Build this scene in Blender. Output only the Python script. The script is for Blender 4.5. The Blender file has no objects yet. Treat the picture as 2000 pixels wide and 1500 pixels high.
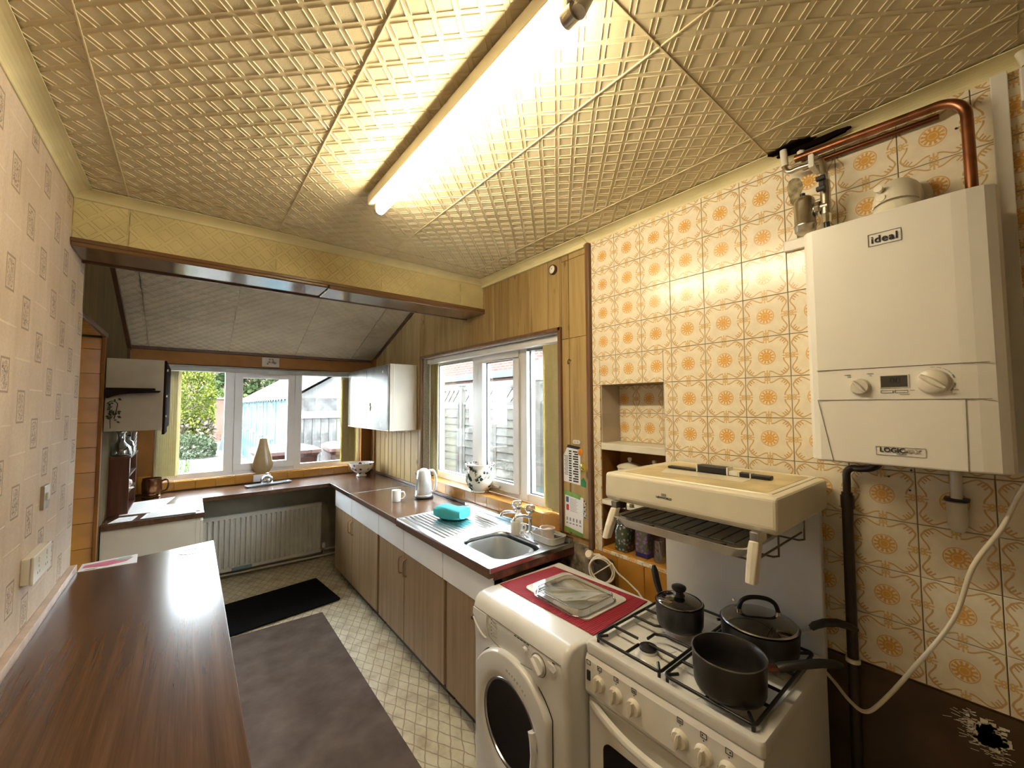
import bpy, bmesh, math, random
from mathutils import Vector, Matrix

random.seed(7)
S = bpy.context.scene
C = S.collection
PI = math.pi

# ------------------------------------------------------------------ camera
yaw, pitch, roll = 0.6760, 0.0514, -0.0044
fwd = Vector((math.sin(yaw) * math.cos(pitch), math.cos(yaw) * math.cos(pitch), math.sin(pitch)))
rgt = Vector((math.cos(yaw), -math.sin(yaw), 0))
upv = rgt.cross(fwd)
r2 = rgt * math.cos(roll) + upv * math.sin(roll)
u2 = -rgt * math.sin(roll) + upv * math.cos(roll)
cam_d = bpy.data.cameras.new('camera')
cam_d.sensor_width = 36.0
cam_d.lens = 785.3 / 2000 * 36.0
cam_d.clip_start = 0.02
cam_d.clip_end = 200
cam = bpy.data.objects.new('camera', cam_d)
m = Matrix((r2, u2, -fwd)).transposed().to_4x4()
m.translation = Vector((0, 0, 1.62))
cam.matrix_world = m
C.objects.link(cam)
S.camera = cam

# ------------------------------------------------------------------ world: overcast sky
w = bpy.data.worlds.new('overcast_sky')
S.world = w
w.use_nodes = True
bgn = w.node_tree.nodes['Background']
bgn.inputs[0].default_value = (0.84, 0.92, 1.0, 1)
bgn.inputs[1].default_value = 13.0

S.view_settings.view_transform = 'Standard'
S.view_settings.look = 'None'
S.view_settings.exposure = 1.38
S.view_settings.gamma = 1.0
S.view_settings.use_curve_mapping = False
S.cycles.adaptive_threshold = 0.12
S.cycles.diffuse_bounces = 4
S.cycles.glossy_bounces = 3
S.cycles.max_bounces = 8
S.cycles.transparent_max_bounces = 12
TUBE_POWER = 37.0

# ------------------------------------------------------------------ mesh builder
class MB:
    def __init__(s):
        s.v = []; s.f = []; s.sm = []; s.mi = []; s.cur = 0
    def add(s, vs, fs, smooth=False):
        o = len(s.v)
        s.v += [tuple(p) for p in vs]
        for f in fs:
            s.f.append(tuple(i + o for i in f)); s.sm.append(smooth); s.mi.append(s.cur)
        return s
    def box(s, x0, x1, y0, y1, z0, z1):
        vs = [(x, y, z) for x in (x0, x1) for y in (y0, y1) for z in (z0, z1)]
        return s.add(vs, [(0, 1, 3, 2), (4, 6, 7, 5), (0, 4, 5, 1), (2, 3, 7, 6), (0, 2, 6, 4), (1, 5, 7, 3)])
    def obox(s, c, ax, ay, az, hx, hy, hz):
        c = Vector(c); ax = Vector(ax).normalized(); ay = Vector(ay).normalized(); az = Vector(az).normalized()
        vs = [c + ax * hx * i + ay * hy * j + az * hz * k for i in (-1, 1) for j in (-1, 1) for k in (-1, 1)]
        return s.add(vs, [(0, 1, 3, 2), (4, 6, 7, 5), (0, 4, 5, 1), (2, 3, 7, 6), (0, 2, 6, 4), (1, 5, 7, 3)])
    def bar(s, p, q, w, h, up=(0, 0, 1)):
        p = Vector(p); q = Vector(q); d = (q - p); L = d.length; d.normalize()
        side = d.cross(Vector(up))
        if side.length < 1e-4: side = d.cross(Vector((1, 0, 0)))
        side.normalize(); u = side.cross(d)
        return s.obox((p + q) / 2, d, side, u, L / 2, w / 2, h / 2)
    def cyl(s, p, q, r, r1=None, n=16, caps=True, smooth=True):
        p = Vector(p); q = Vector(q); r1 = r if r1 is None else r1
        d = (q - p).normalized()
        a = d.cross(Vector((0, 0, 1)))
        if a.length < 1e-4: a = Vector((1, 0, 0))
        a.normalize(); b = d.cross(a)
        vs = []
        for (c, rr) in ((p, r), (q, r1)):
            for i in range(n):
                t = 2 * PI * i / n
                vs.append(c + a * rr * math.cos(t) + b * rr * math.sin(t))
        s.add(vs, [(i, i + n, (i + 1) % n + n, (i + 1) % n) for i in range(n)], smooth)
        if caps:
            s.add(vs[:n], [tuple(range(n))]); s.add(vs[n:], [tuple(reversed(range(n)))])
        return s
    def lathe(s, prof, c, axis=(0, 0, 1), n=32, a0=0, a1=2 * PI, sx=1.0, sy=1.0, rot=0):
        # prof: (radius, height) pairs
        c = Vector(c); ax = Vector(axis).normalized()
        a = ax.cross(Vector((0, 0, 1)))
        if a.length < 1e-4: a = Vector((math.cos(rot), math.sin(rot), 0))
        a.normalize(); b = ax.cross(a)
        full = abs(a1 - a0 - 2 * PI) < 1e-6
        m_ = n if full else n + 1
        vs = []
        for (r, h) in prof:
            for i in range(m_):
                t = a0 + (a1 - a0) * i / n
                vs.append(c + a * r * sx * math.cos(t) + b * r * sy * math.sin(t) + ax * h)
        fs = []
        for k in range(len(prof) - 1):
            for i in range(n):
                j = (i + 1) % m_ if full else i + 1
                fs.append((k * m_ + i, k * m_ + j, (k + 1) * m_ + j, (k + 1) * m_ + i))
        return s.add(vs, fs, True)
    def tube(s, pts, r, n=10, closed=False, caps=True):
        pts = [Vector(p) for p in pts]
        N = len(pts); vs = []
        prev = None
        for i, p in enumerate(pts):
            if closed: d = pts[(i + 1) % N] - pts[i - 1]
            elif i == 0: d = pts[1] - p
            elif i == N - 1: d = p - pts[i - 1]
            else: d = (pts[i + 1] - p).normalized() + (p - pts[i - 1]).normalized()
            d.normalize()
            if prev is None:
                a = d.cross(Vector((0, 0, 1)))
                if a.length < 1e-3: a = d.cross(Vector((0, 1, 0)))
            else:
                a = prev - d * prev.dot(d)
            a.normalize(); prev = a; b = d.cross(a)
            rr = r[i] if isinstance(r, (list, tuple)) else r
            for k in range(n):
                t = 2 * PI * k / n
                vs.append(p + a * rr * math.cos(t) + b * rr * math.sin(t))
        fs = []
        for i in range(N if closed else N - 1):
            j = (i + 1) % N
            for k in range(n):
                l = (k + 1) % n
                fs.append((i * n + k, i * n + l, j * n + l, j * n + k))
        s.add(vs, fs, True)
        if caps and not closed:
            s.add(vs[:n], [tuple(reversed(range(n)))]); s.add(vs[-n:], [tuple(range(n))])
        return s
    def prism(s, poly, axis, d0, d1, smooth=False):
        # poly in the two other axes, in xyz order
        def P(a, b, d):
            return {'x': (d, a, b), 'y': (a, d, b), 'z': (a, b, d)}[axis]
        n = len(poly)
        vs = [P(a, b, d0) for a, b in poly] + [P(a, b, d1) for a, b in poly]
        s.add(vs, [(i, (i + 1) % n, (i + 1) % n + n, i + n) for i in range(n)], smooth)
        s.add(vs, [tuple(reversed(range(n))), tuple(range(n, 2 * n))])
        return s
    def loft(s, rings, closed=True, cap0=True, cap1=True, smooth=True):
        n = len(rings[0]); vs = [p for r in rings for p in r]; fs = []
        for k in range(len(rings) - 1):
            for i in range(n if closed else n - 1):
                j = (i + 1) % n
                fs.append((k * n + i, k * n + j, (k + 1) * n + j, (k + 1) * n + i))
        s.add(vs, fs, smooth)
        if cap0: s.add(rings[0], [tuple(reversed(range(n)))])
        if cap1: s.add(rings[-1], [tuple(range(n))])
        return s
    def sphere(s, c, r, n=16, m=10, sz=None):
        sz = sz or (1, 1, 1); c = Vector(c)
        rings = []
        for k in range(1, m):
            t = PI * k / m
            rings.append([c + Vector((r * math.sin(t) * math.cos(2 * PI * i / n) * sz[0], r * math.sin(t) * math.sin(2 * PI * i / n) * sz[1], r * math.cos(t) * sz[2])) for i in range(n)])
        s.loft(rings, True, True, True, True)
        return s
    def mesh(s, name, mats):
        me = bpy.data.meshes.new(name)
        me.from_pydata(s.v, [], s.f)
        me.polygons.foreach_set('use_smooth', s.sm)
        if isinstance(mats, (list, tuple)):
            for mm in mats: me.materials.append(mm)
            me.polygons.foreach_set('material_index', s.mi)
        elif mats: me.materials.append(mats)
        bm = bmesh.new(); bm.from_mesh(me)
        bmesh.ops.remove_doubles(bm, verts=bm.verts, dist=1e-6)
        bmesh.ops.recalc_face_normals(bm, faces=bm.faces)
        bm.to_mesh(me); bm.free()
        me.update()
        if any(s.sm): me.set_sharp_from_angle(angle=math.radians(48))
        return me
    def build(s, name, mat, parent=None, bev=0, seg=2, wn=False, **kw):
        me = s.mesh(name, mat)
        o = bpy.data.objects.new(name, me); C.objects.link(o)
        if parent is not None: attach(o, parent)
        if bev:
            md = o.modifiers.new('bevel', 'BEVEL'); md.width = bev; md.segments = seg
            md.limit_method = 'ANGLE'; md.angle_limit = math.radians(40); md.harden_normals = False
        if wn:
            md = o.modifiers.new('weighted_normal', 'WEIGHTED_NORMAL'); md.keep_sharp = True; md.weight = 80
        for k, v_ in kw.items(): o[k] = v_
        return o

def attach(o, parent):
    o.parent = parent
    # all roots are only translated, so the inverse is a plain shift
    o.matrix_parent_inverse = Matrix.Translation(-parent.location)

def tag(o, label, cat, group=None):
    o['label'] = label; o['category'] = cat
    if group: o['group'] = group
    return o

def thing(name, label, cat, loc=(0, 0, 0), group=None):
    o = bpy.data.objects.new(name, None); C.objects.link(o)
    o.location = loc; o.empty_display_size = 0.05
    return tag(o, label, cat, group)

def struct(o, label=None):
    o['kind'] = 'structure'
    if label: o['label'] = label
    return o

def box(name, mat, parent, x0, x1, y0, y1, z0, z1, bev=0, seg=2):
    return MB().box(x0, x1, y0, y1, z0, z1).build(name, mat, parent, bev, seg)

def place(mesh, name, loc, parent, rot=None):
    o = bpy.data.objects.new(name, mesh); C.objects.link(o)
    if parent is not None: attach(o, parent)
    o.location = loc
    if rot: o.rotation_euler = rot
    return o

def dup(root, off, label=None):
    r = root.copy(); C.objects.link(r); r.location = Vector(root.location) + Vector(off)
    if label: r['label'] = label
    for ch in list(root.children):
        c = ch.copy(); C.objects.link(c); c.parent = r
        for g in list(ch.children):
            d = g.copy(); C.objects.link(d); d.parent = c
    return r

def arc(c, r, a0, a1, n, e1, e2):
    c = Vector(c); e1 = Vector(e1); e2 = Vector(e2)
    return [c + e1 * r * math.cos(a0 + (a1 - a0) * i / n) + e2 * r * math.sin(a0 + (a1 - a0) * i / n) for i in range(n + 1)]

def smooth_path(pts, n=6):
    P = [Vector(p) for p in pts]; out = []
    for i in range(len(P) - 1):
        p0 = P[max(i - 1, 0)]; p1 = P[i]; p2 = P[i + 1]; p3 = P[min(i + 2, len(P) - 1)]
        for k in range(n):
            t = k / n
            out.append(0.5 * ((2 * p1) + (p2 - p0) * t + (2 * p0 - 5 * p1 + 4 * p2 - p3) * t * t + (3 * p1 - p0 - 3 * p2 + p3) * t ** 3))
    out.append(P[-1])
    return out

def rrect(w, h, r, n=4, cx=0, cy=0):
    o = []
    for (sx, sy, a) in ((1, 1, 0), (-1, 1, PI / 2), (-1, -1, PI), (1, -1, 1.5 * PI)):
        for i in range(n + 1):
            t = a + PI / 2 * i / n
            o.append((cx + sx * (w / 2 - r) + r * math.cos(t), cy + sy * (h / 2 - r) + r * math.sin(t)))
    return o

def text_mesh(txt, size, bold=0.0, shear=0.0, spacing=1.0):
    cu = bpy.data.curves.new('lettering', 'FONT'); cu.body = txt; cu.size = size
    cu.align_x = 'CENTER'; cu.align_y = 'CENTER'; cu.offset = bold; cu.shear = shear
    cu.space_character = spacing; cu.resolution_u = 3; cu.extrude = 0.0004
    o = bpy.data.objects.new('lettering', cu); C.objects.link(o)
    dg = bpy.context.evaluated_depsgraph_get()
    me = bpy.data.meshes.new_from_object(o.evaluated_get(dg))
    bpy.data.objects.remove(o); bpy.data.curves.remove(cu)
    return me

def lettering(name, txt, size, mat, parent, loc, ex, ey, bold=0.0, shear=0.0, spacing=1.0):
    me = text_mesh(txt, size, bold, shear, spacing)
    me.materials.clear(); me.materials.append(mat)
    ex = Vector(ex).normalized(); ey = Vector(ey).normalized(); ez = ex.cross(ey)
    M4 = Matrix((ex, ey, ez)).transposed().to_4x4(); M4.translation = Vector(loc)
    me.transform(M4)
    o = bpy.data.objects.new(name, me); C.objects.link(o)
    attach(o, parent)
    return o

# ------------------------------------------------------------------ materials
class X:
    """socket wrapper: arithmetic builds Math nodes"""
    nt = None
    def __init__(s, k): s.k = k
    @staticmethod
    def m(op, *a, clamp=False):
        n = X.nt.nodes.new('ShaderNodeMath'); n.operation = op; n.use_clamp = clamp
        for i, q in enumerate(a):
            if isinstance(q, X): X.nt.links.new(q.k, n.inputs[i])
            else: n.inputs[i].default_value = q
        return X(n.outputs[0])
    def __add__(s, o): return X.m('ADD', s, o)
    __radd__ = __add__
    def __sub__(s, o): return X.m('SUBTRACT', s, o)
    def __rsub__(s, o): return X.m('SUBTRACT', o, s)
    def __mul__(s, o): return X.m('MULTIPLY', s, o)
    __rmul__ = __mul__
    def __truediv__(s, o): return X.m('DIVIDE', s, o)
    def __lt__(s, o): return X.m('LESS_THAN', s, o)
    def __gt__(s, o): return X.m('GREATER_THAN', s, o)
    def abs(s): return X.m('ABSOLUTE', s)
    def floor(s): return X.m('FLOOR', s)
    def max(s, o): return X.m('MAXIMUM', s, o)
    def min(s, o): return X.m('MINIMUM', s, o)
    def mod(s, o): return X.m('FLOORED_MODULO', s, o)
    def sqrt(s): return X.m('SQRT', s)
    def sm(s, e0, e1, t0=0.0, t1=1.0):
        n = X.nt.nodes.new('ShaderNodeMapRange'); n.interpolation_type = 'SMOOTHSTEP'
        X.nt.links.new(s.k, n.inputs['Value'])
        n.inputs['From Min'].default_value = e0; n.inputs['From Max'].default_value = e1
        n.inputs['To Min'].default_value = t0; n.inputs['To Max'].default_value = t1
        return X(n.outputs[0])

def new_mat(name, rough=0.5, metal=0.0, spec=0.5, col=(0.5, 0.5, 0.5)):
    mt = bpy.data.materials.new(name); mt.use_nodes = True
    nt = mt.node_tree; b = nt.nodes['Principled BSDF']
    b.inputs['Base Color'].default_value = (*col, 1); b.inputs['Roughness'].default_value = rough
    b.inputs['Metallic'].default_value = metal; b.inputs['Specular IOR Level'].default_value = spec
    X.nt = nt
    return mt, nt, b

def coords(nt, kind='Object'):
    return nt.nodes.new('ShaderNodeTexCoord').outputs[kind]

def sep(nt, sock):
    n = nt.nodes.new('ShaderNodeSeparateXYZ'); nt.links.new(sock, n.inputs[0])
    return X(n.outputs[0]), X(n.outputs[1]), X(n.outputs[2])

def noise(nt, sock, scale, detail=3, stretch=(1, 1, 1), rough=0.55, dist=0.0):
    mp = nt.nodes.new('ShaderNodeMapping'); mp.inputs['Scale'].default_value = stretch
    nt.links.new(sock, mp.inputs[0])
    n = nt.nodes.new('ShaderNodeTexNoise'); n.inputs['Scale'].default_value = scale
    n.inputs['Detail'].default_value = detail; n.inputs['Roughness'].default_value = rough
    n.inputs['Distortion'].default_value = dist
    nt.links.new(mp.outputs[0], n.inputs['Vector'])
    return n.outputs['Fac']

def mixc(nt, fac, a, b):
    n = nt.nodes.new('ShaderNodeMix'); n.data_type = 'RGBA'
    if isinstance(fac, X): fac = fac.k
    if isinstance(fac, (int, float)): n.inputs[0].default_value = fac
    else: nt.links.new(fac, n.inputs[0])
    for i, q in ((6, a), (7, b)):
        if isinstance(q, tuple): n.inputs[i].default_value = (*q, 1)
        else: nt.links.new(q, n.inputs[i])
    return n.outputs[2]

def ramp(nt, fac, stops):
    n = nt.nodes.new('ShaderNodeValToRGB')
    if isinstance(fac, X): fac = fac.k
    nt.links.new(fac, n.inputs[0])
    el = n.color_ramp.elements
    while len(el) > len(stops): el.remove(el[-1])
    while len(el) < len(stops): el.new(0.5)
    for e, (p, c) in zip(el, stops): e.position = p; e.color = (*c, 1)
    return n.outputs[0]

def bump(nt, b, h, strength=0.3, dist=0.002):
    n = nt.nodes.new('ShaderNodeBump'); n.inputs['Strength'].default_value = strength
    n.inputs['Distance'].default_value = dist
    nt.links.new(h.k if isinstance(h, X) else h, n.inputs['Height'])
    nt.links.new(n.outputs[0], b.inputs['Normal'])

def plain(name, col, rough=0.5, metal=0.0, spec=0.5, var=0.12, scale=9.0, bmp=0.0, bscale=150, coat=0.0):
    """one colour with slight procedural mottling, optional fine relief"""
    mt, nt, b = new_mat(name, rough, metal, spec, col)
    co = coords(nt)
    if var:
        f = noise(nt, co, scale, 2)
        lo = tuple(max(0, c * (1 - var)) for c in col); hi = tuple(min(1, c * (1 + var)) for c in col)
        nt.links.new(mixc(nt, X(f).sm(0.3, 0.7), lo, hi), b.inputs['Base Color'])
    if bmp: bump(nt, b, noise(nt, co, bscale, 2), bmp, 0.001)
    if coat: b.inputs['Coat Weight'].default_value = coat; b.inputs['Coat Roughness'].default_value = 0.08
    return mt

def wood(name, c0, c1, c2, along='y', scale=14, rough=0.35, stretch=14, spec=0.5, bmp=0.08, pores=True, coat=0.0, fine=1.0):
    mt, nt, b = new_mat(name, rough, 0, spec)
    co = coords(nt)
    st = {'x': (1 / stretch, 1, 1), 'y': (1, 1 / stretch, 1), 'z': (1, 1, 1 / stretch)}[along]
    f1 = noise(nt, co, scale, 5, st, 0.6, 0.6)
    f2 = noise(nt, co, scale * 9 * fine, 3, tuple(q if q == 1 else q * 0.4 for q in st), 0.6)
    g = X(f1) * 0.72 + X(f2) * 0.28
    nt.links.new(ramp(nt, g, [(0.30, c0), (0.5, c1), (0.72, c2)]), b.inputs['Base Color'])
    if bmp: bump(nt, b, g, bmp, 0.002)
    if coat: b.inputs['Coat Weight'].default_value = coat; b.inputs['Coat Roughness'].default_value = 0.12
    return mt

M = {}
def setup_materials():
    # yellowed ceiling paper: fine grain
    mt, nt, b = new_mat('yellowed_ceiling', 0.62, 0, 0.3)
    co = coords(nt)
    f = noise(nt, co, 3.0, 4)
    nt.links.new(mixc(nt, X(f).sm(0.3, 0.7), (0.56, 0.47, 0.28), (0.64, 0.54, 0.34)), b.inputs['Base Color'])
    bump(nt, b, noise(nt, co, 260, 2), 0.35, 0.0012)
    M['ceil'] = mt
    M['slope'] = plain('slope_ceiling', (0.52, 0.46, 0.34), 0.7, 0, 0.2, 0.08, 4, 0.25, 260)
    M['cove'] = plain('cove_paint', (0.66, 0.58, 0.33), 0.5, 0, 0.3, 0.10, 5, 0.05, 60)
    M['beamface'] = plain('beam_paper', (0.62, 0.53, 0.27), 0.55, 0, 0.3, 0.08, 4, 0.2, 260)

    # cream tile with medallion and scrolls
    mt, nt, b = new_mat('medallion_tile', 0.20, 0, 0.5)
    co = coords(nt)
    _, u, v = sep(nt, co)
    u = u / 0.152; v = v / 0.152
    au = u.abs(); av = v.abs(); a = au.max(av); c = au.min(av)
    W = 0.015
    def seg(ax, ay, bx, by):
        dx, dy = bx - ax, by - ay; L2 = dx * dx + dy * dy
        t = X.m('MULTIPLY_ADD', a - ax, dx / L2, (c - ay) * (dy / L2)); t = t.max(0.0).min(1.0)
        ex = (a - ax) - t * dx; ey = (c - ay) - t * dy
        return (ex * ex + ey * ey).sqrt()
    def dist(x, y): 
        ex = a - x; ey = c - y
        return (ex * ex + ey * ey).sqrt()
    cur = c.sm(0.07, 0.30, 0.362, 0.462)
    d1 = (a - cur).abs() + ((0.05 - c).max(0.0) + (c - 0.315).max(0.0)) * 3
    d2 = seg(0.462, 0.31, 0.405, 0.405)
    d3 = seg(0.405, 0.405, 0.352, 0.352)
    d4 = seg(0.43, 0.365, 0.375, 0.30)
    d5 = (dist(0.452, 0.030) - 0.024).abs()
    d6 = seg(0.425, 0.022, 0.398, 0.055)
    d7 = seg(0.43, 0.0, 0.345, 0.0)
    d = d1.min(d2).min(d3).min(d4 + 0.003)
    fl = (d5.min(d6)).min(d7)
    line = d.sm(W - 0.004, W + 0.004, 1, 0)
    flow = fl.sm(0.009, 0.017, 1, 0)
    r = (u * u + v * v).sqrt()
    th = X.m('ARCTAN2', v, u)
    pet = X.m('COSINE', th * 12.0)
    ring = (r - 0.186).abs().sm(0.005, 0.010, 1, 0)
    band = (r.sm(0.095, 0.102)) * (r.sm(0.162, 0.170, 1, 0))
    core = r.sm(0.100, 0.106, 1, 0) - (r - 0.064).abs().sm(0.004, 0.008, 0.5, 0)
    pt = band * pet.sm(-0.05, 0.35, 1, 0.0)
    outer = r.sm(0.162, 0.168) * r.sm(0.176, 0.182, 0.3, 0)
    med = ring.max(pt).max(core).max(outer)
    base = mixc(nt, X(noise(nt, co, 40, 3)).sm(0.3, 0.7), (0.74, 0.66, 0.50), (0.80, 0.73, 0.57))
    k1 = mixc(nt, line * 0.8, base, (0.50, 0.27, 0.06))
    k2 = mixc(nt, flow * 0.75, k1, (0.60, 0.34, 0.06))
    k3 = mixc(nt, med * 0.9, k2, (0.66, 0.32, 0.028))
    nt.links.new(k3, b.inputs['Base Color'])
    M['tile'] = mt

    M['orange'] = plain('orange_tile', (0.46, 0.215, 0.035), 0.18, 0, 0.5, 0.10, 7)
    M['grout'] = plain('grout', (0.34, 0.22, 0.10), 0.8, 0, 0.2, 0.2, 30)
    M['orange_wall'] = plain('orange_wall_panel', (0.24, 0.098, 0.020), 0.55, 0, 0.25, 0.12, 6)
    M['plaster'] = plain('plaster', (0.45, 0.38, 0.30), 0.8, 0, 0.2, 0.1, 6)
    M['dado'] = plain('dark_brown_dado', (0.060, 0.034, 0.016), 0.4, 0, 0.4, 0.35, 5)

    # wallpaper of the left wall
    mt, nt, b = new_mat('wallpaper', 0.6, 0, 0.3)
    co = coords(nt)
    _, y, z = sep(nt, co)
    un = (y - 1.76) / 0.153; k = (un + 0.5).floor(); fu = un - k
    zn = (z - 2.0 + k.mod(3.0) * 0.09) / 0.29; kz = (zn + 0.5).floor(); fz = zn - kz
    ax = fu.abs(); az = fz.abs()
    e = (ax - 0.215).max((az - 0.165) * 1.9)
    frame = e.abs().sm(0.012, 0.026, 1, 0)
    ins = (e + 0.05) < 0.0
    nz = X(noise(nt, co, 75, 3, (1, 1, 0.8), 0.6, 1.5))
    sk = ((nz - 0.5).abs().sm(0.018, 0.04, 1, 0)) * ins * ((ax * ax * 20 + az * az * 40) < 0.9)
    vl = (fu - 0.5 + (fu < 0.0)).abs()
    l1 = vl.sm(0.008, 0.016, 0.55, 0); l2 = (vl - 0.07).abs().sm(0.006, 0.012, 0.45, 0)
    hl = (az - 0.5).abs().sm(0.006, 0.014, 1, 0)
    base = mixc(nt, X(noise(nt, co, 5, 5, (1, 1, 0.5))).sm(0.3, 0.72), (0.56, 0.45, 0.35), (0.66, 0.55, 0.45))
    base = mixc(nt, X(noise(nt, co, 130, 2)).sm(0.35, 0.7) * 0.25, base, (0.40, 0.29, 0.20))
    k1 = mixc(nt, hl * 0.45, base, (0.78, 0.68, 0.58))
    k2 = mixc(nt, (l1 + l2) * 0.55, k1, (0.34, 0.24, 0.16))
    k3 = mixc(nt, frame * 0.75, k2, (0.23, 0.16, 0.10))
    k4 = mixc(nt, sk * 0.95, k3, (0.11, 0.07, 0.05))
    nt.links.new(k4, b.inputs['Base Color'])
    bump(nt, b, hl - (l1 + l2) * 0.5 - frame, 0.4, 0.002)
    M['wallpaper'] = mt

    # vinyl floor with a printed lattice
    mt, nt, b = new_mat('vinyl_floor', 0.42, 0, 0.4)
    co = coords(nt)
    x, y, z = sep(nt, co)
    wob = X(noise(nt, co, 14, 2)) * 0.02
    p = ((x + y * 0.55 + wob) / 0.066).mod(1.0); q = ((x - y * 0.55 + wob) / 0.066).mod(1.0)
    ln = (p - 0.5).abs().sm(0.43, 0.48).max((q - 0.5).abs().sm(0.43, 0.48))
    base = ramp(nt, noise(nt, co, 9, 6), [(0.3, (0.42, 0.34, 0.22)), (0.5, (0.62, 0.54, 0.37)), (0.7, (0.72, 0.65, 0.48))])
    nt.links.new(mixc(nt, ln * 0.7, base, (0.25, 0.16, 0.08)), b.inputs['Base Color'])
    bump(nt, b, X(noise(nt, co, 60, 3)) - ln, 0.35, 0.002)
    M['vinyl'] = mt

    # knotty pine planks
    mt, nt, b = new_mat('pine_plank', 0.58, 0, 0.25)
    oi = nt.nodes.new('ShaderNodeObjectInfo')
    cb = nt.nodes.new('ShaderNodeCombineXYZ')
    rx = X(oi.outputs['Random']) * 40
    nt.links.new(rx.k, cb.inputs[2]); nt.links.new((rx * 0.7).k, cb.inputs[1])
    va = nt.nodes.new('ShaderNodeVectorMath'); va.operation = 'ADD'
    nt.links.new(coords(nt), va.inputs[0]); nt.links.new(cb.outputs[0], va.inputs[1])
    co = va.outputs[0]
    g = X(noise(nt, co, 16, 5, (1, 1, 0.07), 0.6, 0.8)) * 0.7 + X(noise(nt, co, 110, 2, (1, 1, 0.03))) * 0.3
    vo = nt.nodes.new('ShaderNodeTexVoronoi'); vo.feature = 'F1'
    mp = nt.nodes.new('ShaderNodeMapping'); mp.inputs['Scale'].default_value = (1, 7.5, 3.4)
    nt.links.new(co, mp.inputs[0]); nt.links.new(mp.outputs[0], vo.inputs['Vector']); vo.inputs['Scale'].default_value = 1.0
    kd = X(vo.outputs['Distance']); knot = kd.sm(0.05, 0.13, 1, 0)
    tone = X(oi.outputs['Random']) * 0.22 - 0.11
    col = ramp(nt, g + tone * 0.6, [(0.28, (0.24, 0.145, 0.052)), (0.5, (0.37, 0.25, 0.10)), (0.72, (0.45, 0.32, 0.14))])
    nt.links.new(mixc(nt, knot * 0.85, col, (0.10, 0.045, 0.016)), b.inputs['Base Color'])
    bump(nt, b, g, 0.1, 0.002)
    M['pine'] = mt

    M['darktrim'] = wood('dark_stained_trim', (0.035, 0.014, 0.006), (0.075, 0.030, 0.012), (0.12, 0.05, 0.02), 'y', 18, 0.35)
    M['browntrim'] = wood('brown_trim', (0.10, 0.045, 0.018), (0.17, 0.085, 0.036), (0.23, 0.12, 0.055), 'z', 18, 0.4)
    M['beamwood'] = wood('stained_beam_board', (0.085, 0.042, 0.018), (0.15, 0.075, 0.032), (0.21, 0.115, 0.055), 'x', 20, 0.16, 16, 0.6)
    M['darkpanel'] = wood('dark_panelling', (0.06, 0.04, 0.016), (0.11, 0.075, 0.03), (0.15, 0.10, 0.045), 'z', 16, 0.85, 14, 0.1)
    M['worktop'] = wood('brown_laminate_worktop', (0.056, 0.026, 0.012), (0.092, 0.044, 0.020), (0.135, 0.068, 0.031), 'y', 40, 0.21, 30, 0.55, 0.0)
    M['worktop_dark'] = wood('dark_laminate_worktop', (0.050, 0.022, 0.012), (0.085, 0.040, 0.022), (0.125, 0.062, 0.036), 'y', 20, 0.24, 14, 0.5, 0.0)
    M['door'] = wood('wood_effect_door', (0.200, 0.122, 0.060), (0.300, 0.198, 0.104), (0.390, 0.272, 0.155), 'z', 26, 0.42, 26, 0.4, 0.05)
    M['edge'] = wood('brown_worktop_edge', (0.07, 0.032, 0.016), (0.12, 0.058, 0.03), (0.17, 0.088, 0.048), 'y', 22, 0.32, 16)
    M['shelfwood'] = wood('mahogany', (0.035, 0.011, 0.006), (0.065, 0.020, 0.010), (0.10, 0.034, 0.016), 'z', 18, 0.3)
    M['bracketwood'] = plain('dark_shelf_wood', (0.014, 0.007, 0.006), 0.75, 0, 0.15)
    M['white'] = plain('white_enamel', (0.76, 0.76, 0.75), 0.22, 0, 0.5, 0.03, 3)
    M['cooker'] = plain('cooker_enamel', (0.80, 0.79, 0.76), 0.22, 0, 0.5, 0.05, 4)
    M['cream'] = plain('cream_enamel', (0.72, 0.67, 0.54), 0.3, 0, 0.5, 0.06, 4)
    M['boiler'] = plain('boiler_white', (0.80, 0.775, 0.71), 0.38, 0, 0.4, 0.02, 3)
    M['boilerside'] = plain('boiler_white_gloss', (0.70, 0.66, 0.58), 0.3, 0, 0.5, 0.02, 3)
    M['drawer'] = plain('white_drawer_front', (0.82, 0.83, 0.84), 0.35, 0, 0.4, 0.04, 3)
    M['offwhite'] = plain('off_white_panel', (0.58, 0.53, 0.44), 0.45, 0, 0.35, 0.06, 4)
    M['upvc'] = plain('upvc', (0.72, 0.70, 0.68), 0.3, 0, 0.45, 0.03, 3)
    M['gasket'] = plain('window_gasket', (0.02, 0.022, 0.026), 0.6)
    M['knob'] = plain('cream_knob', (0.74, 0.69, 0.58), 0.25)
    M['steel'] = plain('stainless_steel', (0.56, 0.57, 0.58), 0.24, 1.0, 0.5, 0.10, 12, 0.03, 300)
    M['chrome'] = plain('chrome', (0.75, 0.75, 0.75), 0.08, 1.0, 0.5, 0.0)
    M['silver'] = plain('nickel', (0.50, 0.46, 0.38), 0.3, 1.0, 0.5, 0.12, 20)
    M['copper'] = plain('copper', (0.30, 0.125, 0.065), 0.34, 1.0, 0.5, 0.35, 16)
    M['black'] = plain('black_enamel', (0.010, 0.010, 0.011), 0.35, 0, 0.5, 0.1)
    M['blackplastic'] = plain('black_plastic', (0.014, 0.014, 0.015), 0.4, 0, 0.5, 0.1)
    M['nonstick'] = plain('grey_nonstick', (0.035, 0.033, 0.032), 0.32, 0.3, 0.5, 0.15, 20)
    M['darkglass'] = plain('dark_glass', (0.006, 0.006, 0.007), 0.08, 0, 0.35, 0.0)
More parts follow.
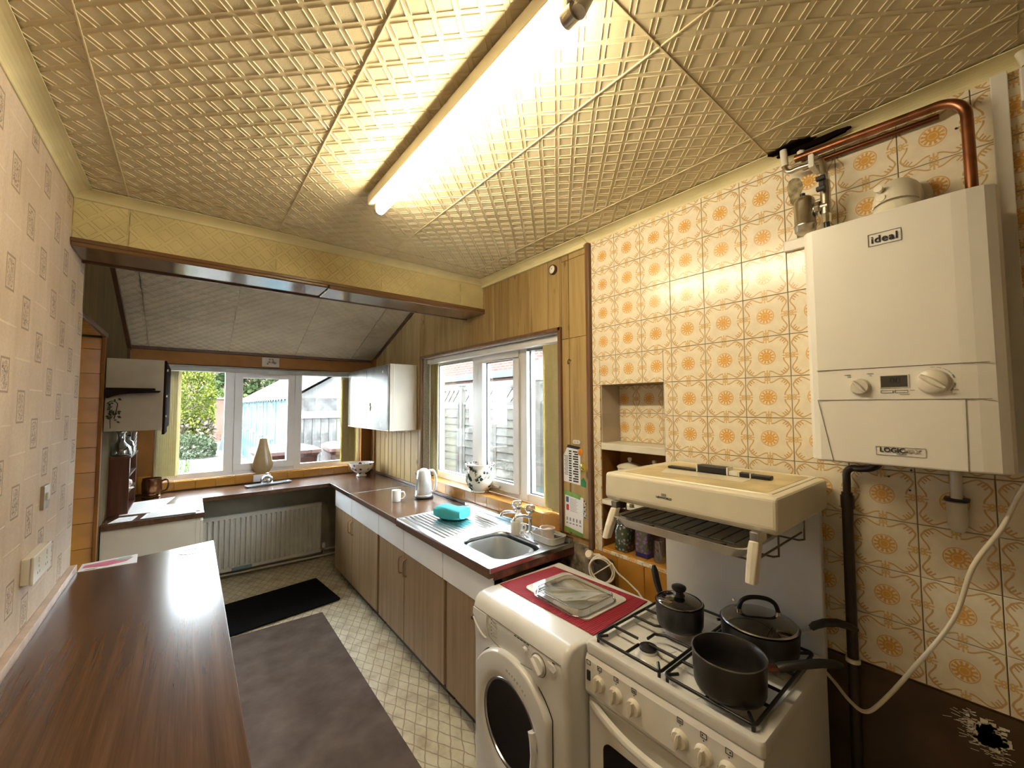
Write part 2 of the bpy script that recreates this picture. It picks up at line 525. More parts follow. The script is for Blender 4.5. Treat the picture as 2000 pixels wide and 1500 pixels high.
    M['brownpipe'] = plain('brown_pipe', (0.016, 0.009, 0.006), 0.45)
    M['white_plastic'] = plain('white_plastic', (0.70, 0.67, 0.60), 0.35, 0, 0.5, 0.04, 5)
    M['cable'] = plain('cream_cable', (0.72, 0.66, 0.54), 0.45, 0, 0.4, 0.04)
    M['paper'] = plain('paper', (0.78, 0.78, 0.78), 0.6, 0, 0.3, 0.03, 6)
    M['ink'] = plain('ink', (0.03, 0.03, 0.035), 0.6, 0, 0.2, 0)
    M['greyink'] = plain('grey_ink', (0.28, 0.27, 0.26), 0.6, 0, 0.2, 0)
    M['paleink'] = plain('pale_ink', (0.45, 0.42, 0.36), 0.6, 0, 0.2, 0)
    M['china'] = plain('white_china', (0.80, 0.79, 0.77), 0.12, 0, 0.5, 0.02)
    M['blind'] = plain('cream_blind', (0.62, 0.55, 0.30), 0.7, 0, 0.2, 0.06, 20)
    mt = bpy.data.materials['cream_blind']; nt = mt.node_tree
    tl = nt.nodes.new('ShaderNodeBsdfTranslucent'); tl.inputs[0].default_value = (0.62, 0.54, 0.28, 1)
    mxs = nt.nodes.new('ShaderNodeMixShader'); mxs.inputs[0].default_value = 0.45
    nt.links.new(nt.nodes['Principled BSDF'].outputs[0], mxs.inputs[1]); nt.links.new(tl.outputs[0], mxs.inputs[2])
    nt.links.new(mxs.outputs[0], nt.nodes['Material Output'].inputs[0])
    M['radiator'] = plain('radiator_paint', (0.52, 0.50, 0.44), 0.35, 0, 0.4, 0.04)
    M['nookwall'] = plain('nook_paint', (0.30, 0.27, 0.20), 0.6, 0, 0.3, 0.15, 5)  # the wall's own paint in the nook below the far worktop
    M['mat'] = plain('black_mat', (0.006, 0.006, 0.007), 0.95, 0, 0.1, 0.3, 80, 0.4, 500)
    M['rug'] = None
    M['red'] = None

    # window glass: mostly clear with a mirror share
    mt = bpy.data.materials.new('window_glass'); mt.use_nodes = True; nt = mt.node_tree
    nt.nodes.remove(nt.nodes['Principled BSDF'])
    tr = nt.nodes.new('ShaderNodeBsdfTransparent'); tr.inputs[0].default_value = (0.96, 0.98, 0.97, 1)
    gl = nt.nodes.new('ShaderNodeBsdfGlossy'); gl.inputs['Roughness'].default_value = 0.02
    lwf = nt.nodes.new('ShaderNodeLayerWeight'); lwf.inputs[0].default_value = 0.5; X.nt = nt; frx = X.m('POWER', X(lwf.outputs['Facing']), 5.0) * 0.85 + 0.05
    mx = nt.nodes.new('ShaderNodeMixShader')
    nt.links.new(frx.k, mx.inputs[0]); nt.links.new(tr.outputs[0], mx.inputs[1]); nt.links.new(gl.outputs[0], mx.inputs[2])
    nt.links.new(mx.outputs[0], nt.nodes['Material Output'].inputs[0])
    M['pane'] = mt

    def clear(name, tint, share, rough=0.03, ior=1.5):
        mt = bpy.data.materials.new(name); mt.use_nodes = True; nt = mt.node_tree
        nt.nodes.remove(nt.nodes['Principled BSDF'])
        tr = nt.nodes.new('ShaderNodeBsdfTransparent'); tr.inputs[0].default_value = (*tint, 1)
        gl = nt.nodes.new('ShaderNodeBsdfGlossy'); gl.inputs['Roughness'].default_value = rough
        lw = nt.nodes.new('ShaderNodeLayerWeight'); lw.inputs[0].default_value = 0.25
        X.nt = nt
        f = X(lw.outputs['Facing']) * (1 - share) + share
        mx = nt.nodes.new('ShaderNodeMixShader')
        nt.links.new(f.k, mx.inputs[0]); nt.links.new(tr.outputs[0], mx.inputs[1]); nt.links.new(gl.outputs[0], mx.inputs[2])
        nt.links.new(mx.outputs[0], nt.nodes['Material Output'].inputs[0])
        return mt
    M['glass'] = clear('clear_glass', (0.90, 0.92, 0.92), 0.20)
    M['crystal'] = clear('cut_crystal', (0.62, 0.65, 0.66), 0.30, 0.08)
    M['lidglass'] = clear('pan_lid_glass', (0.55, 0.50, 0.44), 0.14)

    # runner carpet
    mt, nt, b = new_mat('brown_runner', 0.95, 0, 0.1)
    co = coords(nt)
    nt.links.new(ramp(nt, noise(nt, co, 6, 6), [(0.3, (0.105, 0.078, 0.064)), (0.55, (0.150, 0.113, 0.095)), (0.75, (0.190, 0.145, 0.124))]), b.inputs['Base Color'])
    bump(nt, b, noise(nt, co, 420, 2), 0.5, 0.003)
    M['rug'] = mt
    # ribbed red mat
    mt, nt, b = new_mat('red_ribbed_mat', 0.75, 0, 0.2)
    co = coords(nt)
    x, y, z = sep(nt, co)
    rb = X.m('SINE', y * (2 * PI / 0.0085))
    nt.links.new(mixc(nt, rb.sm(-1, 1), (0.26, 0.018, 0.032), (0.44, 0.045, 0.065)), b.inputs['Base Color'])
    bump(nt, b, rb, 0.5, 0.002)
    M['red'] = mt
    # emitting tube
    mt = bpy.data.materials.new('lit_tube'); mt.use_nodes = True; nt = mt.node_tree
    b = nt.nodes['Principled BSDF']; b.inputs['Base Color'].default_value = (1, 1, 1, 1)
    b.inputs['Emission Color'].default_value = (1.0, 0.87, 0.62, 1); b.inputs['Emission Strength'].default_value = TUBE_POWER
    M['tube'] = mt
setup_materials()
# ================================================================== ROOM SHELL
CZ = 2.533            # ceiling
LX, RX = -0.405, 1.690
FY, BY = 4.73, -1.25  # far wall, wall behind the camera

floor = struct(box('floor', M['vinyl'], None, -1.15, 1.92, BY - 0.1, 4.92, -0.08, 0.0))

# ---- embossed polystyrene ceiling tiles
TS = 0.572
def emboss_tile(w, h, phase=(0, 0), thick=0.005):
    mb = MB()
    mb.box(-w / 2, w / 2, -h / 2, h / 2, 0.0, thick)
    p = TS / 7.0
    half = p / math.sqrt(2) * 0.40 * math.sqrt(2)      # half diagonal of a cell
    lev = [(1.0, 0.0), (0.955, -0.0022), (0.925, -0.0022), (0.875, -0.0003)]
    nx = int(w / p) + 3; ny = int(h / p) + 3
    def cl(q, lim): return max(-lim, min(lim, q))
    for k in (0, 1):
        for i in range(-nx, nx):
            for j in range(-ny, ny):
                cx = (i + 0.5 * k) * p + phase[0]; cy = (j + 0.5 * k) * p + phase[1]
                if abs(cx) > w / 2 + half or abs(cy) > h / 2 + half: continue
                if abs(cx) > w / 2 + half * 0.75 or abs(cy) > h / 2 + half * 0.75: continue
                vs = []
                for (sc, z) in lev:
                    r = half * sc
                    for (dx, dy) in ((r, 0), (0, r), (-r, 0), (0, -r)):
                        vs.append((cl(cx + dx, w / 2), cl(cy + dy, h / 2), z))
                fs = [(4 * a + b, 4 * a + (b + 1) % 4, 4 * a + 4 + (b + 1) % 4, 4 * a + 4 + b) for a in range(3) for b in range(4)]
                fs.append((12, 13, 14, 15))
                mb.add(vs, fs)
    return mb

emb_cache = {}
def emb_mesh(w, h, mat, phase=(0, 0)):
    key = (round(w, 3), round(h, 3), mat.name, phase)
    if key not in emb_cache:
        mb = emboss_tile(w, h, phase)
        me = bpy.data.meshes.new('embossed_tile'); me.from_pydata(mb.v, [], mb.f); me.materials.append(mat)
        bm = bmesh.new(); bm.from_mesh(me)
        # faces look down (-z) except the thin slab's back
        bmesh.ops.recalc_face_normals(bm, faces=[f for f in bm.faces if f.index < 6])
        for f in bm.faces:
            f.normal_update()
            if f.index >= 6 and f.normal.z > 0: f.normal_flip()
        bm.to_mesh(me); bm.free(); emb_cache[key] = me
    return emb_cache[key]

ceiling = struct(box('ceiling', M['ceil'], None, LX - 0.12, RX + 0.23, BY - 0.1, 2.64, CZ + 0.004, CZ + 0.10))
xs = [LX, -0.232, 0.340, 0.912, 1.484, RX]
ys = [BY, -1.189, -0.617, -0.045, 0.527, 1.099, 1.671, 2.243, 2.43]
for i in range(len(xs) - 1):
    for j in range(len(ys) - 1):
        wd = xs[i + 1] - xs[i] - 0.0030; ht = ys[j + 1] - ys[j] - 0.0014
        if wd < 0.02 or ht < 0.02: continue
        place(emb_mesh(wd, ht, M['ceil']), 'ceiling_tile', ((xs[i] + xs[i + 1]) / 2, (ys[j] + ys[j + 1]) / 2, CZ), ceiling)

for xq in xs[1:-1]:
    MB().box(xq - 0.0022, xq + 0.0022, BY, 2.43, CZ - 0.0036, CZ + 0.003).build('seam_ridge', M['ceil'], ceiling, 0.001)
for yq, hq in ((0.527, 0.0040), (1.099, 0.0012), (1.671, 0.0012), (-0.045, 0.0012), (-0.617, 0.0012)):
    MB().box(LX, RX, yq - 0.0022, yq + 0.0022, CZ - hq, CZ + 0.003).build('seam_ridge', M['ceil'], ceiling, 0.0008)

# ---- sloping ceiling of the far part
SL = math.atan(0.365)
slope_top = (2.56, 2.15 + 0.365 * (FY - 2.56))
def slope_z(y): return 2.15 + 0.365 * (FY - y)
slope = MB().prism([(2.56, slope_z(2.56)), (4.74, slope_z(4.74)), (4.74, slope_z(4.74) + 0.08), (2.56, slope_z(2.56) + 0.08)], 'x', -0.55, 1.92).build('ceiling_slope', M['slope'])
struct(slope, 'sloping embossed ceiling beyond the beam')
Ls = (FY - 2.6) / math.cos(SL)
n_s = 4
for i in range(4):
    x0, x1 = [(-0.415, -0.29), (-0.29, 0.282), (0.282, 0.854), (0.854, 1.426)][i]
    for j in range(n_s):
        sc = (j + 0.5) * TS
        yc = FY - sc * math.cos(SL); zc = 2.15 + sc * math.sin(SL) - 0.008
        place(emb_mesh(x1 - x0 - 0.004, TS - 0.002, M['slope']), 'ceiling_tile', ((x0 + x1) / 2, yc, zc), slope, (-SL, 0, 0))
for j in range(n_s):
    sc = (j + 0.5) * TS
    place(emb_mesh(0.24, TS - 0.002, M['slope']), 'ceiling_tile', (1.428 + 0.122, FY - sc * math.cos(SL), 2.15 + sc * math.sin(SL) - 0.008), slope, (-SL, 0, 0))

# ---- beam
BZ = 2.312
beam = MB().box(LX, RX, 2.436, 2.64, BZ, 2.86).build('beam', M['beamface'])
struct(beam, 'papered ceiling beam across the kitchen')
for i in range(len(xs) - 1):
    wd = xs[i + 1] - xs[i] - 0.004
    place(emb_mesh(wd, CZ - BZ - 0.004, M['beamface'], (0.0, 0.01)), 'beam_tile', ((xs[i] + xs[i + 1]) / 2, 2.435, (CZ + BZ) / 2), beam, (-PI / 2, 0, 0))
MB().box(LX, 0.60, 2.418, 2.665, BZ - 0.022, BZ).box(0.604, RX, 2.418, 2.665, BZ - 0.026, BZ).build('soffit_board', M['beamwood'], beam, 0.006)
MB().box(LX, RX, 2.412, 2.43, BZ - 0.006, BZ + 0.012).build('lower_moulding', M['beamwood'], beam, 0.003)
MB().box(LX, RX, 2.655, 2.672, BZ - 0.030, BZ + 0.01).build('rear_moulding', M['darktrim'], beam, 0.003)

# ---- cove mouldings
def cove_profile(n=7, w=0.062, h=0.032):
    pts = [(0.0, 0.0), (0.0, -h), (0.004, -h)]
    for i in range(n + 1):
        t = PI / 2 * i / n
        pts.append((0.006 + (w - 0.012) * (1 - math.cos(t)), -h + 0.003 + (h - 0.006) * math.sin(t)))
    pts += [(w, -0.003), (w, 0.0)]
    return pts
def cove(name, p, q, inward, label):
    p = Vector(p); q = Vector(q); inn = Vector(inward)
    ring = lambda c: [c + inn * a + Vector((0, 0, b)) for a, b in cove_profile()]
    o = MB().loft([ring(p), ring(q)], True, True, True, False).build(name, M['cove'])
    return struct(o, label)
cove('trim_1', (RX - 0.002, BY, CZ - 0.004), (RX - 0.002, 1.45, CZ - 0.004), (-1, 0, 0), 'cream coving above the patterned tiles')
cove('trim_2', (RX - 0.012, 1.43, CZ - 0.006), (RX - 0.012, 2.436, CZ - 0.006), (-1, 0, 0), 'cream coving above the pine panelling')
cove('trim_3', (LX, 2.432, CZ - 0.004), (RX, 2.432, CZ - 0.004), (0, -1, 0), 'cream coving along the beam')
cove('trim_4', (LX, BY, CZ - 0.004), (LX, 2.436, CZ - 0.004), (1, 0, 0), 'cream coving above the wallpaper')
MB().box(RX - 0.03, RX - 0.008, 1.44, 2.43, CZ - 0.052, CZ - 0.036).build('trim_5', M['cove'], None, 0.003)
struct(bpy.data.objects['trim_5'], 'thin cream strip below the coving')

# ---- left wall with wallpaper, then the side wall of the far part
wl = MB().box(LX - 0.12, LX, BY, 2.735, 0, CZ).build('wall_left', M['wallpaper'])
struct(wl, 'pink beige wallpaper with small framed sketches')
we = MB()
we.box(-0.54, -0.425, 2.735, 4.92, 2.06, 3.0)
we.box(-0.54, -0.425, 3.56, 4.92, 0, 2.06)
wle = we.build('wall_left_far', M['darkpanel']); struct(wle)
al = MB()
al.box(-1.10, -1.02, 2.6, 3.68, 0, 2.2); al.box(-1.10, -0.54, 2.62, 2.735, 0, 2.2); al.box(-1.10, -0.54, 3.56, 3.68, 0, 2.2); al.box(-1.10, -0.54, 2.62, 3.68, 2.06, 2.2)
alc = al.build('wall_alcove', M['orange_wall']); struct(alc)
# tiled jamb and soffit of the alcove
tm = {}
def flat_tile(w, h, mat, t=0.006):
    key = (round(w, 4), round(h, 4), mat.name)
    if key not in tm:
        mb = MB(); b_ = 0.0015
        # bevelled slab in xy, face towards +z
        r0 = [(-w / 2, -h / 2, 0), (w / 2, -h / 2, 0), (w / 2, h / 2, 0), (-w / 2, h / 2, 0)]
        r1 = [(x, y, t - b_) for x, y, _ in r0]
        r2_ = [(-w / 2 + b_, -h / 2 + b_, t), (w / 2 - b_, -h / 2 + b_, t), (w / 2 - b_, h / 2 - b_, t), (-w / 2 + b_, h / 2 - b_, t)]
        mb.loft([r0, r1, r2_], True, True, True, False)
        tm[key] = mb.mesh('tile', mat)
    return tm[key]
z = 0.0
while z < 2.02:
    hh = min(0.152, 2.05 - z)
    for x0, x1 in ((-0.545, -0.427), (-0.70, -0.548)):
        place(flat_tile(x1 - x0 - 0.002, hh - 0.002, M['orange']), 'wall_tile', ((x0 + x1) / 2, 3.56, z + hh / 2), alc, (PI / 2, 0, 0))
    z += 0.152
for k in range(5):
    place(flat_tile(0.116, 0.150, M['orange']), 'soffit_tile', (-0.485, 2.80 + 0.152 * k, 2.06), alc, (PI, 0, 0))
MB().box(-0.437, -0.419, 3.545, 3.575, 0.0, 2.06).build('corner_strip', M['orange_wall'], wle, 0.003)
MB().box(-0.437, -0.415, 2.735, 3.60, 2.055, 2.085).build('opening_trim', M['darktrim'], wle, 0.003)
MB().box(-0.43, -0.405, 2.72, 2.75, 2.06, 2.31).build('post_trim', M['browntrim'], wle, 0.003)
# slope trims
def slope_trim(x0, x1, name):
    MB().prism([(2.64, slope_z(2.64) - 0.045), (4.73, slope_z(4.73) - 0.045), (4.73, slope_z(4.73) - 0.005), (2.64, slope_z(2.64) - 0.005)], 'x', x0, x1).build(name, M['darktrim'], slope)
slope_trim(-0.426, -0.400, 'slope_moulding'); slope_trim(1.668, 1.69, 'slope_moulding')
MB().box(-0.426, -0.405, 4.705, 4.73, 1.95, 2.16).build('corner_moulding', M['darktrim'], slope)

# ---- right wall (window and niche cut out)
NY0, NY1, NZ0, NZ1 = 0.995, 1.360, 0.880, 1.720      # niche
WY0, WY1, WZ0, WZ1 = 1.655, 3.430, 0.945, 2.050      # window opening
wr = MB()
wr.box(RX, 1.92, BY, NY0, 0, 2.62)
wr.box(RX, 1.92, NY0, NY1, 0, NZ0); wr.box(RX, 1.92, NY0, NY1, NZ1, 2.62); wr.box(1.852, 1.92, NY0, NY1, NZ0, NZ1)
wr.box(RX, 1.92, NY1, WY0, 0, 2.62)
wr.box(RX, 1.92, WY0, WY1, 0, WZ0); wr.box(RX, 1.92, WY0, WY1, WZ1, 2.95)
wr.box(RX, 1.92, WY1, 4.92, 0, 2.95); wr.box(RX, 1.92, 2.43, WY1, 2.60, 2.95)
wall_r = wr.build('wall_right', M['grout']); struct(wall_r)

tilt = random.Random(99)
def tile_piece(y0, y1, z0, z1, cy, cz, mat, name, parent, x=RX, t=0.007):
    """part of the tile whose middle is (cy, cz); pattern runs on from that middle"""
    g = 0.001; b_ = 0.0014
    key = ('p', round(y0 - cy, 4), round(y1 - cy, 4), round(z0 - cz, 4), round(z1 - cz, 4), mat.name)
    if key not in tm:
        a0, a1, c0, c1 = y0 - cy + g, y1 - cy - g, z0 - cz + g, z1 - cz - g
        r0 = [(0, a0, c0), (0, a1, c0), (0, a1, c1), (0, a0, c1)]
        r1 = [(-t + b_, a, c) for _, a, c in r0]
        r2_ = [(-t, a0 + b_, c0 + b_), (-t, a1 - b_, c0 + b_), (-t, a1 - b_, c1 - b_), (-t, a0 + b_, c1 - b_)]
        tm[key] = MB().loft([r0, r1, r2_], True, True, True, False).mesh('tile', mat)
    return place(tm[key], name, (x, cy, cz), parent, (0, tilt.uniform(-0.007, 0.007), tilt.uniform(-0.007, 0.007)))

T = 0.152
zrow0 = 2.479
yc0 = 1.4086
rows = [(zrow0, 2.504)] + [(zrow0 - T * (k + 1), zrow0 - T * k) for k in range(11)]
for ci in range(17):
    ya, yb = yc0 - T * (ci + 1), yc0 - T * ci
    for (za, zb) in rows:
        cz = za + T / 2
        cy = (ya + yb) / 2
        lo = za
        if ya > 0.94 and za < 0.86:      # below the niche only orange tiles
            lo = max(za, 0.86)
        if zb - lo < 0.008: continue
        rects = [(ya, yb, lo, zb)]
        out = []
        for (a, b, c, d) in rects:
            if b <= NY0 or a >= NY1 or d <= NZ0 or c >= NZ1: out.append((a, b, c, d)); continue
            if a < NY0: out.append((a, NY0, c, d))
            if b > NY1: out.append((NY1, b, c, d))
            a2, b2 = max(a, NY0), min(b, NY1)
            if d > NZ1: out.append((a2, b2, NZ1, d))
            if c < NZ0: out.append((a2, b2, c, NZ0))
        for (a, b, c, d) in out:
            if b - a < 0.006 or d - c < 0.006: continue
            tile_piece(a, b, c, d, cy, cz, M['tile'], 'wall_tile', wall_r)
# orange tiles under the niche, behind the washing machine
for k in range(4):
    for j in range(3):
        a, b = 1.42 - T * (j + 1), 1.42 - T * j
        c, d = 0.86 - T * (k + 1), 0.86 - T * k
        tile_piece(a, b, c, d, (a + b) / 2, (c + d) / 2, M['orange'], 'wall_tile', wall_r)
# niche lining: patterned tiles on the back of the top part, brown board lower down
MB().box(1.845, 1.852, NY0, NY1, NZ0, 1.39).build('niche_board', M['orange_wall'], wall_r)
for j in range(3):
    for k in range(2):
        a, b = NY1 - 0.11 - T * j, NY1 - 0.11 - T * (j - 1)
        a2, b2 = max(a, NY0), min(b, NY1)
        if b2 - a2 < 0.01: continue
        c, d = 1.42 + T * k, 1.42 + T * (k + 1)
        tile_piece(a2, b2, c, min(d, NZ1), (a + b) / 2, (c + d) / 2, M['tile'], 'wall_tile', wall_r, 1.852)
# niche cheeks
for (yy, sgn) in ((NY1, -1), (NY0, 1)):
    for k in range(2):
        c, d = 1.42 + T * k, min(1.42 + T * (k + 1), NZ1)
        key = ('cheek', k, sgn)
        o = MB().box(-0.074, 0.076, -0.003, 0.003, -(d - c) / 2, (d - c) / 2).mesh('tile', M['plaster'])
        place(o, 'cheek_tile', (1.766, yy + sgn * 0.003, (c + d) / 2), wall_r)
    MB().box(1.692, 1.846, yy - 0.002, yy + 0.002, NZ0, 1.40).build('niche_cheek', M['orange_wall'], wall_r)
for j in range(3):
    a, b = NY1 - 0.122 * (j + 1), NY1 - 0.122 * j
    place(flat_tile(0.150, 0.120, M['orange']), 'niche_floor_tile', (1.767, (a + b) / 2, NZ0), wall_r)
struct(MB().box(1.684, 1.85, NY0, NY1, 1.385, 1.42).build('niche_shelf', M['cream'], wall_r, 0.004))
struct(MB().box(1.684, 1.85, NY0, NY1, 1.105, 1.13).build('niche_shelf', M['cream'], wall_r, 0.004))
# dado board with paint scuff
dado = struct(box('wall_right_dado', M['dado'], wall_r, 1.680, 1.6895, BY, 0.952, 0.0, 0.803))
mb = MB(); rd = random.Random(3)
for k in range(260):
    t = rd.gauss(0, 1); s_ = rd.gauss(0, 1)
    y, z = 0.082 + t * 0.020, 0.735 + s_ * 0.020 + t * 0.012
    L = rd.uniform(0.006, 0.02); a_ = rd.uniform(-0.5, 0.2)
    dy, dz = math.cos(a_) * L, math.sin(a_) * L
    mb.add([(1.6795, y, z), (1.6795, y + dy, z + dz), (1.6795, y + dy, z + dz + 0.0016), (1.6795, y, z + 0.0016)], [(0, 1, 2, 3)])
for k in range(160):
    y, z = 0.080 + rd.gauss(0, 0.013), 0.733 + rd.gauss(0, 0.013); q = rd.uniform(0.003, 0.008)
    mb.add([(1.6794, y - q, z - q * .6), (1.6794, y + q, z - q * .8), (1.6794, y + q, z + q * .7), (1.6794, y - q, z + q)], [(0, 1, 2, 3)])
mb.build('paint_scuff', M['white_plastic'], wall_r, kind='stuff')

# pine planks on the right wall
cuts = [1.432, 1.575, 1.645, 1.747, 1.902, 2.129, 2.300, 2.417, 2.600, 2.710, 2.900, 3.010, 3.196, 3.320, 3.503, 3.66, 3.80, 3.893, 4.00, 4.12, 4.22, 4.32, 4.45, 4.58, 4.722]
PX0, PX1 = 1.680, 1.690
def plank(y0, y1, z0, z1a, z1b=None):
    if y1 - y0 < 0.006: return
    z1b = z1a if z1b is None else z1b
    g = 0.0022; e = 0.004
    # v-groove edges
    sec = [(PX1, y0 + g), (PX0 + e, y0 + g), (PX0, y0 + g + e), (PX0, y1 - g - e), (PX0 + e, y1 - g), (PX1, y1 - g)]
    def top(y): return z1a + (z1b - z1a) * (y - y0) / (y1 - y0)
    lo = [(x, y, z0) for x, y in sec]; hi = [(x, y, top(y)) for x, y in sec]
    o = MB().loft([lo, hi], True, True, True, False).build('plank', M['pine'], wall_r)
for a, b in zip(cuts[:-1], cuts[1:]):
    def ztop(y): return 2.500 if y < 2.60 else min(2.95, slope_z(y) + 0.02)
    segs = []
    # pieces of the plank left and right of the window opening edges
    for (p, q) in ((a, min(b, WY0 - 0.022)), (max(a, WY0 - 0.022), min(b, WY1 + 0.02)), (max(a, WY1 + 0.02), b)):
        if q - p < 0.006: continue
        mid = (p + q) / 2
        inside = WY0 - 0.022 < mid < WY1 + 0.02
        if inside: plank(p, q, WZ1 + 0.018, ztop(p), ztop(q))
        elif mid < WY0:
            plank(p, q, 0.90, 1.995); plank(p, q, 1.998, 2.45); plank(p, q, 2.453, 2.49)
        else: plank(p, q, 0.88, ztop(p), ztop(q))
# window surround trims and tile-edge trim
tr = MB()
tr.box(1.668, 1.694, WY0 - 0.022, WY1 + 0.022, WZ1, WZ1 + 0.022)
tr.box(1.668, 1.694, WY0 - 0.024, WY0, 0.90, WZ1 + 0.022)
tr.box(1.668, 1.694, WY1, WY1 + 0.022, 0.88, WZ1 + 0.022)
struct(tr.build('trim_6', M['browntrim'], None, 0.002), 'brown wooden edging around the side window')
struct(MB().box(1.664, 1.690, 1.411, 1.436, 0.86, 2.50).build('trim_7', M['browntrim'], None, 0.003), 'brown wooden strip between planks and tiles')
struct(MB().box(1.664, 1.690, 4.60, 4.728, 0.86, 2.16).build('trim_8', M['orange_wall'], None, 0.003), 'brown board in the far corner')
# reveals of the side window: textured paper on the far cheek
struct(MB().box(1.694, 1.80, WY1 - 0.006, WY1 + 0.002, WZ0, WZ1).build('reveal_far', plain('grey_textured_paper', (0.36, 0.35, 0.31), 0.8, 0, 0.2, 0.25, 120, 0.5, 180), wall_r))
struct(MB().box(1.694, 1.80, WY0 - 0.002, WY0 + 0.006, WZ0, WZ1).build('reveal_near', M['plaster'], wall_r))
struct(MB().box(1.694, 1.80, WY0, WY1, WZ1 - 0.004, WZ1 + 0.002).build('reveal_top', M['upvc'], wall_r))

# rough patch of bare wall where the pipes drop behind the machine
struct(MB().box(1.676, 1.69, 1.415, 1.66, 0.3, 0.865).build('bare_wall_patch', plain('stained_plaster', (0.30, 0.26, 0.20), 0.9, 0, 0.1, 0.6, 18, 0.4, 60), wall_r))

# ---- far wall
wf = MB()
fx0, fx1, fz0, fz1 = -0.235, 1.560, 0.930, 2.005
wf.box(-0.54, fx0, FY, 4.92, 0, 2.6); wf.box(fx1, 1.92, FY, 4.92, 0, 2.6)
wf.box(fx0, fx1, FY, 4.92, 0, fz0); wf.box(fx0, fx1, FY, 4.92, fz1, 2.6)
wall_f = struct(wf.build('wall_far', M['orange_wall']))
MB().box(-0.42, RX - 0.03, 4.716, 4.73, 2.118, 2.158).build('top_moulding', M['darktrim'], wall_f, 0.004)
struct(MB().box(-0.42, RX, 4.722, 4.7305, 0.0, 0.818).build('nook_wall', M['nookwall'], wall_f))
# painted skirting and pale strip at the nook's foot
struct(MB().box(0.11, 1.12, 4.706, 4.722, 0.0, 0.07).build('baseboard_far', M['nookwall'], None, 0.003))
# ---- wall behind the camera
struct(box('wall_back', M['plaster'], None, LX - 0.12, 1.92, BY - 0.1, BY, 0, 2.62))

# ---- sills: orange tiles, one by one
def sill_tiles_far():
    n = 12; w_ = (fx1 - fx0) / n
    for k in range(n):
        xc = fx0 + w_ * (k + 0.5)
        mat_ = M['orange']
        place(flat_tile(w_ - 0.002, 0.092, mat_), 'sill_tile', (xc, 4.762, 0.938), wall_f)
        if k == 5: mat_ = M['paper']
        place(flat_tile(w_ - 0.002, 0.074, mat_), 'sill_front_tile', (xc, 4.724, 0.905), wall_f, (PI / 2, 0, 0))
    for k in range(2):
        place(flat_tile(0.085, 0.15, M['orange']), 'sill_front_tile', (-0.285 - 0.087 * k, 4.729, 0.94), wall_f, (PI / 2, 0, 0))
sill_tiles_far()
struct(MB().box(-0.42, RX, 4.716, 4.73, 0.862, 0.870).build('sill_base_strip', M['darktrim'], wall_f))
n = 12; w_ = (WY1 - WY0) / n
for k in range(n):
    yc = WY0 + w_ * (k + 0.5)
    place(flat_tile(0.118, w_ - 0.002, M['orange']), 'sill_tile', (1.741, yc, 0.958), wall_r)
    place(flat_tile(w_ - 0.002, 0.082, M['orange']), 'sill_front_tile', (1.688, yc, 0.920), wall_r, (PI / 2, 0, -PI / 2))
# decorated tile above the far window
struct(MB().box(0.56, 0.712, 4.722, 4.73, 2.016, 2.108).build('accent_tile', plain('pale_accent_tile', (0.42, 0.36, 0.28), 0.3), wall_f))
mb = MB(); rd = random.Random(5)
for k in range(16):
    cx, cz = 0.636 + rd.gauss(0, 0.022), 2.062 + rd.gauss(0, 0.013); q = rd.uniform(0.005, 0.011)
    mb.add([(cx + q * math.cos(t), 4.7212, cz + q * math.sin(t)) for t in [PI / 3 * i for i in range(6)]], [tuple(range(6))])
mb.build('accent_flowers', plain('brown_flower_print', (0.18, 0.11, 0.05), 0.4), wall_f)

# ---- windows
def frame_rect(mb, axis, a0, a1, z0, z1, w_, d0, d1):
    """rectangular frame in the plane across axis ('x' or 'y')"""
    def B(p0, p1, q0, q1):
        if axis == 'y': mb.box(p0, p1, d0, d1, q0, q1)
        else: mb.box(d0, d1, p0, p1, q0, q1)
    B(a0, a1, z0, z0 + w_); B(a0, a1, z1 - w_, z1); B(a0, a0 + w_, z0 + w_, z1 - w_); B(a1 - w_, a1, z0 + w_, z1 - w_)
    return mb
w1 = struct(frame_rect(MB(), 'y', fx0 + 0.002, fx1 - 0.002, 0.946, fz1 - 0.002, 0.052, 4.795, 4.865).build('window_1', M['upvc'], None, 0.004), 'white three-light window over the far worktop')
def wpart(name, mb, mat, parent, bev=0.003): return mb.build(name, mat, parent, bev)
wpart('mullion', MB().box(0.268, 0.345, 4.785, 4.865, 0.95, 1.99), M['upvc'], w1)
wpart('mullion', MB().box(0.875, 0.942, 4.785, 4.865, 0.95, 1.99), M['upvc'], w1)
wpart('casement_frame', frame_rect(MB(), 'y', 0.347, 0.873, 0.985, 1.965, 0.066, 4.778, 4.85), M['upvc'], w1)
wpart('head_rail', MB().box(fx0, fx1 - 0.02, 4.735, 4.775, 1.945, 1.985), plain('grey_blind_rail', (0.36, 0.35, 0.32), 0.4), w1)
for (a, b, c, d) in ((-0.185, 0.27, 0.995, 1.955), (0.412, 0.808, 1.05, 1.90), (0.94, 1.508, 0.995, 1.955)):
    MB().box(a, b, 4.826, 4.830, c, d).build('pane', M['pane'], w1)
w2 = struct(frame_rect(MB(), 'x', WY0 + 0.004, WY1 - 0.004, 0.964, WZ1 - 0.004, 0.056, 1.800, 1.870).build('window_2', M['upvc'], None, 0.004), 'white three-light window beside the sink')
wpart('mullion', MB().box(1.792, 1.870, 2.655, 2.745, 0.97, 2.04), M['upvc'], w2)
wpart('mullion', MB().box(1.792, 1.870, 2.075, 2.150, 0.97, 2.04), M['upvc'], w2)
wpart('casement_frame', frame_rect(MB(), 'x', 2.152, 2.653, 1.00, 2.01, 0.060, 1.782, 1.855), M['upvc'], w2)
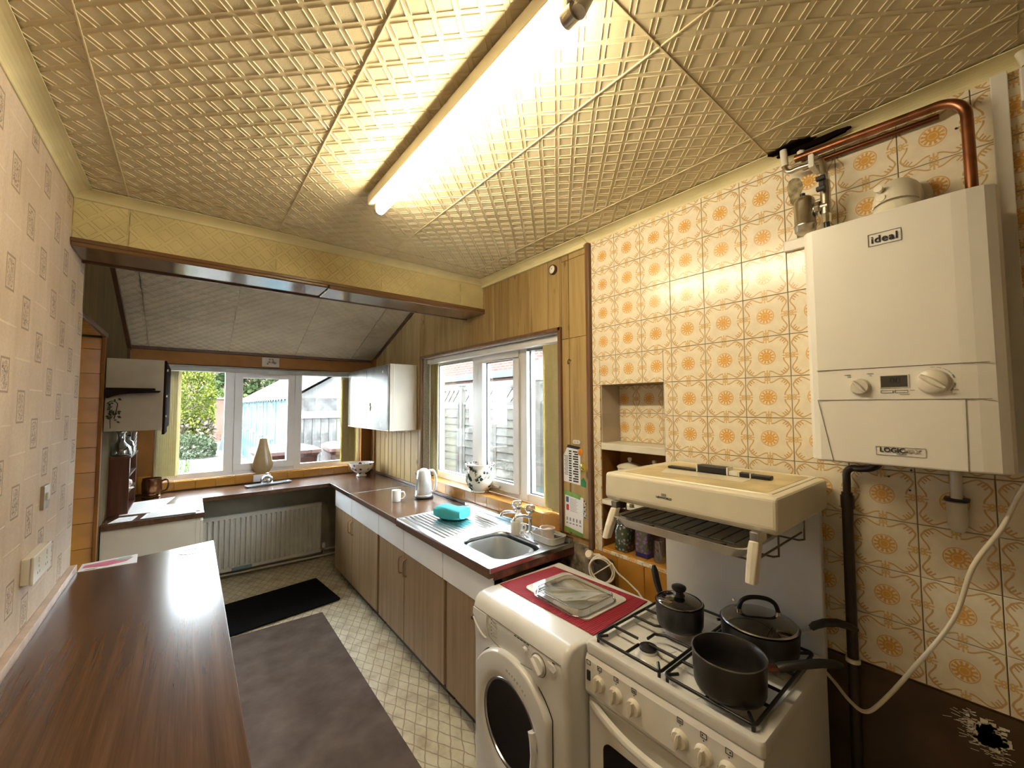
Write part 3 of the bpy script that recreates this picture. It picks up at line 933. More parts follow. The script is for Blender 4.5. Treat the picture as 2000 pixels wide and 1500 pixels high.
wpart('head_rail', MB().box(1.725, 1.775, WY0 + 0.01, WY1 - 0.01, 2.000, 2.040), M['upvc'], w2)
for (a, b, c, d) in ((2.745, 3.37, 1.018, 1.992), (2.212, 2.593, 1.06, 1.95), (1.715, 2.075, 1.018, 1.992)):
    MB().box(1.832, 1.836, a, b, c, d).build('pane', M['pane'], w2)
    g = MB(); frame_rect(g, 'x', a - 0.002, b + 0.002, c - 0.002, d + 0.002, 0.008, 1.822, 1.8315); g.build('gasket', M['gasket'], w2)
MB().box(1.768, 1.782, 2.36, 2.45, 1.012, 1.030).build('window_handle', M['silver'], w2, 0.003)
# ================================================================== FLUORESCENT LIGHT
t = thing('ceiling_light', 'white fluorescent batten fitting with a glowing bare tube on the ceiling', 'light', (0.59, 1.13, CZ))
MB().box(0.574, 0.622, 0.48, 1.705, CZ - 0.050, CZ - 0.0045).build('batten', M['cream'], t, 0.004)
MB().cyl((0.613, 0.575, 2.452), (0.613, 1.660, 2.452), 0.0178, n=20).build('tube', M['tube'], t)
for (ya, yb) in ((0.545, 0.575), (1.660, 1.682)):
    MB().cyl((0.613, ya, 2.452), (0.613, yb, 2.452), 0.0186, n=20).build('end_cap', M['silver'], t)
    ym = (ya + yb) / 2
    MB().box(0.596, 0.622, ym - 0.009, ym + 0.009, 2.440, CZ - 0.046).build('lamp_holder', M['white_plastic'], t, 0.003)
MB().cyl((0.612, 0.535, 2.440), (0.640, 0.520, 2.505), 0.016, n=14).build('starter', M['white_plastic'], t)

# ================================================================== BOILER
t = thing('boiler', 'large white gas boiler hung on the patterned tile wall', 'boiler', (1.55, 0.19, 1.455))
bx0, bz0, bz1 = 1.410, 1.455, 2.125
sec = [(1.683, 0.374), (1.452, 0.378), (1.428, 0.374), (1.416, 0.364), (1.411, 0.350), (1.4095, 0.30), (1.409, 0.19), (1.4095, 0.075), (1.412, 0.050), (1.418, 0.022), (1.430, 0.006), (1.452, 0.0), (1.683, 0.004)]
MB().loft([[(x, y, z) for x, y in sec] for z in (bz0 + 0.004, bz1)], True, True, True, False).build('case', M['boiler'], t, 0.004)
MB().box(1.45, 1.68, 0.012, 0.366, bz0 - 0.002, bz0 + 0.006).build('base_plate', plain('boiler_base', (0.40, 0.37, 0.32), 0.5), t)
gap = plain('panel_gap', (0.20, 0.17, 0.13), 0.7, 0, 0.2, 0)
ln = MB()
for z in (1.713, 1.629):
    ln.box(1.4076, 1.4095, 0.056, 0.352, z - 0.0006, z + 0.0006)
    ln.box(1.4110, 1.4125, 0.030, 0.056, z - 0.0006, z + 0.0006)
ln.bar((1.4084, 0.352, 1.629), (1.4084, 0.322, 1.458), 0.0012, 0.0012, (1, 0, 0))
ln.bar((1.4086, 0.070, 1.629), (1.4086, 0.072, 1.458), 0.0012, 0.0008, (1, 0, 0))
ln.build('panel_seams', gap, t)
def dial(y, z, r, parent, ang, mat=M['knob'], x=1.409, h=0.016, name='dial', grip=0.32):
    k = MB().lathe([(r * 1.04, 0), (r * 1.04, 0.003), (r, 0.004), (r * 0.95, h * 0.55), (r * 0.86, h * 0.7), (0.0, h * 0.72)], (x, y, z), (-1, 0, 0), 28).build(name, mat, parent)
    # raised finger grip
    d = Vector((0, math.cos(ang), math.sin(ang))); n_ = Vector((0, -math.sin(ang), math.cos(ang)))
    g = MB(); c = Vector((x - h * 0.65, y, z))
    rings = []
    for (s_, w_) in ((-0.92, 0.15), (-0.5, grip * 0.8), (0, grip), (0.5, grip * 0.8), (0.92, 0.15)):
        p = c + d * r * s_
        rings.append([p + n_ * r * w_, p + n_ * r * w_ * 0.5 + Vector((-h * 0.55, 0, 0)), p - n_ * r * w_ * 0.5 + Vector((-h * 0.55, 0, 0)), p - n_ * r * w_])
    g.loft(rings, True, True, True, False).build('grip', mat, k, 0.0008)
    return k
dial(0.258, 1.664, 0.021, t, 0.9)
dial(0.121, 1.671, 0.029, t, 0.65)
pr = MB()
for k in range(8):
    a = -0.55 + k * 0.30
    if k in (2,): continue
    c0 = Vector((1.4085, 0.121 - math.cos(a) * 0.036, 1.671 + math.sin(a) * 0.036))
    d_ = Vector((0, math.sin(a), math.cos(a)))
    pr.bar(c0 - d_ * 0.0042, c0 + d_ * 0.0042, 0.0022 if k < 4 else 0.0008, 0.0006, (1, 0, 0))
for (y, z, w_) in ((0.283, 1.697, 0.013), (0.280, 1.692, 0.007), (0.236, 1.698, 0.013), (0.235, 1.693, 0.004), (0.158, 1.652, 0.008), (0.085, 1.651, 0.010), (0.172, 1.642, 0.018)):
    pr.box(1.4078, 1.4090, y - w_ / 2, y + w_ / 2, z - 0.0006, z + 0.0006)
pr.build('control_print', M['greyink'], t, kind='stuff')
MB().box(1.4070, 1.4095, 0.162, 0.218, 1.658, 1.693).build('display_bezel', M['white_plastic'], t, 0.001)
disp = MB().box(1.4062, 1.4072, 0.1655, 0.2155, 1.661, 1.690).build('display', plain('lcd_grey', (0.055, 0.052, 0.045), 0.2), t)
lettering('digits', '00', 0.022, M['ink'], disp, (1.4058, 0.188, 1.677), (0, -1, 0), (0, 0, 1))
for y0 in (0.193, 0.166):
    f = MB(); frame_rect(f, 'x', y0, y0 + 0.024, 1.646, 1.653, 0.0007, 1.4075, 1.409); f.build('button_outline', M['greyink'], t)
bd = MB(); frame_rect(bd, 'x', 0.162, 0.227, 2.037, 2.070, 0.0010, 1.4072, 1.4085)
badge = bd.build('badge_outline', M['greyink'], t)
lettering('badge_lettering', 'ideal', 0.0265, M['ink'], t, (1.4074, 0.1945, 2.0525), (0, -1, 0), (0, 0, 1), 0.0004, 0, 1.08)
bd = MB(); frame_rect(bd, 'x', 0.140, 0.232, 1.486, 1.508, 0.0006, 1.4072, 1.4085); bd.build('badge_outline', M['paleink'], t)
lettering('badge_lettering', 'LOGIC', 0.0160, M['ink'], t, (1.4074, 0.2005, 1.4990), (0, -1, 0), (0, 0, 1), 0.0004)
lettering('badge_lettering', 'MAX', 0.0140, M['paleink'], t, (1.4074, 0.1640, 1.4985), (0, -1, 0), (0, 0, 1), 0.0005)
lettering('badge_lettering', 'HEAT', 0.0066, M['greyink'], t, (1.4074, 0.1840, 1.4905), (0, -1, 0), (0, 0, 1), 0.0002)

# flue elbow on top of the boiler
t = thing('flue_elbow', 'cream plastic flue elbow rising behind the boiler top', 'flue', (1.57, 0.185, 2.125))
pth = [(1.545, 0.185, 2.124), (1.545, 0.185, 2.165)] + arc((1.60, 0.185, 2.165), 0.055, PI, PI / 2, 8, (1, 0, 0), (0, 0, 1)) + [(1.682, 0.185, 2.220)]
MB().tube(pth, 0.050, 20).build('elbow', M['cream'], t)
MB().cyl((1.638, 0.185, 2.220), (1.682, 0.185, 2.220), 0.066, n=24).build('collar', M['cream'], t)
for (y, z) in ((0.212, 2.225), (0.207, 2.196)):
    d_ = Vector((-0.72, 0.35, 0.55)).normalized(); c = Vector((1.545, 0.19, 2.172))
    e = Vector((1.506, y, z))
    MB().cyl(e + Vector((0.02, 0, 0)), e + Vector((-0.006, 0.003, 0)), 0.0095, n=14).build('test_cap', M['cream'], t)
# wall plate left of the boiler
tag(MB().box(1.667, 1.683, 0.378, 0.500, 2.168, 2.206).build('mounting_plate', M['white_plastic'], None, 0.003), 'white mounting plate strip poking out left of the boiler', 'plate')

# pipework
t = thing('copper_pipe', 'thick copper pipe bending down into the boiler top', 'pipe', (1.61, 0.045, 2.125))
pp = [(1.62, 0.44, 2.468), (1.62, 0.30, 2.463), (1.62, 0.12, 2.455)] + arc((1.62, 0.105, 2.397), 0.058, PI / 2, 0, 8, (0, -1, 0), (0, 0, 1)) + [(1.61, 0.046, 2.30), (1.60, 0.045, 2.126)]
MB().tube(pp, 0.0125, 14).build('pipe', M['copper'], t)
pp = [(1.664, 0.44, 2.455), (1.664, 0.10, 2.445)]
tag(MB().tube(pp, 0.0085, 10).build('rear_pipe', plain('dark_copper', (0.16, 0.06, 0.03), 0.35, 1.0), None), 'thinner darker copper pipe running behind the thick one', 'pipe')
t = thing('riser_pipe', 'thin pipe with pale lagging dropping from the ceiling hole, nearest the window', 'pipe', (1.63, 0.475, 2.44))
MB().tube([(1.632, 0.478, 2.530), (1.630, 0.474, 2.462)], 0.0115, 12).build('lagging', M['cable'], t)
MB().tube(smooth_path([(1.630, 0.474, 2.464), (1.628, 0.470, 2.445), (1.626, 0.456, 2.434), (1.624, 0.430, 2.434), (1.622, 0.385, 2.428)], 4), 0.0085, 10).build('pipe', M['silver'], t)
t = thing('lagged_pipe', 'second pale lagged pipe stub beside the ceiling hole', 'pipe', (1.66, 0.43, 2.46))
MB().tube([(1.660, 0.436, 2.530), (1.656, 0.428, 2.478)], 0.0125, 12).build('lagging', M['cable'], t)
MB().tube(smooth_path([(1.656, 0.428, 2.480), (1.652, 0.422, 2.462), (1.645, 0.41, 2.456), (1.636, 0.39, 2.455)], 4), 0.0095, 10).build('pipe', M['silver'], t)
tag(MB().box(1.610, 1.680, 0.385, 0.402, 2.415, 2.475).build('pipe_clip', M['white_plastic'], None, 0.004), 'white plastic clip holding the pipes together', 'clip')
# valve and magnetic filter
t = thing('magnetic_filter', 'brushed metal cylinder filter with valve above the boiler corner', 'filter', (1.60, 0.415, 2.11))
MB().lathe([(0, 0.0), (0.020, 0.001), (0.026, 0.006), (0.030, 0.010), (0.030, 0.022), (0.032, 0.024), (0.032, 0.032), (0.030, 0.034), (0.030, 0.105), (0.028, 0.116), (0.019, 0.126), (0, 0.128)], (1.60, 0.414, 2.188), (0, 0, 1), 28).build('canister', M['silver'], t)
MB().cyl((1.60, 0.418, 2.316), (1.60, 0.418, 2.328), 0.008, n=12).build('bleed_cap', M['blackplastic'], t)
MB().cyl((1.60, 0.394, 2.262), (1.60, 0.350, 2.262), 0.015, n=16).build('branch', M['silver'], t)
MB().cyl((1.60, 0.384, 2.262), (1.60, 0.370, 2.262), 0.024, n=8, smooth=False).build('union_nut', M['chrome'], t, 0.002)
MB().tube([(1.60, 0.356, 2.236), (1.60, 0.356, 2.345)], 0.014, 14).build('valve_body', M['silver'], t)
MB().cyl((1.60, 0.356, 2.345), (1.60, 0.356, 2.368), 0.013, n=8, smooth=False).build('compression_nut', M['chrome'], t, 0.001)
MB().cyl((1.60, 0.356, 2.286), (1.60, 0.356, 2.304), 0.014, n=8, smooth=False).build('compression_nut', M['chrome'], t, 0.001)
MB().tube([(1.60, 0.356, 2.366), (1.604, 0.360, 2.402), (1.612, 0.366, 2.424), (1.622, 0.384, 2.430)], 0.009, 10).build('pipe', M['silver'], t)
MB().cyl((1.60, 0.356, 2.236), (1.60, 0.356, 2.206), 0.013, n=8, smooth=False).build('lower_nut', M['chrome'], t, 0.001)
MB().tube([(1.60, 0.356, 2.208), (1.60, 0.352, 2.126)], 0.008, 10).build('drop_pipe', M['blackplastic'], t)
hb = MB().box(1.568, 1.586, 0.350, 0.366, 2.318, 2.338).box(1.560, 1.576, 0.346, 0.372, 2.338, 2.352).box(1.560, 1.576, 0.346, 0.372, 2.304, 2.318)
hb.build('valve_lever', M['blackplastic'], t, 0.003)
t = tag(MB().lathe([(0.006, 0), (0.020, 0.0), (0.022, 0.003), (0.022, 0.010), (0.016, 0.014), (0.004, 0.015), (0.0, 0.012)], (1.555, 0.290, 2.125), (0, 0, 1), 24).build('pressure_cap', M['chrome']), 'small chrome cap lying on the boiler top', 'cap')
# broken holes around the pipes
holem = plain('dark_hole', (0.008, 0.005, 0.004), 0.95, 0, 0.0, 0.2)
rd = random.Random(11)
def ragged(name, cy, sy, x0, sx, z, n=16):
    pts = []
    for i in range(n):
        a = 2 * PI * i / n; q = rd.uniform(0.75, 1.15)
        pts.append((x0 + sx * math.cos(a) * q, cy + sy * math.sin(a) * q))
    return MB().prism(pts, 'z', z - 0.003, z + 0.002).build(name, holem, ceiling)
ragged('ceiling_hole', 0.455, 0.075, 1.628, 0.022, CZ - 0.0075)
h2 = MB(); pts = []
for i in range(18):
    a = 2 * PI * i / 18; q = rd.uniform(0.8, 1.15)
    pts.append((0.385 + 0.105 * math.cos(a) * q, 2.517 + 0.011 * math.sin(a) * q))
h2.prism(pts, 'x', 1.646, 1.66).build('coving_hole', holem, ceiling)
st = MB(); 
for (y, z, a, b) in ((0.462, 2.385, 0.022, 0.055), (0.452, 2.25, 0.012, 0.07)):
    st.add([(1.6822, y + a * math.cos(2 * PI * i / 14) * rd.uniform(.8, 1.2), z + b * math.sin(2 * PI * i / 14) * rd.uniform(.85, 1.1)) for i in range(14)], [tuple(range(14))])
st.build('damp_stain', plain('plaster_smear', (0.30, 0.25, 0.15), 0.8, 0, 0.2, 0.5, 30), wall_r)
sc = MB()
for (y, z) in ((0.400, 1.776), (0.405, 1.652), (0.384, 1.652), (0.25, 1.395), (0.205, 1.36), (0.20, 1.42), (0.07, 2.40), (0.43, 2.105), (0.22, 1.43)):
    sc.cyl((1.6825, y, z), (1.680, y, z), 0.0028, n=8)
sc.build('screw_holes', M['black'], wall_r)

# white trunking and junction box right of the boiler
tag(MB().box(1.662, 1.683, -0.026, 0.004, 1.44, 2.498).build('cable_trunking', M['white_plastic'], None, 0.002), 'white vertical cable trunking right of the boiler', 'trunking')
tag(MB().box(1.645, 1.682, -0.115, -0.045, 2.392, 2.482).build('junction_box', M['white_plastic'], None, 0.003), 'white junction box under the ceiling in the top right corner', 'box')
tag(MB().tube([(1.655, -0.050, 2.528), (1.650, -0.060, 2.484)], 0.012, 12).build('cable_gland', M['cable']), 'stub of cream pipe above the white junction box', 'pipe')

# brown gas pipe down the wall
t = thing('gas_pipe', 'dark brown pipe running down the wall from the boiler', 'pipe', (1.66, 0.35, 0.0))
pp = smooth_path([(1.60, 0.255, 1.453), (1.615, 0.265, 1.435), (1.632, 0.285, 1.42), (1.645, 0.315, 1.414)], 4) + arc((1.655, 0.325, 1.392), 0.022, PI / 2, 0, 6, (0, 1, 0), (0, 0, 1)) + [(1.656, 0.348, 1.32)]
MB().tube(pp, 0.0105, 12).build('upper_bend', M['brownpipe'], t)
MB().tube([(1.656, 0.348, 1.335), (1.655, 0.349, 1.27), (1.655, 0.352, 0.80), (1.655, 0.356, 0.002)], 0.0145, 14).build('downpipe', M['brownpipe'], t)
MB().cyl((1.656, 0.348, 1.285), (1.656, 0.348, 1.325), 0.0175, n=14).build('coupling', M['brownpipe'], t)
MB().lathe([(0.0155, 0), (0.019, 0.001), (0.019, 0.013), (0.0155, 0.014)], (1.655, 0.352, 0.806), (0, 0, 1), 20).build('clip_ring', M['cable'], t)
# tundish below the boiler
t = thing('condensate_trap', 'white condensate pipe with a bottle end under the boiler', 'pipe', (1.655, 0.11, 1.26))
MB().cyl((1.655, 0.108, 1.453), (1.655, 0.110, 1.357), 0.0115, n=16).build('pipe', M['white_plastic'], t)
MB().lathe([(0, 0), (0.010, 0.001), (0.018, 0.010), (0.0205, 0.03), (0.0205, 0.082), (0.0, 0.084)], (1.655, 0.111, 1.265), (0, 0, 1), 24).build('cup', M['white_plastic'], t)
MB().box(1.648, 1.682, 0.086, 0.135, 1.349, 1.357).build('bracket', M['blackplastic'], t, 0.002)
# white flex looping across the wall
t = tag(MB().tube(smooth_path([(1.40, -0.10, 1.58), (1.47, -0.06, 1.50), (1.50, -0.006, 1.425), (1.50, 0.030, 1.326), (1.50, 0.08, 1.22), (1.50, 0.118, 1.08), (1.50, 0.195, 0.925), (1.51, 0.265, 0.795), (1.53, 0.305, 0.74), (1.58, 0.350, 0.725), (1.63, 0.398, 0.735), (1.655, 0.45, 0.76)], 6), 0.0052, 10).build('power_flex', M['cable']), 'white power flex looping down in front of the patterned wall tiles', 'cable')

# ================================================================== COOKER
CY0, CY1 = 0.405, 0.955
t = thing('gas_cooker', 'white freestanding gas cooker with eye-level grill and black pan supports', 'cooker', (1.36, 0.68, 0.0))
MB().box(1.125, 1.605, CY0 + 0.003, CY1 - 0.003, 0.02, 0.775).build('body', M['cooker'], t, 0.004)
# hob: rim around a sunk tray
hb = MB()
def ring_xy(x0, x1, y0, y1, z, r=0.02, n=4): return [(x, y, z) for x, y in rrect(x1 - x0, y1 - y0, r, n, (x0 + x1) / 2, (y0 + y1) / 2)]
hb.loft([ring_xy(1.086, 1.602, CY0, CY1, 0.776, 0.012), ring_xy(1.082, 1.602, CY0 - 0.002, CY1 + 0.002, 0.802, 0.014), ring_xy(1.086, 1.600, CY0 + 0.002, CY1 - 0.002, 0.811, 0.014),
         ring_xy(1.108, 1.575, CY0 + 0.024, CY1 - 0.024, 0.811, 0.02), ring_xy(1.118, 1.565, CY0 + 0.034, CY1 - 0.034, 0.796, 0.02)], True, True, True, True)
hob = hb.build('hob', M['cooker'], t, wn=True)
# drawn creases pressed into the tray
cr = MB()
for (cx, cy) in ((1.205, 0.79), (1.40, 0.79), (1.195, 0.545), (1.455, 0.55)):
    for k in range(4):
        a = PI / 4 + k * PI / 2
        p0 = Vector((cx + 0.05 * math.cos(a), cy + 0.05 * math.sin(a), 0.7962)); p1 = Vector((cx + 0.10 * math.cos(a + 0.25), cy + 0.10 * math.sin(a + 0.25), 0.7962))
        cr.bar(p0, p1, 0.0016, 0.0008)
cr.build('tray_creases', M['paleink'], hob, kind='stuff')
for (cx, cy, r) in ((1.205, 0.790, 0.028), (1.400, 0.785, 0.036), (1.195, 0.535, 0.044), (1.455, 0.550, 0.040)):
    bu = MB().lathe([(r + 0.016, 0.0), (r + 0.008, 0.006), (r, 0.008), (r, 0.018), (r - 0.003, 0.020), (0, 0.020)], (cx, cy, 0.796), (0, 0, 1), 28).build('burner', M['cooker'], t)
    MB().lathe([(r + 0.001, 0.0), (r + 0.001, 0.006), (r - 0.006, 0.010), (0, 0.010)], (cx, cy, 0.8145), (0, 0, 1), 28).build('burner_cap', M['black'], bu)
def grate(y0, y1, name):
    g = MB(); z = 0.829; r = 0.0048; x0, x1 = 1.106, 1.566
    loop = [(x, y, z) for x, y in rrect(x1 - x0, y1 - y0, 0.014, 3, (x0 + x1) / 2, (y0 + y1) / 2)]
    g.tube(loop, r, 8, True)
    ym = (y0 + y1) / 2; xm = (x0 + x1) / 2
    for xq in (x0 + 0.10, x0 + 0.295):
        g.tube([(xq, y0, z), (xq, ym - 0.022, z)], r, 8); g.tube([(xq, y1, z), (xq, ym + 0.022, z)], r, 8)
    g.tube([(x0, ym, z), (x0 + 0.072, ym, z)], r, 8)
    g.tube([(x0 + 0.125, ym, z), (x0 + 0.165, ym, z), (x0 + 0.185, ym - 0.03, z), (x0 + 0.185, y0, z)], r, 8)
    g.tube([(x0 + 0.215, y1, z), (x0 + 0.215, ym + 0.03, z), (x0 + 0.235, ym, z), (x0 + 0.268, ym, z)], r, 8)
    g.tube([(x1, ym, z), (x1 - 0.075, ym, z)], r, 8)
    for (cx, cy, dx, dy) in ((x0, y0, 1, 1), (x0, y1, 1, -1), (x1, y0, -1, 1), (x1, y1, -1, -1)):
        g.tube([(cx + dx * 0.004, cy + dy * 0.004, z), (cx + dx * 0.034, cy + dy * 0.026, z + 0.002)], r, 8)
        g.tube([(cx + dx * 0.006, cy + dy * 0.006, z), (cx + dx * 0.006, cy + dy * 0.006, 0.809)], r, 8)
    return g.build(name, M['black'], t)
grate(0.688, 0.928, 'pan_support'); grate(0.432, 0.674, 'pan_support')
# control fascia
fa = MB().prism([(1.128, 0.640), (1.084, 0.640), (1.078, 0.655), (1.080, 0.755), (1.088, 0.772), (1.128, 0.772)], 'y', CY0 + 0.001, CY1 - 0.001)
fas = fa.build('control_fascia', M['cooker'], t, 0.003)
KX = 1.0795
for y in (0.892, 0.826, 0.760, 0.613, 0.548, 0.484):
    dial(y, 0.702, 0.0235, t, 1.75, M['knob'], KX, 0.020, 'control_knob', 0.42)
pr = MB()
for i, y in enumerate((0.938, 0.892, 0.826, 0.760, 0.613, 0.548, 0.484)):
    frame_rect(pr, 'x', y - 0.0085, y + 0.0085, 0.742, 0.756, 0.0009, 1.0785, 1.0798)
    if i: pr.box(1.0785, 1.0798, y - 0.0012, y + 0.0012, 0.7345, 0.737)
    if i == 3 or i == 4: pr.box(1.0785, 1.0798, y - 0.005, y + 0.005, 0.747, 0.7485)
    elif i: 
        q = (0.003 if i % 2 else -0.003); pr.box(1.0785, 1.0798, y + q - 0.0015, y + q + 0.0015, 0.7475, 0.7505)
    if i:
        for k in range(6):
            a = 0.15 + k * 0.22
            c0 = Vector((1.0790, y + math.cos(a) * 0.0295, 0.702 - math.sin(a) * 0.0295))
            pr.bar(c0, c0 + Vector((0, -math.sin(a) * 0.0045, -math.cos(a) * 0.0045)), 0.0010 + 0.0002 * k, 0.0006, (1, 0, 0))
pr.build('control_symbols', M['ink'], t, kind='stuff')
MB().box(1.074, 1.081, 0.930, 0.944, 0.692, 0.724).build('ignition_switch', M['blackplastic'], t, 0.002)
# oven door with bowed handle and dark window
dr = MB().box(1.092, 1.122, CY0 + 0.004, CY1 - 0.004, 0.115, 0.630).build('oven_door', M['cooker'], t, 0.006)
MB().prism(rrect(0.42, 0.30, 0.03, 5, 0.68, 0.37), 'x', 1.0895, 1.093).build('oven_window', M['darkglass'], dr)
rings = []
for i in range(21):
    s_ = i / 20; y = CY1 - 0.010 - s_ * (CY1 - CY0 - 0.020)
    bow = math.sin(PI * s_) ** 0.8
    x = 1.092 - 0.052 * bow; zc = 0.612 - 0.012 * bow; hh = 0.012 + 0.006 * (1 - bow)
    rings.append([(x + 0.013, y, zc + hh), (x, y, zc + hh * 0.7), (x - 0.004, y, zc), (x, y, zc - hh * 0.8), (x + 0.013, y, zc - hh)])
MB().loft(rings, True, True, True, True).build('door_handle', M['cooker'], dr)
MB().box(1.10, 1.122, CY0 + 0.01, CY1 - 0.01, 0.02, 0.105).build('plinth_drawer', M['cooker'], t, 0.004)
# splashback and grill canopy
MB().box(1.603, 1.628, CY0 + 0.004, CY1 + 0.001, 0.780, 1.305).build('splashback', plain('splashback_enamel', (0.62, 0.60, 0.56), 0.3, 0, 0.5, 0.03), t, 0.004)
can = MB().prism([(1.218, 1.272), (1.202, 1.284), (1.207, 1.371), (1.655, 1.371), (1.655, 1.272)], 'y', 0.398, 0.957).build('grill_canopy', M['cream'], t, 0.011, 3)
MB().loft([[(x, y, z) for x, y in rrect(0.412 - q, 0.512 - q, 0.012, 3, 1.445, 0.678)] for q, z in ((0.0, 1.3705), (0.004, 1.3735), (0.012, 1.3735), (0.016, 1.3705))], True, False, False, True).build('canopy_rim', M['cream'], can)
MB().prism(rrect(0.39, 0.47, 0.02, 4, 1.448, 0.678), 'z', 1.3700, 1.3718).build('canopy_top', plain('yellowed_top', (0.58, 0.48, 0.27), 0.4, 0, 0.4, 0.18, 9), can)
lg = MB()
for k in range(4): lg.box(1.2028, 1.2042, 0.726 - k * 0.0045, 0.7286 - k * 0.0045, 1.3225, 1.3305)
lg.build('brand_bars', M['greyink'], can)
lettering('brand_lettering', 'NEWWORLD', 0.0092, M['ink'], can, (1.2031, 0.7205, 1.3165), (0, -1, 0), (0, 0, 1), 0.0001)
# grill pan with rack under the canopy
gp = MB()
def gring(z, i): return [(x, y, z) for x, y in rrect(0.40 - 2 * i, 0.43 - 2 * i, 0.03, 4, 1.380, 0.690)]
gp.loft([gring(1.192, 0.02), gring(1.222, 0.0), gring(1.225, -0.007), gring(1.223, 0.004), gring(1.197, 0.022)], True, True, True, True)
pan = gp.build('grill_pan', plain('grey_grill_enamel', (0.60, 0.57, 0.51), 0.3, 0, 0.5, 0.1), t, wn=True)
wr_ = MB()
for k in range(11): 
    y = 0.505 + k * 0.037
    wr_.tube([(1.20, y, 1.231), (1.55, y, 1.231)], 0.0016, 6)
for x in (1.205, 1.375, 1.545): wr_.tube([(x, 0.495, 1.228), (x, 0.885, 1.228)], 0.003, 6)
wr_.build('grill_rack', M['black'], pan)
sp = MB()
for x in (1.30, 1.52):
    sp.tube([(x, 0.43, 1.272), (x, 0.43, 1.193), (x, 0.445, 1.187), (x, 0.925, 1.187), (x, 0.935, 1.193), (x, 0.935, 1.272)], 0.003, 8)
for y in (0.455, 0.915): sp.tube([(1.235, y, 1.197), (1.58, y, 1.197)], 0.003, 8)
sp.tube([(1.232, 0.475, 1.205), (1.232, 0.90, 1.205)], 0.003, 8); sp.tube([(1.232, 0.475, 1.185), (1.232, 0.90, 1.185)], 0.003, 8)
for y in (0.56, 0.68, 0.80): sp.tube([(1.232, y, 1.205), (1.27, y, 1.197)], 0.003, 8)
sp.build('wire_support', plain('brown_wire', (0.14, 0.10, 0.07), 0.35, 0.8), t)
for (y, tilt) in ((0.908, 0.022), (0.452, 0.004)):
    hd = MB(); rings = []
    for (s_, w_, dx) in ((0, 0.015, 0.0), (0.02, 0.0165, -0.006), (0.06, 0.016, -0.016), (0.108, 0.0145, -0.024)):
        yc = y + tilt * s_ / 0.1; xc = 1.200 + dx; zc = 1.252 - s_
        rings.append([(xc - 0.011, yc - w_ * 0.8, zc), (xc - 0.014, yc, zc), (xc - 0.011, yc + w_ * 0.8, zc), (xc + 0.011, yc + w_, zc), (xc + 0.011, yc - w_, zc)])
    hd.loft(rings, True, True, True, False).build('grill_handle', M['knob'], t, 0.003)
    MB().box(1.190, 1.25, y - 0.011, y + 0.011, 1.245, 1.275).build('handle_bracket', M['steel'], t, 0.002)
MB().cyl((1.222, 0.855, 1.258), (1.222, 0.855, 1.268), 0.008, n=12).build('rivet', M['chrome'], t)

# things on the canopy
tag(MB().prism([(1.345, 0.815), (1.368, 0.545), (1.455, 0.552), (1.435, 0.845)], 'z', 1.3722, 1.3730).build('paper_sheet', M['cream']), 'cream paper sheet lying on the grill canopy', 'paper')
t = thing('knife_sharpener', 'long black and white hand tool lying on the grill canopy', 'tool', (1.47, 0.68, 1.370))
MB().box(1.455, 1.485, 0.735, 0.852, 1.3732, 1.3813).build('handle', M['blackplastic'], t, 0.003)
MB().box(1.452, 1.492, 0.630, 0.732, 1.3732, 1.3988).build('body', M['blackplastic'], t, 0.004)
[MB().box(1.451, 1.493, q, q + 0.0045, 1.3732, 1.3998).build('rim', M['white_plastic'], t) for q in (0.732, 0.6265)]
MB().box(1.456, 1.488, 0.596, 0.626, 1.3732, 1.3888).build('white_block', M['white_plastic'], t, 0.002)
MB().box(1.458, 1.486, 0.560, 0.592, 1.3732, 1.3873).build('grip_block', M['blackplastic'], t, 0.002)
[MB().box(1.458, 1.486, q, q + 0.004, 1.3732, 1.3883).build('spacer', M['white_plastic'], t) for q in (0.592, 0.556)]
MB().box(1.460, 1.486, 0.498, 0.556, 1.3732, 1.3858).build('tip', M['blackplastic'], t, 0.003)

# ================================================================== SAUCEPANS
def pan_body(c, r, h, t_, mat, inner=True):
    x, y, z = c
    prof = [(0, 0), (r * 0.84, 0), (r * 0.92, 0.004), (r * 0.965, 0.014), (r * 0.985, h * 0.5), (r, h - 0.002), (r + 0.0015, h), (r - 0.0015, h), (r - 0.004, h - 0.003), (r * 0.955, h * 0.5), (r * 0.93, 0.016), (r * 0.86, 0.006), (0, 0.005)]
    return MB().lathe(prof, (x, y, z), (0, 0, 1), 48).build('pot', mat, t_)
def handle(path, widths, mat, t_, name='handle', parent=None):
    P_ = [Vector(p) for p in path]; rings = []
    for i, p in enumerate(P_):
        d = (P_[min(i + 1, len(P_) - 1)] - P_[max(i - 1, 0)]).normalized()
        sd = d.cross(Vector((0, 0, 1))).normalized(); up_ = sd.cross(d)
        w_, h_ = widths[i]
        rings.append([p + sd * w_ * math.cos(a) + up_ * h_ * math.sin(a) for a in [2 * PI * k / 10 for k in range(10)]])
    return MB().loft(rings, True, True, True, True).build(name, mat, parent or t_)
GZ = 0.8335
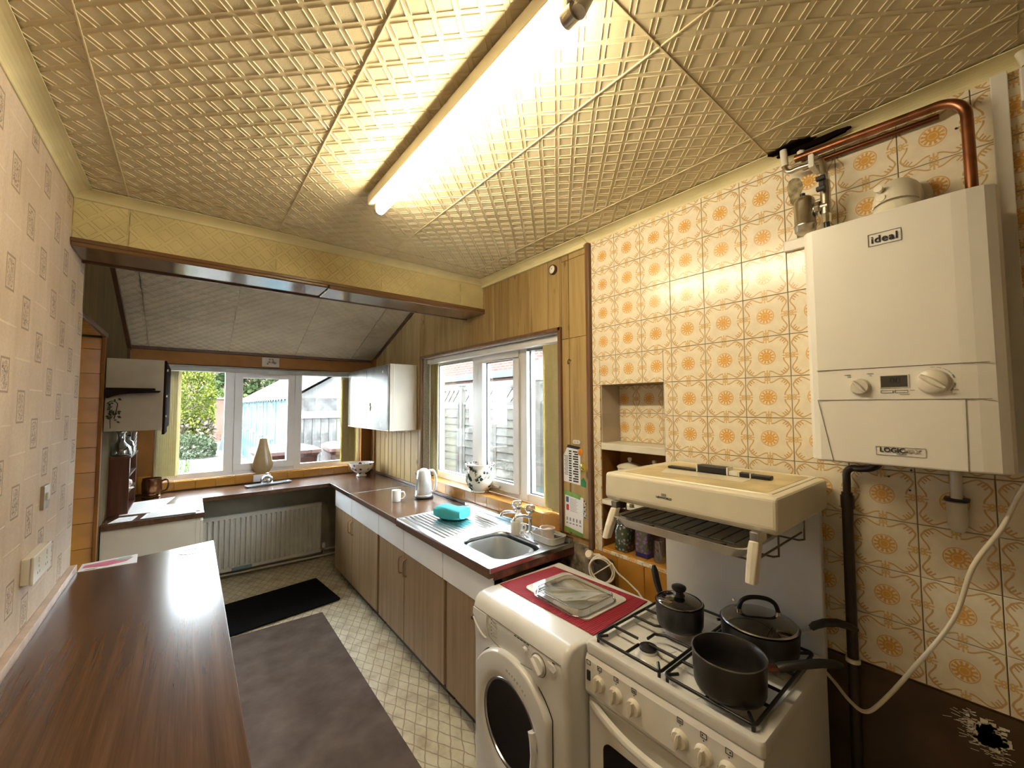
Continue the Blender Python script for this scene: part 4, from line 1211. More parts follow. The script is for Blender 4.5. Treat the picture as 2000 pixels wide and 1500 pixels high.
# small pan with lid
t = thing('saucepan', 'small black saucepan with a lid and round knob at the back of the hob', 'saucepan', (1.385, 0.778, GZ))
pan_body((1.385, 0.778, GZ), 0.080, 0.082, t, M['nonstick'])
lid = MB().lathe([(0.0, 0.022), (0.02, 0.021), (0.05, 0.014), (0.074, 0.003), (0.0755, 0.001), (0.0755, -0.001), (0.0, 0.018)], (1.385, 0.778, GZ + 0.083), (0, 0, 1), 40).build('lid', M['lidglass'], t)
MB().lathe([(0.0735, 0.0), (0.0765, -0.0005), (0.0775, 0.002), (0.0765, 0.0045), (0.0735, 0.0045)], (1.385, 0.778, GZ + 0.083), (0, 0, 1), 40).build('lid_rim', M['steel'], lid)
MB().lathe([(0.0, 0.0), (0.021, 0.0), (0.016, 0.007), (0.014, 0.014), (0.022, 0.020), (0.025, 0.026), (0.024, 0.032), (0.017, 0.036), (0, 0.037)], (1.385, 0.778, GZ + 0.103), (0, 0, 1), 28).build('lid_knob', M['blackplastic'], lid)
handle([(1.398, 0.852, 0.900), (1.404, 0.866, 0.914), (1.415, 0.884, 0.944), (1.427, 0.900, 0.976), (1.432, 0.907, 0.992)], [(0.010, 0.008), (0.012, 0.009), (0.0135, 0.009), (0.0135, 0.008), (0.007, 0.005)], M['blackplastic'], t)
# big pan with glass lid
t = thing('lidded_saucepan', 'large black saucepan with a domed glass lid at the back right of the hob', 'saucepan', (1.460, 0.548, GZ))
pan_body((1.460, 0.548, GZ), 0.111, 0.080, t, M['nonstick'])
lid = MB().lathe([(0.0, 0.034), (0.03, 0.033), (0.06, 0.026), (0.09, 0.012), (0.105, 0.003), (0.105, 0.001), (0.09, 0.009), (0.06, 0.023), (0.0, 0.031)], (1.460, 0.548, GZ + 0.082), (0, 0, 1), 48).build('lid', M['lidglass'], t)
MB().lathe([(0.102, 0.0), (0.107, -0.0005), (0.109, 0.002), (0.107, 0.005), (0.102, 0.005)], (1.460, 0.548, GZ + 0.082), (0, 0, 1), 48).build('lid_rim', M['steel'], lid)
hc = Vector((1.460, 0.548, GZ + 0.110)); hdv = Vector((0.62, -0.78, 0)).normalized()
hp = [hc - hdv * 0.058 + Vector((0, 0, 0.004)), hc - hdv * 0.050 + Vector((0, 0, 0.030)), hc - hdv * 0.030 + Vector((0, 0, 0.044)), hc + Vector((0, 0, 0.048)), hc + hdv * 0.030 + Vector((0, 0, 0.044)), hc + hdv * 0.050 + Vector((0, 0, 0.030)), hc + hdv * 0.058 + Vector((0, 0, 0.004))]
MB().tube(smooth_path(hp, 4), 0.0068, 10).build('lid_handle', M['blackplastic'], lid)
for s_ in (-1, 1): MB().cyl(hc + hdv * 0.058 * s_ + Vector((0, 0, -0.010)), hc + hdv * 0.058 * s_ + Vector((0, 0, 0.008)), 0.010, 0.008, 12).build('handle_foot', M['chrome'], lid)
MB().cyl((1.505, 0.642, GZ + 0.098), (1.507, 0.646, GZ + 0.104), 0.006, n=12).build('steam_vent', M['chrome'], lid)
MB().bar((1.525, 0.458, 0.896), (1.555, 0.418, 0.918), 0.016, 0.005).build('handle_stem', M['steel'], t)
handle([(1.544, 0.430, 0.915), (1.550, 0.422, 0.924), (1.566, 0.400, 0.936), (1.588, 0.372, 0.940), (1.606, 0.347, 0.934), (1.618, 0.330, 0.925)], [(0.010, 0.009), (0.0125, 0.011), (0.0125, 0.012), (0.012, 0.012), (0.012, 0.011), (0.008, 0.006)], M['blackplastic'], t)
# open pan
t = thing('open_saucepan', 'open grey-black saucepan standing at the front right of the hob', 'saucepan', (1.188, 0.526, GZ))
pan_body((1.188, 0.526, GZ), 0.093, 0.100, t, M['nonstick'])
MB().lathe([(0.0905, 0.0), (0.0945, 0.0), (0.0945, 0.0018), (0.0905, 0.0018)], (1.188, 0.526, GZ + 0.099), (0, 0, 1), 48).build('rim', M['steel'], t)
MB().bar((1.246, 0.452, 0.902), (1.268, 0.424, 0.908), 0.018, 0.010).build('handle_collar', M['copper'], t)
handle([(1.262, 0.430, 0.906), (1.270, 0.420, 0.911), (1.295, 0.388, 0.922), (1.325, 0.350, 0.932), (1.348, 0.322, 0.934), (1.358, 0.310, 0.932)], [(0.015, 0.011), (0.015, 0.012), (0.012, 0.011), (0.012, 0.011), (0.012, 0.010), (0.006, 0.005)], M['blackplastic'], t)

# ================================================================== WASHING MACHINE
WY_0, WY_1 = 0.962, 1.526
t = thing('washing_machine', 'white front-loading washing machine between the sink unit and cooker', 'washing machine', (1.25, 1.245, 0.0))
body = [(1.52, 0.012), (1.000, 0.012), (0.999, 0.60), (0.994, 0.66), (0.990, 0.715), (0.992, 0.750), (1.000, 0.778), (1.018, 0.795), (1.045, 0.801), (1.52, 0.801)]
def wring(y, ins): return [(x + (ins if x < 1.2 else 0), y, z - (ins * 0.4 if z > 0.7 else 0)) for x, z in body]
MB().loft([wring(WY_0, 0.022), wring(WY_0 + 0.008, 0.008), wring(WY_0 + 0.024, 0.0), wring(WY_1 - 0.024, 0.0), wring(WY_1 - 0.008, 0.008), wring(WY_1, 0.022)], True, True, True, True).build('body', M['white'], t, wn=True)
sm_ = MB()
sm_.bar((0.9905, WY_0 + 0.02, 0.7500), (0.9905, WY_1 - 0.02, 0.7500), 0.0014, 0.0016)
sm_.tube(smooth_path([(0.9895, 1.085, 0.672), (0.991, 1.17, 0.660), (0.994, 1.26, 0.648), (0.9935, 1.38, 0.662), (0.9915, 1.40, 0.685), (0.9905, 1.40, 0.748)], 5), 0.0011, 6)
sm_.build('panel_seams', gap, t)
dw = MB(); rings = []
for i in range(9):
    s_ = i / 8; y = 1.508 - 0.100 * s_
    zb = 0.712 - 0.052 * math.sin(s_ * PI / 2); 
    rings.append([(0.9880, y, 0.746), (0.9855, y, 0.72), (0.9855, y, zb + 0.008), (0.9895, y, zb), (0.996, y, zb + 0.003), (0.996, y, 0.746)])
dw.loft(rings, True, True, True, True).build('detergent_drawer', M['white'], t)
MB().tube(smooth_path([(0.9875, 1.505, 0.705), (0.984, 1.47, 0.682), (0.984, 1.43, 0.662), (0.987, 1.408, 0.656)], 5), 0.0042, 8).build('drawer_grip', M['white'], t)
MB().box(0.985, 0.993, 1.507, 1.520, 0.690, 0.700).build('vent_slot', M['black'], t)
# dial, small selector, start button
k = MB().lathe([(0.0375, 0), (0.0375, 0.0015), (0.034, 0.002), (0.034, 0.008), (0.031, 0.012), (0.0, 0.012)], (0.9905, 1.092, 0.700), (-1, 0, 0.03), 36).build('programme_dial', M['white'], t)
MB().obox((0.974, 1.092, 0.700), (0, math.cos(0.85), -math.sin(0.85)), (0, math.sin(0.85), math.cos(0.85)), (1, 0, 0), 0.0065, 0.029, 0.008).build('dial_grip', M['white'], k, 0.002)
MB().lathe([(0.0395, 0.0), (0.0375, 0.0022), (0.0355, 0.0)], (0.9900, 1.092, 0.700), (-1, 0, 0), 36).build('dial_ring', gap, k)
MB().lathe([(0.0115, 0), (0.0115, 0.004), (0.009, 0.010), (0, 0.010)], (0.9905, 1.162, 0.722), (-1, 0, 0), 18, sx=1.0, sy=0.8).build('selector', M['white'], t)
MB().prism([(1.012, 0.708), (1.040, 0.713), (1.044, 0.738), (1.012, 0.735), (1.003, 0.722)], 'x', 0.9865, 0.991).build('start_button', M['white'], t, 0.002)
pr = MB()
for k in range(5): 
    y = 1.222 - k * 0.018; pr.box(0.9896, 0.9912, y - 0.0065, y + 0.0065, 0.7425, 0.7450)
pr.box(0.989, 0.991, 1.010, 1.022, 0.7405, 0.7430)
for k in range(5):
    z = 0.742 - k * 0.014; pr.box(0.9893, 0.9912, 1.374, 1.378, z - 0.0012, z + 0.0012)
pr.build('indicator_print', M['ink'], t, kind='stuff')
pr = MB()
for k in range(5):
    z = 0.740 - k * 0.014; pr.box(0.9893, 0.9912, 1.340, 1.368, z - 0.0006, z + 0.0006)
for k in range(5):
    a = 0.4 + k * 0.55; pr.box(0.9893, 0.9912, 1.162 - 0.018 * math.cos(a) - 0.003, 1.162 - 0.018 * math.cos(a) + 0.003, 0.722 + 0.016 * math.sin(a) - 0.0007, 0.722 + 0.016 * math.sin(a) + 0.0007)
pr.build('pale_print', M['greyink'], t, kind='stuff')
# door
dcy, dcz = 1.252, 0.405
poly = []
Rt = 0.258; hw = 0.219
for i in range(25):
    y = dcy + hw - 2 * hw * i / 24
    poly.append((y, dcz + math.sqrt(Rt * Rt - (y - dcy) ** 2)))
for i in range(25):
    y = dcy - hw + 2 * hw * i / 24
    poly.append((y, dcz - math.sqrt(Rt * Rt - (y - dcy) ** 2)))
poly2 = []
for i in range(len(poly)):
    a_, b_ = poly[i], poly[(i + 1) % len(poly)]
    n_ = 9 if math.hypot(a_[0] - b_[0], a_[1] - b_[1]) > 0.1 else 1
    for k in range(n_): poly2.append((a_[0] + (b_[0] - a_[0]) * k / n_, a_[1] + (b_[1] - a_[1]) * k / n_))
poly = poly2
NP = len(poly)
def ringp(x, f): return [(x, dcy + (a - dcy) * f, dcz + (b - dcz) * f) for a, b in poly]
def circ(x, r): 
    out = []
    for a, b in poly:
        th = math.atan2(b - dcz, a - dcy); out.append((x, dcy + r * math.cos(th), dcz + r * math.sin(th)))
    return out
door = MB().loft([ringp(1.000, 1.0), ringp(0.985, 1.0), ringp(0.975, 0.985), ringp(0.971, 0.96), circ(0.969, 0.190), circ(0.976, 0.168), circ(0.982, 0.160)], True, False, False, True).build('door', M['white'], t, wn=True)
MB().loft([ringp(0.9985, 1.018), ringp(0.9975, 1.018), ringp(0.9975, 0.98)], True, False, False, False).build('door_gap', M['black'], door)
MB().loft([circ(0.9815, 0.163), circ(0.978, 0.160), circ(0.979, 0.152), circ(0.985, 0.150)], True, False, False, True).build('door_ring', M['steel'], door)
gl = MB().loft([circ(0.984, 0.153), circ(0.987, 0.13), circ(0.992, 0.08), circ(0.994, 0.01)], True, False, True, True).build('door_glass', M['darkglass'], door)
rings = []
for s_ in (-1, -0.6, 0, 0.6, 1):
    z = 0.395 + s_ * 0.075; w_ = 0.012 * (1 - 0.25 * abs(s_))
    rings.append([(0.964, 1.112 - w_ * 0.2 + 0.012 * s_ * s_, z), (0.960, 1.100 + 0.012 * s_ * s_, z), (0.968, 1.090 + 0.012 * s_ * s_, z), (0.984, 1.090 + 0.012 * s_ * s_, z), (0.984, 1.118, z)])
MB().loft(rings, True, True, True, True).build('door_handle', M['white'], door)
for i, ch in enumerate('Hotpoint'):
    th = PI / 2 - 0.02 - i * 0.078
    y, z = dcy - 0.206 * math.cos(th), dcz + 0.206 * math.sin(th)
    lettering('door_lettering', ch, 0.016, M['greyink'], door, (0.9688, y, z), (0, -math.sin(th), -math.cos(th)), (0, -math.cos(th), math.sin(th)))
lettering('model_lettering', 'AQUARIUS', 0.009, M['paleink'], t, (0.9950, 1.245, 0.6405), (0, -1, -0.06), (0, -0.06, 1))

# things on the washing machine
tag(MB().prism([(1.128, 1.503), (1.140, 0.966), (1.505, 0.985), (1.460, 1.488)], 'z', 0.8020, 0.8045).build('drying_mat', M['red'], None, 0.0008), 'red ribbed mat covering the washing machine top', 'mat')
brd = MB().loft([[(x, y, z) for x, y in [(1.185 + a * 0.265 - 0.0 * b, 1.038 + b * 0.362 + 0.0 * a) for a, b in [(q[0] + 0.5, q[1] + 0.5) for q in rrect(1, 1, 0.09, 5)]]] for z in (0.8055, 0.8100)], True, True, True, False).build('glass_board', plain('pale_glass_board', (0.52, 0.50, 0.46), 0.08, 0, 0.6, 0.35, 6))
tag(brd, 'pale glass worktop saver under the clear tray on the red mat', 'chopping board')
t = thing('glass_dish', 'upturned clear glass roasting dish on the washing machine', 'dish', (1.285, 1.19, 0.810))
def dring(z, w_, h_, r): return [(1.287 + a, 1.193 + b, z) for a, b in rrect(w_, h_, r, 6)]
MB().loft([dring(0.8115, 0.245, 0.275, 0.05), dring(0.8150, 0.250, 0.280, 0.05), dring(0.8190, 0.240, 0.270, 0.047), dring(0.8340, 0.234, 0.264, 0.044), dring(0.8370, 0.226, 0.256, 0.041), dring(0.8355, 0.222, 0.252, 0.04)], True, False, True, True).build('dish', M['glass'], t)
MB().tube(dring(0.8145, 0.250, 0.280, 0.05), 0.0032, 8, True).build('rim', M['crystal'], t)
MB().tube(dring(0.8365, 0.229, 0.259, 0.042), 0.0018, 8, True).build('base_edge', M['crystal'], t)
# ================================================================== WORKTOPS AND BASE UNITS (right run)
WZ = 0.860
wtd = M['worktop_dark']
# U-shaped top round the far end
poly = [(-0.420, 3.665), (0.108, 3.665), (0.108, 4.235), (1.100, 4.235), (1.100, 3.615), (1.676, 3.615), (1.676, 4.715), (-0.420, 4.715)]
tag(MB().prism(poly, 'z', WZ - 0.036, WZ).build('corner_worktop', wtd, None, 0.003), 'dark brown laminate worktop running round the far end under the window', 'worktop')
t = thing('laminate_worktop', 'reddish brown laminate worktop section carrying the kettle', 'worktop', (1.39, 3.12, WZ - 0.036))
MB().box(1.106, 1.676, 2.626, 3.606, WZ - 0.036, WZ + 0.001).build('top', M['worktop'], t, 0.003)
MB().box(1.100, 1.106, 2.626, 3.606, WZ - 0.036, WZ + 0.0015).build('front_edge', M['edge'], t, 0.001)
MB().box(1.100, 1.672, 3.604, 3.6145, WZ - 0.036, WZ + 0.0035).build('joint_strip', M['steel'], t)
MB().box(1.1005, 1.109, 2.626, 3.606, WZ + 0.0012, WZ + 0.0030).build('edge_highlight', M['steel'], t)  # thin pale strip standing in for the highlight along the front edge
MB().box(1.660, 1.678, 2.626, 4.70, WZ + 0.0015, WZ + 0.022).build('rear_upstand', M['darktrim'], t, 0.003)

def bar_handle(y, z, x, parent):
    pts = [(x, y, z + 0.055), (x - 0.020, y, z + 0.050), (x - 0.026, y, z + 0.030), (x - 0.026, y, z - 0.030), (x - 0.020, y, z - 0.050), (x, y, z - 0.055)]
    return MB().tube(smooth_path(pts, 4), 0.0045, 8).build('handle', plain('bronze_handle', (0.42, 0.27, 0.16), 0.3, 1.0) if 'bronze_handle' not in bpy.data.materials else bpy.data.materials['bronze_handle'], parent)
DX = 1.122
def base_unit(name, label, y0, y1, doors, fronts, panel_y=None):
    t = thing(name, label, 'cabinet', ((DX + 1.67) / 2, (y0 + y1) / 2, 0.0), 'base units below the right worktops')
    MB().box(DX + 0.016, 1.672, y0, y1, 0.095, 0.695 if y1 < 2.99 else WZ - 0.037).build('carcass', M['darktrim'], t)
    MB().box(DX + 0.060, 1.66, y0 + 0.005, y1 - 0.005, 0.0, 0.096).build('plinth', M['black'], t)
    for (a, b, hs) in doors:
        d = MB().box(DX, DX + 0.016, a + 0.0015, b - 0.0015, 0.098, 0.660).build('door', M['door'], t, 0.0015)
        if hs: bar_handle(hs, 0.575, DX + 0.001, d)
    for (a, b) in fronts:
        MB().box(DX - 0.004, DX + 0.014, a + 0.0025, b - 0.0025, 0.664, WZ - 0.040).build('drawer_front', M['drawer'], t, 0.002)
    return t
base_unit('base_unit', 'wood-effect base unit at the radiator end of the right run', 2.985, 4.110, [(3.600, 4.105, 3.635), (3.005, 3.597, 3.562)], [(3.615, 4.105), (2.985, 3.612)])
base_unit('base_unit', 'wood-effect base unit with paired handles under the draining board', 1.992, 2.980, [(2.530, 2.968, 2.565), (2.004, 2.527, 2.492)], [(2.535, 2.980), (2.016, 2.531)])
base_unit('base_unit', 'wood-effect base unit below the sink beside the washing machine', 1.548, 1.987, [(1.560, 1.978, None)], [(1.552, 2.012)])

# sink top
t = thing('sink_unit', 'stainless steel sink with ribbed drainer and wooden front edge', 'sink', (1.39, 2.08, WZ - 0.04))
MB().box(1.100, 1.130, 1.548, 2.620, WZ - 0.045, WZ - 0.003).build('front_edge', M['edge'], t, 0.003)
MB().box(1.130, 1.676, 1.548, 1.562, WZ - 0.060, WZ - 0.003).build('end_edge', plain('stained_edge', (0.16, 0.05, 0.035), 0.4, 0, 0.4, 0.6, 14), t, 0.003)
SX0, SX1, SY0, SY1 = 1.108, 1.672, 1.552, 2.618
bcx, bcy, bw, bh = 1.355, 1.790, 0.300, 0.380       # bowl centre and size (x, y)
NR = 11
def rr(w_, h_, r, z, cx=bcx, cy=bcy): return [(x, y, z) for x, y in rrect(w_, h_, r, NR, cx, cy)]
hole = rr(bw, bh, 0.075, WZ)
# flat sheet from the bowl edge out to the sheet edge (matched point by point)
outer = []
for (x, y, z) in hole:
    dx, dy = x - bcx, y - bcy
    fx_ = ((SX1 if dx > 0 else SX0) - bcx) / dx if abs(dx) > 1e-6 else 1e9
    fy_ = ((2.06 if dy > 0 else SY0) - bcy) / dy if abs(dy) > 1e-6 else 1e9
    f_ = min(fx_, fy_); outer.append((bcx + dx * f_, bcy + dy * f_, WZ + 0.0))
top = MB()
top.loft([outer, rr(bw + 0.02, bh + 0.02, 0.082, WZ + 0.0), rr(bw + 0.008, bh + 0.008, 0.078, WZ - 0.003), rr(bw, bh, 0.075, WZ - 0.012)], True, False, False, True)
for (cx_, cy_) in ((SX0, SY0), (SX0, 2.06), (SX1, SY0), (SX1, 2.06)):
    # corner fill between the radial rays
    best = sorted(outer, key=lambda p: (p[0] - cx_) ** 2 + (p[1] - cy_) ** 2)[:2]
    top.add([(cx_, cy_, WZ), best[0], best[1]], [(0, 1, 2)])
# drainer: ribs run along y
xsd = [SX0, 1.150]
prof = [(SX0, WZ), (1.150, WZ)]
x = 1.150
while x < 1.545:
    prof += [(x + 0.004, WZ - 0.0035), (x + 0.016, WZ - 0.0035), (x + 0.020, WZ), (x + 0.030, WZ)]; x += 0.030
prof += [(SX1, WZ)]
for k in range(len(prof) - 1):
    (xa, za), (xb, zb) = prof[k], prof[k + 1]
    if za == zb == WZ: top.add([(xa, 2.06, WZ), (xb, 2.06, WZ), (xb, SY1, WZ), (xa, SY1, WZ)], [(0, 1, 2, 3)])
    else:
        top.add([(xa, 2.10, za), (xb, 2.10, zb), (xb, 2.545, zb), (xa, 2.545, za)], [(0, 1, 2, 3)])
        for (ya, yb, f0, f1) in ((2.06, 2.10, 0, 1), (2.545, SY1, 1, 0)):
            top.add([(xa, ya, za if f0 else WZ), (xb, ya, zb if f0 else WZ), (xb, yb, zb if f1 else WZ), (xa, yb, za if f1 else WZ)], [(0, 1, 2, 3)])
stp = top.build('steel_top', M['steel'], t)
lip = MB()
lip.box(1.104, 1.110, SY0, SY1, WZ - 0.022, WZ + 0.003); lip.box(1.104, SX1, SY0 - 0.006, SY0, WZ - 0.022, WZ + 0.003); lip.box(1.104, SX1, SY1, SY1 + 0.006, WZ - 0.004, WZ + 0.004)
lip.box(1.640, 1.674, SY0, SY1, WZ, WZ + 0.026)
lip.build('rolled_rim', M['steel'], t, 0.003)
bowl = MB().loft([rr(bw, bh, 0.075, WZ - 0.011), rr(bw - 0.012, bh - 0.012, 0.07, WZ - 0.10), rr(bw - 0.05, bh - 0.05, 0.06, WZ - 0.148), rr(bw - 0.15, bh - 0.15, 0.04, WZ - 0.152)], True, False, True, True).build('bowl', M['steel'], t)
MB().lathe([(0, 0.001), (0.014, 0.001), (0.016, 0.004), (0.022, 0.004), (0.024, 0)], (1.50, 1.715, WZ - 0.055), (-1, 0, 0.1), 20).build('overflow', M['chrome'], t)
# washing-up bowl inside the sink
t2 = thing('washing_up_bowl', 'grey plastic washing-up bowl inside the sink', 'bowl', (bcx, bcy, WZ - 0.15))
MB().loft([rr(bw - 0.10, bh - 0.10, 0.05, WZ - 0.148, bcx - 0.012, bcy), rr(bw - 0.045, bh - 0.045, 0.065, WZ - 0.026, bcx - 0.012, bcy), rr(bw - 0.032, bh - 0.032, 0.068, WZ - 0.022, bcx - 0.012, bcy), rr(bw - 0.034, bh - 0.034, 0.068, WZ - 0.018, bcx - 0.012, bcy), rr(bw - 0.052, bh - 0.052, 0.062, WZ - 0.026, bcx - 0.012, bcy), rr(bw - 0.105, bh - 0.105, 0.05, WZ - 0.143, bcx - 0.012, bcy)], True, True, True, True).build('tub', plain('grey_plastic', (0.30, 0.32, 0.33), 0.3, 0, 0.5, 0.06), t2)
MB().tube(smooth_path([(1.22, 1.70, WZ - 0.13), (1.25, 1.74, WZ - 0.09), (1.235, 1.78, WZ - 0.07), (1.22, 1.80, WZ - 0.12)], 5), 0.003, 6).build('cutlery', M['steel'], t2)
# taps
def tap(x, y, label):
    t = thing('tap', label, 'tap', (x, y, WZ))
    MB().lathe([(0, 0), (0.022, 0), (0.022, 0.004), (0.012, 0.010), (0.010, 0.030), (0.0105, 0.070), (0.014, 0.078), (0.014, 0.098), (0.009, 0.104), (0.009, 0.112), (0, 0.112)], (x, y, WZ + 0.0), (0, 0, 1), 20).build('body', M['chrome'], t)
    MB().tube(smooth_path([(x, y, WZ + 0.085), (x - 0.035, y + 0.012, WZ + 0.098), (x - 0.075, y + 0.026, WZ + 0.098), (x - 0.092, y + 0.032, WZ + 0.090), (x - 0.096, y + 0.033, WZ + 0.074)], 5), 0.0085, 12).build('spout', M['chrome'], t)
    MB().lathe([(0, 0), (0.012, 0.0), (0.026, 0.008), (0.032, 0.022), (0.031, 0.040), (0.020, 0.052), (0, 0.054)], (x, y, WZ + 0.110), (0, 0, 1), 10).build('tap_head', M['crystal'], t)
tap(1.612, 1.968, 'chrome sink tap with clear head, nearer the draining board')
tap(1.612, 1.842, 'chrome sink tap with clear head, hidden partly by the soap bottle')
# soap dispenser and mug by the taps
t = thing('soap_bottle', 'white pump soap bottle between the two taps', 'bottle', (1.575, 1.905, WZ))
MB().lathe([(0, 0), (0.024, 0), (0.025, 0.004), (0.025, 0.080), (0.018, 0.100), (0.011, 0.106), (0.011, 0.128), (0, 0.128)], (1.575, 1.905, WZ + 0.001), (0, 0, 1), 20).build('bottle', M['china'], t)
MB().cyl((1.575, 1.905, WZ + 0.128), (1.575, 1.905, WZ + 0.142), 0.0125, n=14).build('collar', plain('grey_collar', (0.16, 0.15, 0.13), 0.4), t)
MB().cyl((1.575, 1.905, WZ + 0.142), (1.575, 1.905, WZ + 0.172), 0.004, n=10).build('stem', M['white_plastic'], t)
MB().tube([(1.590, 1.900, WZ + 0.172), (1.560, 1.912, WZ + 0.176), (1.545, 1.920, WZ + 0.170)], 0.0068, 10).build('nozzle', M['white_plastic'], t)
def mug(x, y, z, r, h, label, mat, ha, inner=None):
    t = thing('mug', label, 'mug', (x, y, z))
    MB().lathe([(0, 0), (r * 0.9, 0), (r * 0.96, 0.004), (r, h * 0.5), (r, h), (r - 0.003, h), (r - 0.004, h * 0.5), (r * 0.85, 0.006), (0, 0.005)], (x, y, z + 0.0005), (0, 0, 1), 28).build('cup', mat, t)
    d = Vector((math.cos(ha), math.sin(ha), 0))
    c = Vector((x, y, z))
    MB().tube(smooth_path([c + d * (r - 0.002) + Vector((0, 0, h * 0.82)), c + d * (r + 0.020) + Vector((0, 0, h * 0.80)), c + d * (r + 0.030) + Vector((0, 0, h * 0.5)), c + d * (r + 0.018) + Vector((0, 0, h * 0.24)), c + d * (r - 0.002) + Vector((0, 0, h * 0.2))], 5), 0.0052, 8).build('handle', mat, t)
    return t
mug(1.524, 1.872, WZ, 0.030, 0.072, 'small cream mug standing in front of the taps', M['cream'], -0.75)
mug(1.300, 3.090, WZ + 0.001, 0.036, 0.088, 'white mug standing on the brown worktop', M['china'], -0.35)
t = thing('soap_tray', 'translucent plastic tray at the corner of the sink', 'tray', (1.58, 1.66, WZ))
def sring(z, w_, h_, r): return [(1.588 + a, 1.658 + b, z) for a, b in rrect(w_, h_, r, 5)]
MB().loft([sring(WZ + 0.002, 0.115, 0.165, 0.03), sring(WZ + 0.040, 0.130, 0.185, 0.035), sring(WZ + 0.0405, 0.126, 0.181, 0.034), sring(WZ + 0.005, 0.111, 0.161, 0.03)], True, True, True, True).build('tray', plain('translucent_plastic', (0.55, 0.55, 0.53), 0.3, 0, 0.5, 0.05), t)
t = thing('ramekin', 'small pink-white dish with a sponge inside the plastic tray', 'dish', (1.592, 1.672, WZ + 0.005))
MB().lathe([(0, 0), (0.034, 0), (0.036, 0.005), (0.042, 0.062), (0.044, 0.064), (0.041, 0.064), (0.035, 0.010), (0, 0.008)], (1.592, 1.672, WZ + 0.006), (0, 0, 1), 26).build('dish', plain('pink_white_glaze', (0.68, 0.55, 0.46), 0.3), t)
MB().box(1.565, 1.618, 1.657, 1.688, WZ + 0.028, WZ + 0.063).build('sponge', plain('pale_sponge', (0.70, 0.58, 0.46), 0.9), t, 0.008, 3)
# rolled teal towel
mt, nt, b = new_mat('teal_towel', 0.95, 0, 0.1); co = coords(nt); x_, y_, z_ = sep(nt, co)
wv = X.m('SINE', (x_ + z_) * 900.0) * X.m('SINE', (y_ + z_) * 900.0)
nt.links.new(mixc(nt, wv.sm(-0.6, 0.6), (0.05, 0.38, 0.42), (0.13, 0.62, 0.66)), b.inputs['Base Color']); bump(nt, b, wv, 0.7, 0.003)
tw = MB(); rings = []
ax_ = Vector((0.42, -0.9, 0)).normalized(); sx_ = Vector((ax_.y, -ax_.x, 0))
for i in range(13):
    s_ = -1 + 2 * i / 12
    c = Vector((1.400, 2.400, WZ + 0.041)) + ax_ * s_ * 0.105
    k_ = 1 - 0.16 * abs(s_) ** 6
    ring = []
    for j in range(20):
        a = 2 * PI * j / 20; ca, sa = math.cos(a), math.sin(a)
        ex = math.copysign(abs(ca) ** 0.6, ca) * 0.078 * k_; ez = math.copysign(abs(sa) ** 0.7, sa) * 0.038 * k_
        ez += 0.005 * math.sin(3.1 * s_ + 2 * a) + 0.006 * (ca > 0.2) * (sa > -0.3)
        ring.append(c + sx_ * ex + Vector((0, 0, max(ez, -0.0405))))
    rings.append(ring)
tag(tw.loft(rings, True, True, True, True).build('tea_towel', mt), 'folded teal towel lying on the draining board', 'towel')
# kettle
t = thing('kettle', 'brushed white and silver electric kettle on its black base', 'kettle', (1.520, 3.06, WZ))
MB().lathe([(0, 0), (0.078, 0), (0.080, 0.006), (0.076, 0.016), (0.0, 0.018)], (1.520, 3.06, WZ + 0.001), (0, 0, 1), 36).build('base', M['blackplastic'], t)
kb = MB().lathe([(0.0, 0.0), (0.066, 0.0), (0.068, 0.004), (0.066, 0.05), (0.060, 0.14), (0.054, 0.19), (0.048, 0.205), (0.030, 0.214), (0, 0.216)], (1.520, 3.06, WZ + 0.019), (0, 0, 1), 36).build('jug', plain('kettle_silver', (0.74, 0.75, 0.76), 0.3, 0.55), t)
MB().lathe([(0.0695, 0.0), (0.0695, 0.012), (0.0665, 0.014)], (1.520, 3.06, WZ + 0.0195), (0, 0, 1), 36).build('foot_ring', M['white_plastic'], kb)
kd_ = Vector((0.86, -0.50, 0)); kc = Vector((1.520, 3.06, WZ))
MB().tube(smooth_path([kc + kd_ * 0.044 + Vector((0, 0, 0.222)), kc + kd_ * 0.078 + Vector((0, 0, 0.218)), kc + kd_ * 0.098 + Vector((0, 0, 0.17)), kc + kd_ * 0.098 + Vector((0, 0, 0.10)), kc + kd_ * 0.082 + Vector((0, 0, 0.055)), kc + kd_ * 0.064 + Vector((0, 0, 0.050))], 5), 0.0105, 12).build('handle', M['white_plastic'], t)
MB().prism([(-0.018, 0.0), (0.018, 0.0), (0.010, 0.028), (-0.010, 0.028)], 'z', 0, 0.03)
sp_ = kc - kd_ * 0.050
MB().loft([[sp_ + Vector((0.0, 0.016, 0.185)), sp_ + Vector((0, -0.016, 0.185)), sp_ + Vector((-0.004, 0, 0.165))], [sp_ - kd_ * 0.022 + Vector((0, 0.006, 0.215)), sp_ - kd_ * 0.022 + Vector((0, -0.006, 0.215)), sp_ - kd_ * 0.020 + Vector((0, 0, 0.205))]], True, True, True, False).build('spout', plain('kettle_spout', (0.62, 0.63, 0.64), 0.28, 0.75), t)
MB().lathe([(0.026, 0), (0.026, 0.006), (0.012, 0.010), (0, 0.010)], (1.520, 3.06, WZ + 0.231), (0, 0, 1), 24).build('lid_button', M['white_plastic'], t)
MB().box(1.452, 1.4565, 3.050, 3.066, WZ + 0.07, WZ + 0.16).build('water_gauge', M['greyink'], t)

